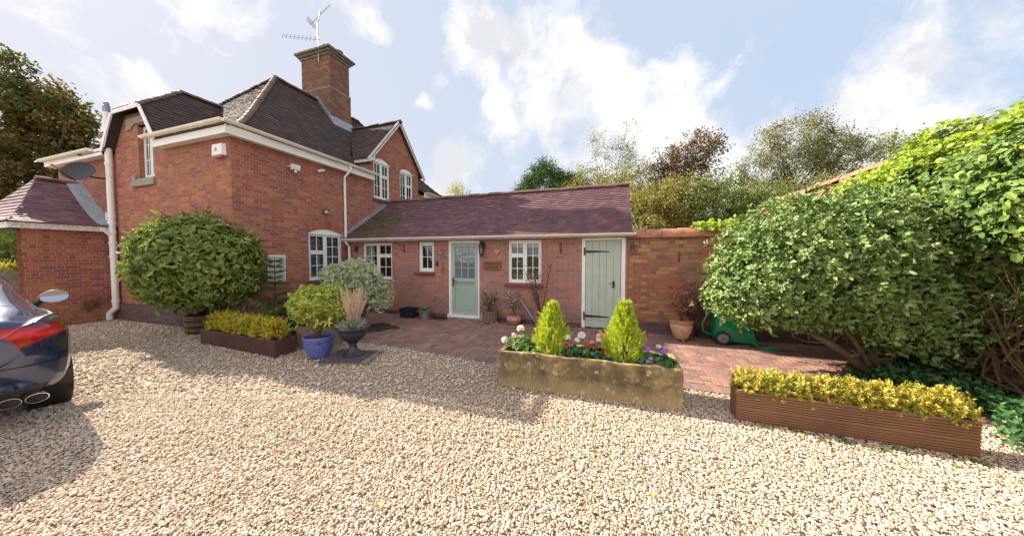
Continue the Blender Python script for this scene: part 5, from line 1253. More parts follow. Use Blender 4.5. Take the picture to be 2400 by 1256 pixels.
GER2 = leafmat('dark_geranium_leaf', [(0, (.03,.09,.03)), (.5, (.06,.15,.045)), (1, (.10,.21,.06))], .5)
def geranium(loc, label, r, h, heads, lm, seed, group='bedding flowers in the stone trough', n=150):
    rng = np.random.default_rng(seed); t_ = thing('geranium', loc, label, 'geranium', group)
    P, N, q = shell(rng, n, (loc[0], loc[1], loc[2] + h*.55), (r*1.1, r*.85, h*.62), .2, seed, .4, zmin=-.3, f=5)
    A = unit(N + [0, 0, .9] + rng.normal(size=N.shape)*.3); t1 = unit(np.cross(A, rng.normal(size=A.shape)))
    b = np.repeat(P, 5, 0); ang = np.tile(np.arange(5)*2*PI/5, len(P))[:, None]; t2 = np.cross(A, t1)
    D = np.repeat(t1, 5, 0)*np.cos(ang) + np.repeat(t2, 5, 0)*np.sin(ang)
    leaves('foliage', b, D, np.repeat(A, 5, 0), .024*rng.uniform(.8, 1.2, len(b)), .026, lm, t_, np.repeat(rng.random(len(P)), 5), droop=-.15)
    mb = MB(); branches(mb, rng, loc, P[::10], .005, .002, 3, k=4)
    for dx, dy, dz, rad, pm in heads: mb.tube([(loc[0]+dx*.5, loc[1]+dy*.5, loc[2]), (loc[0]+dx, loc[1]+dy, loc[2]+dz)], .0025, 4)
    mb.build('stems', lm, t_)
    for dx, dy, dz, rad, pm in heads:
        k = 46; d = unit(rng.normal(size=(k, 3))); d[:, 2] = np.abs(d[:, 2])*.9 - .15; C = np.array([loc[0]+dx, loc[1]+dy, loc[2]+dz]) + d*rad*.75
        bb, DD, NN = sprigs(rng, C, d, 5, (50, 80), .002); rad *= .88; leaves('flower_head', bb, DD, NN, rad*.62, rad*.58, pm, t_, rng=rng, droop=.1)
geranium((-1.12, 3.68, .37), 'white and pink geranium at the left end of the stone trough', .165, .20, [(-.20,-.05,.15,.042,PW),(-.01,.05,.29,.046,PW),(-.06,-.02,.19,.032,PP),(.00,-.03,.20,.024,PP),(.19,.04,.18,.026,PW),(-.10,.02,.21,.022,PW)], GER, 81)
geranium((-.93, 3.58, .37), 'low feathery bright green bedding plant beside the left conifer', .12, .10, [], GER, 82, n=90)
geranium((-.44, 3.60, .36), 'white and crimson geranium to the right of the left conifer', .12, .16, [(-.06,-.01,.27,.036,PW),(.05,.03,.24,.030,PW),(-.10,-.07,.03,.040,PC),(-.07,-.04,.18,.03,PC)], GER2, 83)
geranium((-.20, 3.64, .37), 'red and white geranium in the middle of the stone trough', .15, .17, [(-.06,.0,.16,.036,PR_),(-.14,.04,.28,.044,PW),(.14,-.02,.13,.036,PR_),(.03,.02,.17,.026,PR_),(.06,.06,.24,.034,PW),(.06,.05,.28,.030,PS),(-.02,.05,.20,.025,PS)], GER2, 84)
geranium((.40, 3.60, .36), 'violet and lilac geranium to the right of the right conifer', .13, .16, [(-.02,.02,.21,.040,PV),(-.0,-.05,.11,.048,PL),(.10,.05,.24,.024,PW)], GER2, 85)
geranium((.52, 3.60, .36), 'magenta and purple geranium at the right end of the stone trough', .14, .15, [(-.06,-.12,.05,.048,PM),(.03,.04,.20,.034,PV),(.04,.03,.15,.024,PV)], GER2, 86)

# blue glazed pot with pale green shrub
BL = simple('blue_glaze', (.11, .13, .40), .35, var=.25, nscale=50, coat=.3)
t_ = thing('blue_pot', (-4.42, 3.50, 0), 'blue glazed pot painted with a dark flower, standing on the gravel', 'pot')
o_ = (-4.43, 3.50, 0)
mb = MB(); mb.lathe([(.10, .0), (.14, .02), (.185, .12), (.215, .24), (.222, .32), (.228, .335), (.222, .345), (.205, .34), (.20, .29)], o_, 36); mb.build('body', BL, t_, smooth='auto')
mb = MB(); vd = Vector((0-o_[0], 0-o_[1], 0)).normalized(); sv = Vector((vd.y, -vd.x, 0)) * -1; sv = Vector((-vd.y, vd.x, 0))
def onpot(a, z):
    r_ = np.interp(z, [.12, .24, .32], [.185, .215, .222]) + .0025
    d2 = vd*math.cos(a) + sv*math.sin(a); return Vector((o_[0], o_[1], z)) + d2*r_
def pet(a0, z0_, ang, L, w): 
    da, dz = math.cos(ang), math.sin(ang); P_ = [(0, 0), (.5*L, w), (L, 0), (.5*L, -w)]
    mb.face([onpot(a0 + (px*da - py*dz)/.22, z0_ + px*dz + py*da) for px, py in P_], .5)
for k in range(5): pet(0, .265, R(90+72*k), .035, .007)
for a0 in (-.55, -.38, -.7, .4, .58, .75): pet(a0, .275 + .012*math.sin(a0*9), R(25 if a0 > 0 else 150), .022, .005)
for s_ in (-1, 1): mb.tube([onpot(s_*a, .262 + .01*math.sin(a*8)) for a in np.linspace(.12, .8, 9)], .0018, 4)
mb.build('painted_flower', simple('dark_paint', (.03, .01, .03), .4), t_)
soil(t_, o_, .205, .31)
RHO = leafmat('yellow_green_leaf', [(0, (.22,.32,.04)), (.3, (.36,.44,.07)), (.6, (.52,.54,.10)), (.85, (.60,.50,.10)), (1, (.16,.26,.05))], .42)
def rosetteplant(name, loc, label, cat, n, c, r, L, Wd, m, seed, per=7, up=.8, out=.8, spread=(45, 95), sr=.006, smat='stem', inner=.55):
    rng = np.random.default_rng(seed); t_ = thing(name, loc, label, cat)
    P, N, q = shell(rng, n, c, r, .28, seed, inner, zmin=-.6, f=4)
    A = unit(N*out + [0, 0, up] + rng.normal(size=N.shape)*.3); b, D, nn = sprigs(rng, P, A, per, spread, .004)
    cl = np.repeat(rng.random(len(P)), per)
    leaves('foliage', b, D, nn, L*rng.uniform(.65, 1.15, len(b)), Wd*rng.uniform(.8, 1.1, len(b)), m, t_, np.clip(.5*cl+.5*rng.random(len(b)), 0, .999), droop=.25)
    mb = MB(); branches(mb, rng, loc, P[::3], sr, .003, 5, k=5); mb.build('stems', M[smat], t_); return t_
rosetteplant('azalea', (-4.43, 3.50, .31), 'yellowish green leggy shrub growing in the blue pot', 'shrub', 62, (-4.47, 3.50, .64), (.40, .32, .32), .085, .034, RHO, 91, inner=.3)
# small trailing plant at the pot rim
# urn on a rubber mat over a slab
t_ = thing('paving_slab', (-3.85, 3.62, 0), 'square grey paving slab lying in the gravel under the mat', 'slab')
mb = MB(); sq = [(-4.08, 3.25), (-3.42, 3.46), (-3.62, 4.0), (-4.36, 3.86)]
mb.hexa([(*q, -.02) for q in sq] + [(*q, .035) for q in sq]); mb.build('slab', M['conc'], t_, bevel=.006)
mb = MB(); c_ = (-3.88, 3.62); sq2 = [(-4.13, 3.22), (-3.53, 3.42), (-3.68, 3.92), (-4.32, 3.82)]
mb.hexa([(*q, .0355) for q in sq2] + [(*q, .045) for q in sq2]); tag(mb.build('rubber_mat', simple('purple_brown_mat', (.085, .065, .075), .9, var=.3, nscale=50, bump=.008)), 'dark rubber mat under the black urn', 'mat')
o_ = (-3.90, 3.66, .046)
t_ = thing('garden_urn', o_, 'black fluted pedestal urn holding feather grass', 'urn')
URN = simple('black_urn', (.030, .032, .045), .45, var=.3, nscale=10, coat=.1)
mb = MB(); mb.lathe([(.155, .0), (.158, .012), (.13, .03), (.085, .06), (.055, .11), (.047, .16), (.055, .185)], o_, 48, flute=.02, nf=16); mb.build('pedestal', URN, t_, smooth='auto')
mb = MB(); mb.lathe([(.07, .185), (.072, .195), (.055, .20), (.10, .225), (.165, .28), (.20, .35), (.205, .385)], o_, 96, flute=.018, nf=24); mb.build('bowl', URN, t_, smooth='auto')
mb = MB(); mb.lathe([(.205, .385), (.215, .39), (.24, .43), (.245, .437), (.238, .444), (.22, .44), (.20, .40)], o_, 48); mb.build('rim', URN, t_, smooth='auto')
soil(t_, o_, .215, .41)
t_ = thing('feather_grass', (o_[0], o_[1], .46), 'clump of straw-coloured feathery grass growing in the black urn', 'ornamental grass')
rng = np.random.default_rng(95); mb = MB(); PL_ = []; DL = []
for i in range(120):
    a = rng.random()*2*PI; s = rng.random()**.6*.21; h = rng.uniform(.40, .68); b0 = Vector((o_[0]+rng.normal()*.03, o_[1]+rng.normal()*.03, .46)); tp = b0 + Vector((math.cos(a)*s+.03, math.sin(a)*s, h))
    mb.tube([b0, b0.lerp(tp, .5) + Vector((0,0,.015)), tp], [.002, .0018, .001], 3)
    for q in np.linspace(.55, 1, 26): PL_.append(b0.lerp(tp, q)); DL.append((tp-b0).normalized()*1.0 + Vector(rng.normal(size=3))*.28)
STR = leafmat('straw', [(0, (.58,.44,.30)), (.5, (.74,.60,.44)), (1, (.84,.72,.58))], .7, tr=.3)
mb.build('stalks', STR, t_)
leaves('plumes', np.array(PL_), np.array(DL), rng.normal(size=(len(PL_), 3)), .035, .004, STR, t_, rng=rng, simple_=True)
BLG = leafmat('blue_green_grass', [(0, (.26,.32,.28)), (.5, (.38,.44,.38)), (1, (.50,.50,.36))], .6, tr=.2)
n = 900; A = unit(rng.normal(size=(n, 3))*[1, 1, .35] + [0, 0, .9]); leaves('blades', np.array([(o_[0], o_[1], .45)]) + rng.normal(size=(n, 3))*[.045, .045, .004], A, rng.normal(size=(n, 3)), .20*rng.uniform(.6, 1.1, n), .004, BLG, t_, rng=rng, droop=.2, simple_=False)
# square stone planter with euonymus
t_ = thing('square_stone_planter', (-4.97, 3.86, 0), 'square buff stone planter half hidden behind the blue pot', 'planter')
SP = simple('buff_stone', (.26, .20, .11), .9, var=.35, nscale=10, bump=.006)
mb = MB(); q = [(-5.25, 3.72), (-4.68, 3.92), (-4.86, 4.42), (-5.43, 4.22)]; qi = [(a*.9 - .5055, b*.9 + .407) for a, b in q]
for k in range(4):
    a, b, c, d = q[k], q[(k+1) % 4], qi[(k+1) % 4], qi[k]; mb.hexa([(*a,0),(*b,0),(*c,0),(*d,0),(*a,.38),(*b,.38),(*c,.38),(*d,.38)])
mb.build('body', SP, t_, bevel=.006); mb = MB(); mb.face([(*a, .34) for a in qi]); mb.build('soil', M['soil'], t_)
EUO = leafmat('euonymus_leaf', [(0, (.12,.24,.03)), (.25, (.30,.42,.05)), (.5, (.50,.54,.08)), (.75, (.62,.60,.16)), (1, (.09,.20,.04))], .4)
rng = np.random.default_rng(96); t_ = thing('euonymus', (-5.05, 4.05, .35), 'dense yellow and green variegated shrub in the square stone planter', 'shrub')
shrub(t_, rng, (-5.08, 4.02, .70), (.50, .46, .40), 1100, 6, .045, .026, EUO, lump=.16, seed=97, inner=.6)
mb = MB(); branches(mb, rng, (-5.05, 4.07, .34), shell(rng, 30, (-5.05, 4.05, .68), (.4, .38, .3), 0, 1, .5, zmin=0)[0], .012, .003, 4); mb.build('stems', M['stem'], t_)
# brown pot behind the urn with the dogwood
t_ = thing('brown_glazed_pot', (-5.2, 5.1, 0), 'dark reddish brown glazed pot behind the black urn', 'pot')
mb = MB(); mb.lathe([(.15, 0), (.20, .06), (.25, .2), (.24, .33), (.26, .36), (.25, .37), (.23, .34)], (-5.0, 4.62, 0), 28); mb.build('body', simple('brown_glaze', (.13, .035, .02), .35, var=.3, coat=.3), t_, smooth='auto'); soil(t_, (-5.0, 4.62, 0), .23, .33)
DOG = leafmat('variegated_dogwood_leaf', [(0, (.20,.30,.14)), (.2, (.34,.44,.24)), (.45, (.55,.60,.42)), (.7, (.66,.68,.52)), (.9, (.26,.38,.16)), (1, (.45,.26,.20))], .5)
rng = np.random.default_rng(98); t_ = thing('variegated_dogwood', (-5.35, 5.15, .0), 'airy cream and green variegated shrub in front of the house corner window', 'shrub')
for c_, r_, n_ in (((-5.42, 5.20, 1.08), (.60, .45, .46), 1500), ((-5.0, 5.35, .75), (.34, .3, .40), 500), ((-5.85, 5.05, 1.05), (.35, .3, .42), 450)):
    P, N, q = shell(rng, n_, c_, r_, .22, int(n_), .35, zmin=-.8, f=4)
    b, D, nn = sprigs(rng, P, unit(N*.7 + [0, 0, .6] + rng.normal(size=N.shape)*.5), 5, (25, 90), .006)
    leaves('foliage', b, D, nn, .058*rng.uniform(.6, 1.15, len(b)), .024, DOG, t_, np.clip(.4*np.repeat(rng.random(len(P)), 5)+.6*rng.random(len(b)), 0, .999), droop=.3)
mb = MB(); branches(mb, rng, (-5.3, 5.12, .0), shell(rng, 60, (-5.4, 5.2, 1.1), (.6, .45, .5), .1, 1, .5, zmin=-.4)[0], .011, .003, 5); mb.build('stems', simple('red_stem', (.16, .03, .02), .6), t_)
# low trailing shoots by the bed
# small fir
FIR = leafmat('fir_needle', [(0, (.05,.10,.02)), (.5, (.10,.15,.03)), (.85, (.17,.20,.05)), (1, (.20,.14,.05))], .6)
rng = np.random.default_rng(99); t_ = thing('young_fir', (-7.0, 4.55, 0), 'small open-branched fir tree in front of the green meter cupboard', 'fir')
mb = MB(); mb.tube([(-7.02, 4.55, 0), (-7.02, 4.55, 1.60)], [.022, .005], 6); P = []; D = []
for lv in range(11):
    z = .25 + lv*.125; R_ = .62*(1 - lv/12)**.8
    for k in range(8):
        a = rng.random()*2*PI; L = R_*rng.uniform(.75, 1.1); q0 = np.array([-7.02, 4.55, z]); q1 = q0 + [math.cos(a)*L, math.sin(a)*L*.8, L*.16+rng.normal()*.03]; mb.tube([q0, q1], [.006, .002], 4)
        for j in range(6):
            b0 = q0 + (q1-q0)*(.25+.7*j/5)
            for s in (-1, 1):
                v = np.array([math.cos(a+s*.9), math.sin(a+s*.9), .1])*L*.28*(1-j/9); mb.tube([b0, b0+v], [.003, .001], 3)
                for w_ in np.linspace(0, 1, 12): P.append(b0+v*w_); D.append(v/np.linalg.norm(v)+rng.normal(size=3)*.7)
        for w_ in np.linspace(.15, 1, 20): P.append(q0+(q1-q0)*w_); D.append((q1-q0)/L+rng.normal(size=3)*.7)
mb.build('trunk', M['stem'], t_); P = np.array(P); leaves('needles', P, np.array(D), rng.normal(size=P.shape), .030, .0045, FIR, t_, rng=rng, simple_=True)
# fern-like filler plants in the bed
FER = leafmat('mixed_green_leaf', [(0, (.05,.12,.03)), (.5, (.12,.22,.05)), (1, (.24,.32,.08))], .5); HEL = leafmat('dark_blue_green_leaf', [(0, (.03,.07,.05)), (.6, (.06,.12,.09)), (1, (.12,.19,.15))], .4)
stemplant('leafy_perennial', (-6.45, 4.05, 0), 'light green leafy perennial between the fir and the golden box', 'plant', 14, .75, .30, FER, .06, .022, 9, np.random.default_rng(101), sub=3)
rosetteplant('hellebore', (-5.65, 3.95, 0), 'low dark blue-green leafy plant beside the square stone planter', 'plant', 70, (-5.7, 3.95, .25), (.34, .25, .22), .10, .035, HEL, 102)
stemplant('pink_flowered_plant', (-7.15, 3.98, 0), 'shaded perennial with magenta flowers at the foot of the laurel', 'plant', 12, .80, .35, FER, .045, .018, 10, np.random.default_rng(103), flowers=(10, PM, .035, 6), sub=3)
stemplant('bedding_rose', (-6.2, 4.9, 0), 'dark twiggy rose in the bed below the arched window', 'plant', 12, .9, .45, BURG, .045, .024, 10, np.random.default_rng(104), sub=4)
# dry tangled climber at the foot of the soil pipe
stemplant('dry_bramble', (-12.45, 3.6, 0), 'tangle of dry reddish stems at the foot of the porch wall', 'bramble', 46, .72, .75, BURG, .02, .008, 2, np.random.default_rng(105), sub=6, smat='bark', stem_r=.006)

# laurel in a half barrel
t_ = thing('half_barrel', (-8.28, 3.88, 0), 'half barrel of weathered oak with black hoops under the laurel', 'barrel')
bc = (-8.28, 3.88, 0)
m_ = facecol('oak_stave', [(0, (.16,.095,.045)), (.5, (.24,.145,.07)), (1, (.12,.075,.04))], .8, fine=25)
mb = MB(); K = 22
for j in range(K):
    a0, a1 = 2*PI*j/K+.008, 2*PI*(j+1)/K-.008; pr_ = [(.225, .0), (.25, .14), (.262, .28), (.265, .38)]; r_ = random.random()
    for (ra, za), (rb, zb) in zip(pr_, pr_[1:]): mb.face([(bc[0]+ra*math.cos(a0),bc[1]+ra*math.sin(a0),za),(bc[0]+ra*math.cos(a1),bc[1]+ra*math.sin(a1),za),(bc[0]+rb*math.cos(a1),bc[1]+rb*math.sin(a1),zb),(bc[0]+rb*math.cos(a0),bc[1]+rb*math.sin(a0),zb)], r_)
    mb.face([(bc[0]+.265*math.cos(a0),bc[1]+.265*math.sin(a0),.38),(bc[0]+.265*math.cos(a1),bc[1]+.265*math.sin(a1),.38),(bc[0]+.235*math.cos(a1),bc[1]+.235*math.sin(a1),.38),(bc[0]+.235*math.cos(a0),bc[1]+.235*math.sin(a0),.38)], r_)
mb.lathe([(.22, .0), (.245, .14), (.256, .28), (.235, .37), (.23, .3)], bc, 24); mb.build('staves', m_, t_)
for z in (.035, .15, .27): mb = MB(); r_ = np.interp(z, [0, .14, .28], [.225, .25, .262]); mb.lathe([(r_+.004, z-.016), (r_+.009, z-.014), (r_+.011, z+.014), (r_+.006, z+.016)], bc, 28); mb.build('hoop', M['black'], t_)
soil(t_, bc, .24, .34)
LAU = leafmat('laurel_leaf', [(0, (.10,.16,.035)), (.3, (.16,.23,.05)), (.55, (.23,.30,.065)), (.8, (.32,.37,.09)), (.93, (.44,.44,.12)), (1, (.52,.44,.12))], .30, tr=.28, spec=.5)
rng = np.random.default_rng(110); t_ = thing('laurel', (-8.28, 3.88, .34), 'large rounded glossy laurel bush in the half barrel', 'laurel')
shrub(t_, rng, (-8.08, 3.80, 1.45), (1.06, .92, 1.0), 3000, 4, .115, .05, LAU, lump=.10, seed=111, inner=.60, upb=.1, spread=(30, 110), zmin=-.92, rad=.012, f=3)
mb = MB(); branches(mb, rng, bc[:2]+(.33,), shell(rng, 60, (-8.18, 3.8, 1.4), (1.05, .8, .8), .05, 1, .6, zmin=-.7)[0], .022, .004, 6, up=.8); mb.build('stems', M['stem'], t_)
# ================================================================== BIG SHRUB, IVY, GROUND COVER ON THE RIGHT
COTO = leafmat('cotoneaster_leaf', [(0, (.07,.12,.03)), (.3, (.13,.21,.055)), (.6, (.20,.30,.09)), (.85, (.32,.40,.16)), (1, (.52,.46,.24))], .45, tr=.2, spec=.3)
rng = np.random.default_rng(120)
t_ = thing('evergreen_shrub', (3.35, 5.25, 0), 'very large spreading evergreen shrub with oval leaves in front of the garden wall', 'shrub')
tb = (3.38, 5.22, 0)
for k, (c_, r_, n_) in enumerate((((2.78, 5.25, 1.50), (1.34, .92, 1.02), 5600), ((2.85, 4.95, .98), (.70, .42, .40), 700), ((3.55, 5.0, .85), (.62, .5, .55), 800), ((2.05, 5.05, 1.20), (.74, .62, .64), 1800), ((3.35, 5.15, 1.15), (.72, .62, .60), 1500))):
    n_ = int(n_*.86); P, N, q = shell(rng, n_, c_, r_, .22, 121+k, .66, zmin=-.88, f=5.0)
    A = unit(N + [0, 0, .25] + rng.normal(size=N.shape)*.38)
    b, D, nn = sprigs(rng, P, A, 6, (30, 90), .012)
    cl = np.repeat(rng.random(len(P)), 6)
    leaves('foliage', b, D, nn, .066*rng.uniform(.45, 1.15, len(b)), .033*rng.uniform(.85, 1.15, len(b)), COTO, t_, np.clip(.5*cl+.5*rng.random(len(b)), 0, .999), droop=.15)
    if k == 0: P0, N0 = P, N
mb = MB(); tg = shell(rng, 14, (2.7, 5.3, 1.5), (1.15, .8, .75), .05, 1, .75, zmin=-.4)[0]
branches(mb, rng, tb, tg, .034, .006, 7, wig=.10, up=.4, k=6)
for a, b_ in (((3.40, 5.24, 0), (2.95, 5.1, .75)), ((3.30, 5.2, 0), (2.45, 4.95, .62)), ((3.45, 5.3, 0), (3.5, 5.2, .8))): mb.tube([a, Vector(a).lerp(Vector(b_), .5)+Vector((.03,0,.05)), b_], [.075, .05, .03], 8)
M['bark3'] = simple('olive_bark', (.13, .095, .05), .85, var=.4, nscale=20, bump=.01)
mb.build('trunk', M['bark3'], t_, smooth=True)
mb = MB(); low = shell(rng, 16, (2.75, 5.0, .75), (1.25, .75, .35), .1, 2, .6, zmin=-.9)[0]; branches(mb, rng, (3.2, 5.15, .25), low, .014, .003, 6, wig=.2, k=5); mb.build('twigs', M['bark3'], t_)
SEED = leafmat('faded_flower', [(0, (.36,.24,.15)), (.5, (.50,.36,.24)), (1, (.42,.22,.16))], .8, tr=.2)
ii = rng.choice(np.where(N0[:, 2] > -.3)[0], 110); C = P0[ii] + N0[ii]*.05; m2 = 26
b = np.repeat(C, m2, 0) + rng.normal(size=(len(C)*m2, 3))*[.035, .035, .018]
leaves('faded_flower_clusters', b, rng.normal(size=b.shape), rng.normal(size=b.shape), .014, .010, SEED, t_, rng=rng, simple_=True)

IVY = leafmat('ivy_leaf', [(0, (.04,.08,.02)), (.35, (.085,.15,.03)), (.65, (.15,.24,.045)), (.88, (.27,.35,.075)), (1, (.44,.48,.13))], .52, tr=.2, spec=.28)
VINE = leafmat('lime_vine_leaf', [(0, (.20,.30,.04)), (.5, (.38,.50,.07)), (1, (.58,.62,.14))], .6, tr=.5)
rng = np.random.default_rng(130)
t_ = thing('ivy', (4.0, 4.5, 0), 'thick ivy smothering the outbuilding at the right edge of the picture', 'ivy')
def ivysurf(y, s):
    """s 0..1 from the ground up and over the roof"""
    top = 3.55 - .085*(y-4) - .50*np.clip((y-6.0)/2.4, 0, 1)**1.2
    z = np.interp(s, [0, .15, .45, .7, .9, 1], [.05, .5, 1.5, 2.45, 3.2, 3.65]) * top/3.65
    x = np.interp(s, [0, .15, .35, .55, .75, .9, 1], [3.98, 3.98, 3.86, 3.60, 3.72, 4.2, 4.75])
    # clumps
    g = .13*np.sin(y*2.3 + z*1.7) + .10*np.sin(y*5.1 - z*3.7 + 1) + .06*np.sin(y*11 + z*9)
    return x - g, z + .25*g
n = 17500
y = rng.uniform(2.2, 8.9, n); s = rng.random(n)**.8
keep = ~((s < .30) & (rng.random(n) < .55)); y, s = y[keep], s[keep]
x, z = ivysurf(y, s); dpt = rng.random(len(y))**1.5*.22
P = np.stack([x + dpt, y, z - dpt*.2], 1); e = 1e-2
x2, z2 = ivysurf(y, s+e); N = unit(np.stack([-(z2-z), np.zeros(len(y)), (x2-x)], 1)); N[N[:, 0] > .3] *= -1; N = unit(N + np.array([-.25, -.2, .25]))
P += N*rng.normal(size=(len(P), 1))*.05
A = unit(N + rng.normal(size=N.shape)*.35); b, D, nn = sprigs(rng, P, A, 4, (45, 100), .02)
lv = np.exp(rng.normal(size=len(b))*.35).clip(.4, 1.7)*.052
leaves('foliage', b, D, nn, lv, lv*rng.uniform(.6, .95, len(b)), IVY, t_, np.clip(.5*np.repeat(rng.random(len(P)), 4)+.5*rng.random(len(b)), 0, .999), droop=.25)
mb = MB()
for i in range(230):
    y0_ = rng.uniform(2.6, 6.6); p0 = Vector((rng.uniform(3.75, 4.05), y0_, rng.uniform(0, 1.1))); p1 = Vector((rng.uniform(3.6, 3.95), y0_ + rng.normal()*.7, rng.uniform(.7, 2.3)))
    pts = [p0.lerp(p1, q) + Vector(rng.normal(size=3))*.06 for q in np.linspace(0, 1, 7)]; mb.tube(pts, [.010, .009, .008, .007, .006, .004, .003], 4)
mb.build('bare_stems', M['stem'], t_)
t_ = thing('climbing_vine', (4.3, 6, 3), 'bright lime green vine leaves scrambling along the top of the ivy', 'vine')
n = 1700; y = rng.uniform(3.4, 8.8, n); x, z = ivysurf(y, np.clip(.83 + .18*rng.random(n), 0, 1)); P = np.stack([x - .02, y, z + rng.random(n)*.13], 1)
b, D, nn = sprigs(rng, P, unit(rng.normal(size=P.shape)*.5 + [-.3, -.1, .9]), 4, (50, 95), .03)
leaves('foliage', b, D, nn, .078*rng.uniform(.5, 1.15, len(b)), .07*rng.uniform(.6, 1.1, len(b)), VINE, t_, rng=rng, droop=.3)
n = 90; P = np.stack([rng.uniform(1.55, 2.3, n), 6.85 + rng.normal(size=n)*.1, 2.14 + rng.random(n)*.14], 1)
b, D, nn = sprigs(rng, P, unit(rng.normal(size=P.shape)*.5 + [-.1, -.4, .9]), 3, (50, 95), .03)
t2 = thing('wall_creeper', (1.9, 6.9, 2.1), 'sprig of lime green creeper trailing over the garden wall coping', 'creeper')
leaves('foliage', b, D, nn, .085*rng.uniform(.5, 1.1, len(b)), .07, VINE, t2, rng=rng, droop=.3)
mb = MB(); mb.tube([(2.5, 6.9, 2.2), (2.1, 6.85, 2.2), (1.8, 6.83, 2.2), (1.56, 6.8, 2.16)], .006, 5); mb.build('stem', M['stem'], t2)
# ground ivy below the shrub, behind the brown planter
n = 3600; x = rng.uniform(2.55, 4.15, n); y = rng.uniform(3.45, 5.6, n); k = (x + .2*np.sin(y*4) > 3.35 - .15*np.clip(y-4.6, 0, 1)) & (y > 3.52); k &= ~((x < 2.85) & (y < 3.7)); x, y = x[k], y[k]
P = np.stack([x, y, .03 + .22*rng.random(len(x))*np.clip((x-2.9)*2, .15, 1)], 1)
b, D, nn = sprigs(rng, P, unit(rng.normal(size=P.shape)*.45 + [-.2, -.4, .9]), 3, (50, 95), .02)
o = leaves('ground_ivy', b, D, nn, .055*rng.uniform(.5, 1.1, len(b)), .042, GER2, None, rng=rng, droop=.25)
tag(o, 'dark ivy and low leaves carpeting the ground behind the brown planter', 'ground cover', kind='stuff')
# small weeds through the gravel in front of the brown planter, fallen leaves
n = 26; x = rng.uniform(1.35, 2.75, n); y = 3.37 - rng.random(n)*.22*(rng.random(n)) ; P = np.repeat(np.stack([x, y, np.full(n, .005)], 1), 9, 0) + rng.normal(size=(n*9, 3))*[.012, .012, .002]
o = leaves('weeds', P, unit(rng.normal(size=P.shape)*[1, 1, .3] + [0, 0, .5]), rng.normal(size=P.shape)*.3 + [0, 0, 1.], .032, .014, FER, None, rng=rng)
tag(o, 'tiny green weeds coming up through the gravel by the brown planter', 'weeds', kind='stuff')
FALL = leafmat('fallen_leaf', [(0, (.55,.30,.04)), (.3, (.62,.45,.08)), (.5, (.40,.12,.03)), (.7, (.60,.55,.35)), (1, (.25,.10,.04))], .6, tr=.1)
n = 170; x = rng.uniform(-8.5, 3.0, n); y = rng.uniform(1.0, 6.7, n); k = (y < 3.2) | (y > 4.2) & (x > -4.8); x, y = x[k][:110], y[k][:110]
P = np.stack([x, y, np.full(len(x), .024)], 1)
o = leaves('fallen_leaves', P, rng.normal(size=P.shape)*[1, 1, .15], rng.normal(size=P.shape)*.2 + [0, 0, 1.], .045*rng.uniform(.4, 1.2, len(P)), .028, FALL, None, rng=rng)
tag(o, 'scattered yellow and brown fallen leaves on gravel and bricks', 'fallen leaves', kind='stuff')

# ================================================================== TREES
def tree(name, label, base, H, blobs, lm, seed, trunk_r=.16, twigs=420, per=16, L=.10, Wd=.055, spread=.30, bark='bark', group=None, droop=.2, cat='tree', limb=26, inner=.35, strays=0):
    rng = np.random.default_rng(seed); t_ = thing(name, base, label, cat, group)
    base = np.array(base, float); w_ = np.array([b[1][0]*b[1][1]*b[1][2] for b in blobs])**.7; w_ /= w_.sum()
    P = []; N = []
    for (c_, r_), q in zip(blobs, w_):
        p, nn, _ = shell(rng, max(6, int(twigs*q)), c_, r_, .25, seed+len(P), inner, f=1.6/max(r_)*2); P.append(p); N.append(nn)
    P = np.concatenate(P); N = np.concatenate(N)
    mb = MB(); top = base + [0, 0, H*.55]; mb.tube([base, base*.5+top*.5+rng.normal(size=3)*.06, top], [trunk_r, trunk_r*.75, trunk_r*.45], 9)
    li = rng.choice(len(P), min(limb, len(P)), replace=False); joints = []
    for i in li:
        s = rng.uniform(.3, 1.); p0 = base*(1-s) + top*s; p1 = P[i]; mid = p0*.5 + p1*.5 + [0, 0, np.linalg.norm(p1-p0)*.10] + rng.normal(size=3)*.12
        pts = [p0*(1-q)**2 + mid*2*q*(1-q) + p1*q*q for q in np.linspace(0, 1, 8)]; mb.tube(pts, list(np.linspace(trunk_r*.36, trunk_r*.05, 8)), 6); joints += pts[3:]
    J = np.array(joints)
    for i in range(len(P)):
        d2 = ((J - P[i])**2).sum(1); j = J[d2.argmin()]; v = P[i]-j
        mb.tube([j, j + v*.5 + rng.normal(size=3)*.04*np.linalg.norm(v), P[i]], [trunk_r*.09, trunk_r*.06, trunk_r*.03], 4, cap=False)
    mb.build('trunk', M[bark], t_)
    k = per; A = unit(N*.7 + rng.normal(size=N.shape)*.6 + [0, 0, .25]); s = rng.random((len(P), k, 1))
    B = (P[:, None] + A[:, None]*(s-.3)*spread*1.3 + rng.normal(size=(len(P), k, 3))*spread*.33).reshape(-1, 3)
    D = unit(np.repeat(A, k, 0) + rng.normal(size=B.shape)*.9 + [0, 0, -droop]); nn = unit(rng.normal(size=B.shape)*.6 + [0, 0, 1.])
    cl = np.repeat(rng.random(len(P)), k)
    leaves('crown', B, D, nn, L*rng.uniform(.6, 1.2, len(B)), Wd*rng.uniform(.7, 1.2, len(B)), lm, t_, np.clip(.6*cl+.4*rng.random(len(B)), 0, .999), simple_=True, droop=.2)
    return t_
def lmt(n, *c, tr=.3): return leafmat(n, [(i/(len(c)-1), q) for i, q in enumerate(c)], .5, tr=tr)
L_CON = lmt('yew_leaf', (.035,.09,.018), (.06,.14,.025), (.10,.20,.035), tr=.2)
L_BIR = lmt('birch_leaf', (.16,.20,.09), (.24,.28,.14), (.34,.36,.20), (.12,.15,.06))
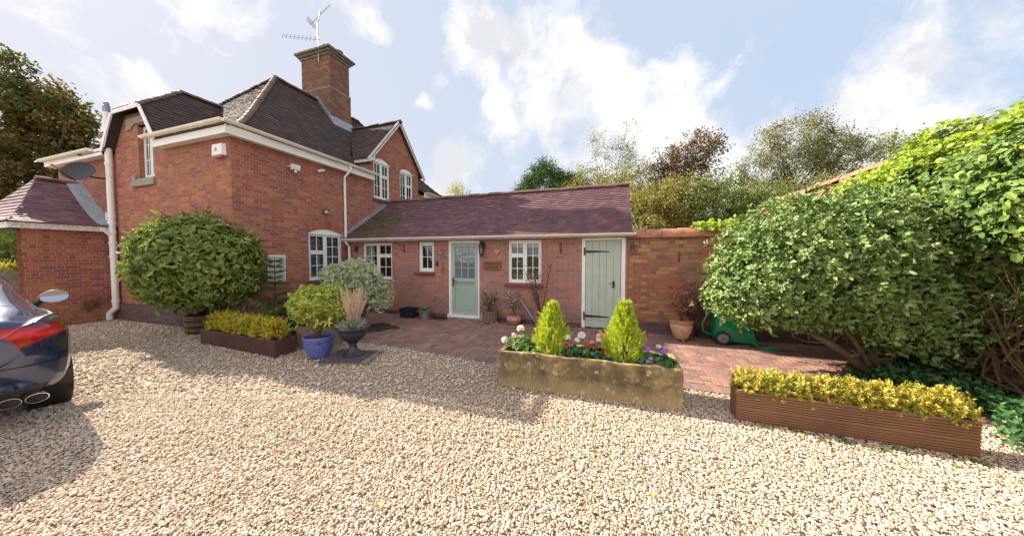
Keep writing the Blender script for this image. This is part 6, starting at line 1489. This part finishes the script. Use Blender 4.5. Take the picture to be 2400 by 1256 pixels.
L_COP = lmt('copper_leaf', (.12,.055,.03), (.17,.08,.04), (.20,.14,.05), (.09,.05,.035))
L_OLI = lmt('olive_leaf', (.15,.16,.06), (.23,.23,.09), (.30,.28,.12), (.11,.12,.05))
L_MIX = lmt('hedgerow_leaf', (.14,.18,.045), (.23,.26,.06), (.33,.34,.09), (.34,.20,.07), (.11,.15,.04))
L_GRN = lmt('mid_green_leaf', (.11,.16,.035), (.19,.25,.05), (.28,.33,.08))
L_CHE = lmt('chestnut_leaf', (.04,.07,.02), (.08,.12,.03), (.16,.12,.03), (.26,.15,.04), (.06,.09,.02))
L_YEL = lmt('yellow_leaf', (.36,.38,.05), (.48,.44,.07), (.28,.30,.05))
BIGL = dict(L=.13, Wd=.07)
tree('yew_tree', 'dark green conifer rising behind the cottage ridge', (-3.4, 17, 0), 7, [((-3.6, 17, 5.0), (1.5, 1.3, 1.75)), ((-4.9, 17, 4.6), (.9, .9, .95)), ((-2.2, 17.2, 4.8), (1.0, 1., 1.5))], L_CON, 201, twigs=700, per=75, L=.15, Wd=.045, spread=.34, inner=.5)
tree('birch_tree', 'tall thin silvery birch behind the right half of the cottage roof', (.0, 17, 0), 9, [((-.9, 17, 7.6), (.55, .5, .9)), ((.75, 17.2, 7.7), (.55, .5, 1.0)), ((.1, 17, 6.8), (.8, .8, .9)), ((1.15, 17.2, 6.4), (.65, .6, .9)), ((-1.25, 17, 6.3), (.6, .6, .7)), ((.0, 17, 5.2), (1.9, 1.2, .9))], L_BIR, 202, twigs=330, per=26, L=.075, Wd=.045, spread=.34, bark='bark2', trunk_r=.11, inner=.2)
tree('leafy_tree', 'bushy brownish green tree below the birch, behind the cottage ridge', (-.3, 15.2, 0), 5.4, [((-1.0, 15.2, 4.5), (1.3, .9, 1.35)), ((.55, 15.3, 4.7), (1.15, .9, 1.45)), ((-2.2, 15.4, 4.3), (.8, .7, 1.1))], L_MIX, 203, twigs=280, per=24, L=.12, Wd=.06, spread=.40, inner=.25)
tree('copper_beech', 'copper leaved tree with wind-swept top behind the garden wall', (3.3, 17, 0), 8, [((3.3, 17, 6.4), (1.15, .9, 1.0)), ((4.2, 17.3, 6.9), (.8, .7, .9)), ((2.3, 16.8, 5.6), (1.1, .9, .8)), ((4.9, 17.6, 7.3), (.5, .4, .35)), ((3.6, 17, 5.0), (1.7, 1., 1.1)), ((5.6, 17.5, 4.9), (.7, .6, .5))], L_COP, 204, twigs=430, per=26, L=.12, Wd=.07, spread=.34, inner=.3)
tree('willow_tree', 'tall open olive green tree with bare limbs, furthest right of the distant trees', (9.9, 21.5, 0), 10, [((9.8, 21.5, 8.0), (1.9, 1.4, 1.6)), ((12.0, 22.3, 7.6), (1.6, 1.2, 1.2)), ((14.1, 23, 7.7), (1.3, .9, .7)), ((8.2, 21.3, 6.5), (1.3, 1., .9)), ((10.8, 22, 6.0), (2.2, 1.4, 1.0))], L_OLI, 205, twigs=620, per=48, L=.12, Wd=.055, spread=.42, inner=.25, trunk_r=.15, limb=30)
tree('hedgerow_tree', 'yellow-green leafy tree just behind the garden wall coping', (3.6, 12.8, 0), 4.8, [((3.5, 12.8, 3.2), (1.3, .9, 1.35)), ((4.9, 13.1, 3.0), (1.2, .9, 1.15))], L_GRN, 206, twigs=400, per=42, L=.10, Wd=.05, spread=.32)
tree('hedgerow_tree', 'rusty green bush directly right of the cottage roof verge', (1.5, 12.4, 0), 4.4, [((1.4, 12.4, 3.0), (1.1, .9, 1.4)), ((2.4, 12.8, 3.2), (1.0, .9, 1.35))], L_MIX, 207, twigs=380, per=42, L=.10, Wd=.055, spread=.32)
tree('hedgerow_tree', 'greyish olive bush between the copper tree and the outbuilding ridge', (6.4, 14.5, 0), 4.6, [((6.2, 14.5, 3.2), (1.2, .9, 1.2)), ((7.7, 15, 3.4), (1.4, 1., 1.25))], L_OLI, 208, twigs=400, per=42, L=.10, Wd=.045, spread=.34)
tree('hedgerow_tree', 'broad dull green tree in the gap between birch and copper tree', (1.9, 18.5, 0), 5.4, [((1.9, 18.5, 3.8), (1.5, 1., 1.6))], L_MIX, 209, twigs=260, per=42, L=.12, Wd=.06, spread=.4)
tree('small_tree', 'small pale green treetop peeping over the left part of the cottage ridge', (-9.6, 18, 0), 6.3, [((-9.6, 18, 5.5), (.75, .6, .85))], L_YEL, 210, twigs=60, per=22, L=.13, Wd=.06, spread=.34, trunk_r=.08)
tree('small_tree', 'thin grey-green treetop left of the dark conifer', (-5.6, 18, 0), 6, [((-5.6, 18, 4.9), (1.0, .6, .8))], L_BIR, 211, twigs=60, per=20, L=.10, Wd=.05, spread=.36, trunk_r=.08)
tree('sycamore_tree', 'small dark green treetop beyond the terracotta outbuilding ridge', (13.5, 18.5, 0), 7, [((12.9, 18.5, 6.1), (1.1, .9, .9)), ((14.9, 18.6, 6.2), (.8, .7, .8))], L_GRN, 212, twigs=120, per=26, L=.16, Wd=.11, spread=.4)
tree('horse_chestnut', 'large autumn-tinted tree towering at the far left behind the porch', (-29.5, 7.2, 0), 12, [((-31.2, 6.7, 9.9), (2.0, 1.6, 2.3)), ((-28.9, 7.5, 9.1), (1.5, 1.3, 1.7)), ((-27.8, 8.0, 8.6), (.9, .8, 1.3)), ((-29.2, 7.2, 6.2), (2.6, 2., 2.2)), ((-27.3, 8.2, 5.6), (1.5, 1.3, 1.7)), ((-28.8, 6.9, 3.2), (3.2, 2., 2.2))], L_CHE, 213, twigs=820, per=36, L=.24, Wd=.14, spread=.5, trunk_r=.4, inner=.4, limb=46)
tree('ash_tree', 'thin sunlit yellow-green tree between the chestnut and the white soil pipe', (-23, 11.5, 0), 7.5, [((-22.6, 11, 6.0), (1.5, 1.2, 1.3)), ((-23.6, 10.4, 4.8), (1.4, 1.2, 1.2))], L_YEL, 214, twigs=110, per=26, L=.20, Wd=.09, spread=.55, inner=.3)
tree('laurel_hedge', 'dark hedge beyond the porch at the far left', (-19, 4.2, 0), 2.6, [((-19., 4.1, 1.2), (2.4, 1.2, 1.5)), ((-17.2, 3.4, 1.0), (1.2, .8, 1.2))], L_GRN, 215, twigs=380, per=36, L=.13, Wd=.07, spread=.3, cat='hedge')
t_ = thing('grey_planter', (-15.0, 3.3, 0), 'tall grey planter with yellowish shoots beyond the car roof', 'planter')
mb = MB(); mb.box(-15.2, -14.5, 2.85, 3.25, 0, 1.25); mb.build('body', M['stone_sill'], t_, bevel=.01)
rng = np.random.default_rng(216); P = np.array([(-14.85, 3.05, 1.3)]) + rng.normal(size=(260, 3))*[.22, .14, .08]
leaves('foliage', P, unit(rng.normal(size=P.shape)*.6 + [0, 0, 1]), rng.normal(size=P.shape), .10, .035, L_YEL, t_, rng=rng)

# ================================================================== CAR
def car():
    paint, t, p = mat('navy_car_paint'); p.inputs['Base Color'].default_value = (.020, .034, .10, 1); p.inputs['Metallic'].default_value = .55; p.inputs['Roughness'].default_value = .22
    p.inputs['Coat Weight'].default_value = 1; p.inputs['Coat Roughness'].default_value = .02
    t_ = thing('parked_car', (-5.14, .53, 0), 'dark blue metallic coupe parked at the left edge, seen from its rear corner', 'car', local=True, rz=R(-8))
    st = [ # xr, half width, z bottom, z shoulder, greenhouse base hw, roof hw, z top
     (0.00,.60,.46,.80,.50,.42,.84),(0.03,.70,.40,.87,.58,.48,.90),(0.10,.80,.34,.90,.66,.50,.945),(0.22,.865,.30,.915,.70,.50,.975),(0.40,.905,.27,.925,.79,.58,1.02),(0.65,.92,.24,.93,.79,.58,1.10),
     (0.95,.925,.22,.925,.79,.60,1.20),(1.35,.92,.22,.91,.79,.61,1.31),(1.80,.905,.22,.89,.79,.62,1.35),(2.2,.90,.22,.88,.79,.62,1.33),(2.6,.90,.22,.87,.78,.60,1.22),(2.95,.905,.22,.87,.72,.55,1.02),(3.25,.91,.24,.86,.62,.45,.90),(3.6,.89,.26,.80,.58,.4,.84),(3.9,.84,.30,.70,.5,.35,.73),(4.08,.72,.34,.58,.4,.3,.60),(4.16,.58,.40,.50,.3,.2,.52)]
    st = np.array(st); xs = np.unique(np.concatenate([np.linspace(0, .5, 61), np.linspace(.5, 1.2, 40), np.linspace(1.2, 4.16, 70)]))
    I = [np.interp(xs, st[:, 0], st[:, k]) for k in range(1, 7)]
    ker = np.array([.25, .5, .25])
    for _ in range(9): I = [np.concatenate([[v[0]], np.convolve(v, ker, 'valid'), [v[-1]]]) for v in I]
    rows = []
    for i, x in enumerate(xs):
        w_, zb, zs, wb, wr, zt = [v[i] for v in I]
        ctl = np.array([(0, zb), (.55*w_, zb), (.86*w_, zb+.015), (.955*w_, zb+.07), (.985*w_, zb+.2), (w_, .5*zb+.5*zs), (.985*w_, zs-.12), (.94*w_, zs-.03), (.86*w_, zs+.01), (wb+.03, zs+.02), (wb*.95+wr*.05, zs+.04*(zt-zs)/.4), (.5*wb+.5*wr, zs+.55*(zt-zs)), (wr+.03, zs+.86*(zt-zs)), (wr*.8, zs+.96*(zt-zs)), (wr*.4, zt), (0, zt+.006)])
        # Chaikin corner cutting for smooth sections
        for _ in range(3):
            q = [ctl[0]]
            for a, b in zip(ctl, ctl[1:]): q += [a*.75+b*.25, a*.25+b*.75]
            q.append(ctl[-1]); ctl = np.array(q)
        rows.append(ctl)
    R_ = np.array(rows); m = R_.shape[1]
    V = []; 
    for i, x in enumerate(xs):
        full = np.concatenate([R_[i], (R_[i][::-1]*[-1, 1])[1:-1]])
        for y_, z_ in full: V.append((-x, y_, z_ * (1 + .09*min(1, max(0, (z_-.3)/.3)))))
    nf = 2*m-2; V = np.array(V)
    parts = {'body': [], 'tail_light_L': [], 'tail_light_R': [], 'rear_window': [], 'side_window_L': [], 'side_window_R': [], 'valance': []}
    def cls(c):
        x, y, z = -c[0], c[1], c[2]
        if math.hypot(x-.86, z-.33) < .37 and abs(y) > .72: return None
        if math.hypot(x-3.35, z-.33) < .37 and abs(y) > .72: return None
        if x < .36 and .675 + .12*max(0, abs(y)-.45)/.4 < z/1.09 < .888 and abs(y) > .26: return 'tail_light_R' if y > 0 else 'tail_light_L'
        if z < .40 and x < .25 and abs(y) < .70: return 'valance'
        return 'body'
    zt_ = lambda x: np.interp(x, xs, I[5]); zs_ = lambda x: np.interp(x, xs, I[2])
    for i in range(len(xs)-1):
        for j in range(nf):
            f = [i*nf+j, i*nf+(j+1) % nf, (i+1)*nf+(j+1) % nf, (i+1)*nf+j]; c = V[f].mean(0); k = cls(c)
            x, y, z = -c[0], c[1], c[2]; h = (z/1.09 - zs_(x))/max(.05, zt_(x)-zs_(x))
            if k == 'body':
                if .5 < x < 1.28 and h > .84 and abs(y) < .50: k = 'rear_window'
                elif 1.15 < x < 2.65 and .16 < h < .84 and abs(y) > .5: k = 'side_window_R' if y > 0 else 'side_window_L'
                elif 2.42 < x < 2.95 and h > .5 and abs(y) < .52: k = 'rear_window'
            if k: parts[k].append(f)
    parts['body'].append(list(range(nf))[::-1])
    parts['body'].append([(len(xs)-1)*nf+j for j in range(nf)])
    lens, t, p = mat('red_lens'); co = t.new('ShaderNodeTexCoord').outputs['Object']; z = t.xyz(co)[2]; p.inputs['Roughness'].default_value = .08; p.inputs['Coat Weight'].default_value = .6
    t.put(p.inputs['Base Color'], t.ramp(t.rng(z, .75, .97), [(0, (.35,.30,.30)), (.12, (.45,.02,.015)), (.45, (.28,.004,.008)), (.55, (.62,.03,.03)), (.8, (.45,.01,.015)), (1, (.10,.003,.006))]))
    tint = glassmat('tinted_glass', (.10, .11, .12)); grey = simple('grey_valance', (.09, .085, .09), .4)
    def mk(name, fl, m, off=0):
        ids = sorted({v for f in fl for v in f}); mp_ = {v: i for i, v in enumerate(ids)}
        me = bpy.data.meshes.new(name); me.from_pydata([tuple(V[v]) for v in ids], [], [[mp_[v] for v in f] for f in fl]); me.materials.append(m)
        me.polygons.foreach_set('use_smooth', [True]*len(me.polygons)); o = bpy.data.objects.new(name, me); COL.objects.link(o); o.parent = t_; return o
    body = mk('body', parts['body'], paint)
    for k, n_, m_ in (('tail_light_L', 'tail_light', lens), ('tail_light_R', 'tail_light', lens), ('rear_window', 'window', tint), ('side_window_L', 'window', tint), ('side_window_R', 'window', tint), ('valance', 'rear_valance', grey)): mk(n_, parts[k], m_)
    # clear reversing strip at the inner bottom of the lamp, boot shut line, bumper crease
    mb = MB()
    for i in range(24):
        y0_, y1_ = -.80 + 1.60*i/24, -.80 + 1.60*(i+1)/24
        fx = lambda y: -np.interp(abs(y), [0, .60, .70, .80, .865], [-.006, .0, .03, .10, .22]) + .004
        mb.hexa([(fx(y0_)-.02,y0_,.60),(fx(y1_)-.02,y1_,.60),(fx(y1_)+.004,y1_,.60),(fx(y0_)+.004,y0_,.60),(fx(y0_)-.02,y0_,.606),(fx(y1_)-.02,y1_,.606),(fx(y1_)+.004,y1_,.606),(fx(y0_)+.004,y0_,.606)])
    mb.build('bumper_seam', M['black'], t_)
    for s in (-1, 1):
        for k, yy in enumerate((.52, .655)):
            mb = MB(); K = 24; pr_ = [(1, .06), (1, -.05), (.93, -.05), (.91, .05)]
            rings = [[(-px_ - .0, s*yy + math.cos(2*PI*j/K)*.062*q, .305 + math.sin(2*PI*j/K)*.042*q) for j in range(K)] for q, px_ in pr_]
            for a, b in zip(rings, rings[1:]):
                for j in range(K): mb.face([a[j], a[(j+1) % K], b[(j+1) % K], b[j]], .5)
            ex = mb.build('exhaust_tip', simple('chrome', (.7, .7, .72), .12, metal=1., var=.02), t_, smooth=True)
            mb = MB(); mb.face([(-.05, s*yy + math.cos(2*PI*j/K)*.058, .305 + math.sin(2*PI*j/K)*.039) for j in range(K)]); o = mb.build('bore', M['black'], None); o.parent = ex
        # wheels
        for xw in (.86, 3.35):
            def wy(y): return s*y
            mb = MB(); K = 40; pr_ = [(.235, .90), (.30, .905), (.322, .89), (.330, .86), (.330, .70), (.322, .67), (.30, .66), (.235, .665)]
            rings = [[(-xw + math.cos(2*PI*j/K)*r_, wy(y_), .33 + math.sin(2*PI*j/K)*r_) for j in range(K)] for r_, y_ in pr_]
            for a, b in zip(rings, rings[1:]):
                for j in range(K): mb.face([a[j], a[(j+1) % K], b[(j+1) % K], b[j]], .5)
            for q in (.72, .76, .80, .84): mb.tube([(-xw + math.cos(2*PI*j/K)*.3305, wy(q), .33 + math.sin(2*PI*j/K)*.3305) for j in range(K+1)], .0035, 4)
            wh = mb.build('wheel', M['tyre'], t_, smooth=True)
            mb = MB()
            for j in range(5):
                a = 2*PI*j/5; c_, s_ = math.cos(a), math.sin(a)
                mb.hexa([(-xw+c_*.04-s_*.03, wy(.88), .33+s_*.04+c_*.03), (-xw+c_*.04+s_*.03, wy(.88), .33+s_*.04-c_*.03), (-xw+c_*.235+s_*.022, wy(.89), .33+s_*.235-c_*.022), (-xw+c_*.235-s_*.022, wy(.89), .33+s_*.235+c_*.022),
                         (-xw+c_*.04-s_*.03, wy(.85), .33+s_*.04+c_*.03), (-xw+c_*.04+s_*.03, wy(.85), .33+s_*.04-c_*.03), (-xw+c_*.235+s_*.022, wy(.85), .33+s_*.235-c_*.022), (-xw+c_*.235-s_*.022, wy(.85), .33+s_*.235+c_*.022)])
            mb.tube([(-xw, wy(.84), .33), (-xw, wy(.895), .33)], .045, 12); o = mb.build('rim', M['steel'], None); o.parent = wh
            mb = MB(); mb.lathe([(.01, 0), (.365, 0), (.365, .26)], (0, 0, 0), 30)
            me_v = [(-xw + v[0], wy(.66 + v[2]), .33 + v[1]) for v in mb.v]; mb.v = me_v; mb.build('wheel_arch', M['black'], t_)
        # door mirror
        mb = MB(); K = 20; c_ = Vector((-1.90, s*.99, 1.09)); prf = [(.45, .10), (.85, .07), (1., .02), (1., -.005), (.93, -.012)]
        rings = [[(c_.x - px_, c_.y + math.cos(2*PI*j/K)*.115*q*(1-.12*math.sin(2*PI*j/K)), c_.z + math.sin(2*PI*j/K)*.082*q + .008*math.cos(2*PI*j/K)*s) for j in range(K)] for q, px_ in prf]
        for a, b in zip(rings, rings[1:]):
            for j in range(K): mb.face([a[j], a[(j+1) % K], b[(j+1) % K], b[j]], .5)
        mb.face(rings[0], .5); mb.face([(x+.0, y, z) for x, y, z in rings[-1]][::-1], .5)
        mi = mb.build('door_mirror', simple('silver_mirror_shell', (.30, .30, .32), .25, metal=.8, var=.03), t_, smooth='auto')
        mb = MB(); mb.face([(c_.x + .0135 - .012*math.sin(2*PI*j/K), c_.y + math.cos(2*PI*j/K)*.102*(1-.12*math.sin(2*PI*j/K)), c_.z + math.sin(2*PI*j/K)*.069 + .007*math.cos(2*PI*j/K)*s) for j in range(K)])
        o = mb.build('mirror_glass', simple('mirror', (.42, .44, .48), .02, metal=1., var=.01), None); o.parent = mi
        mb = MB(); mb.tube([(-1.97, s*.83, .96), (-1.95, s*.88, 1.01), (-1.93, s*.92, 1.05)], [.04, .03, .028], 8); mb.build('mirror_foot', M['black'], t_)
M['tyre'] = simple('tyre_rubber', (.022, .020, .022), .75, var=.3, nscale=20)
car()
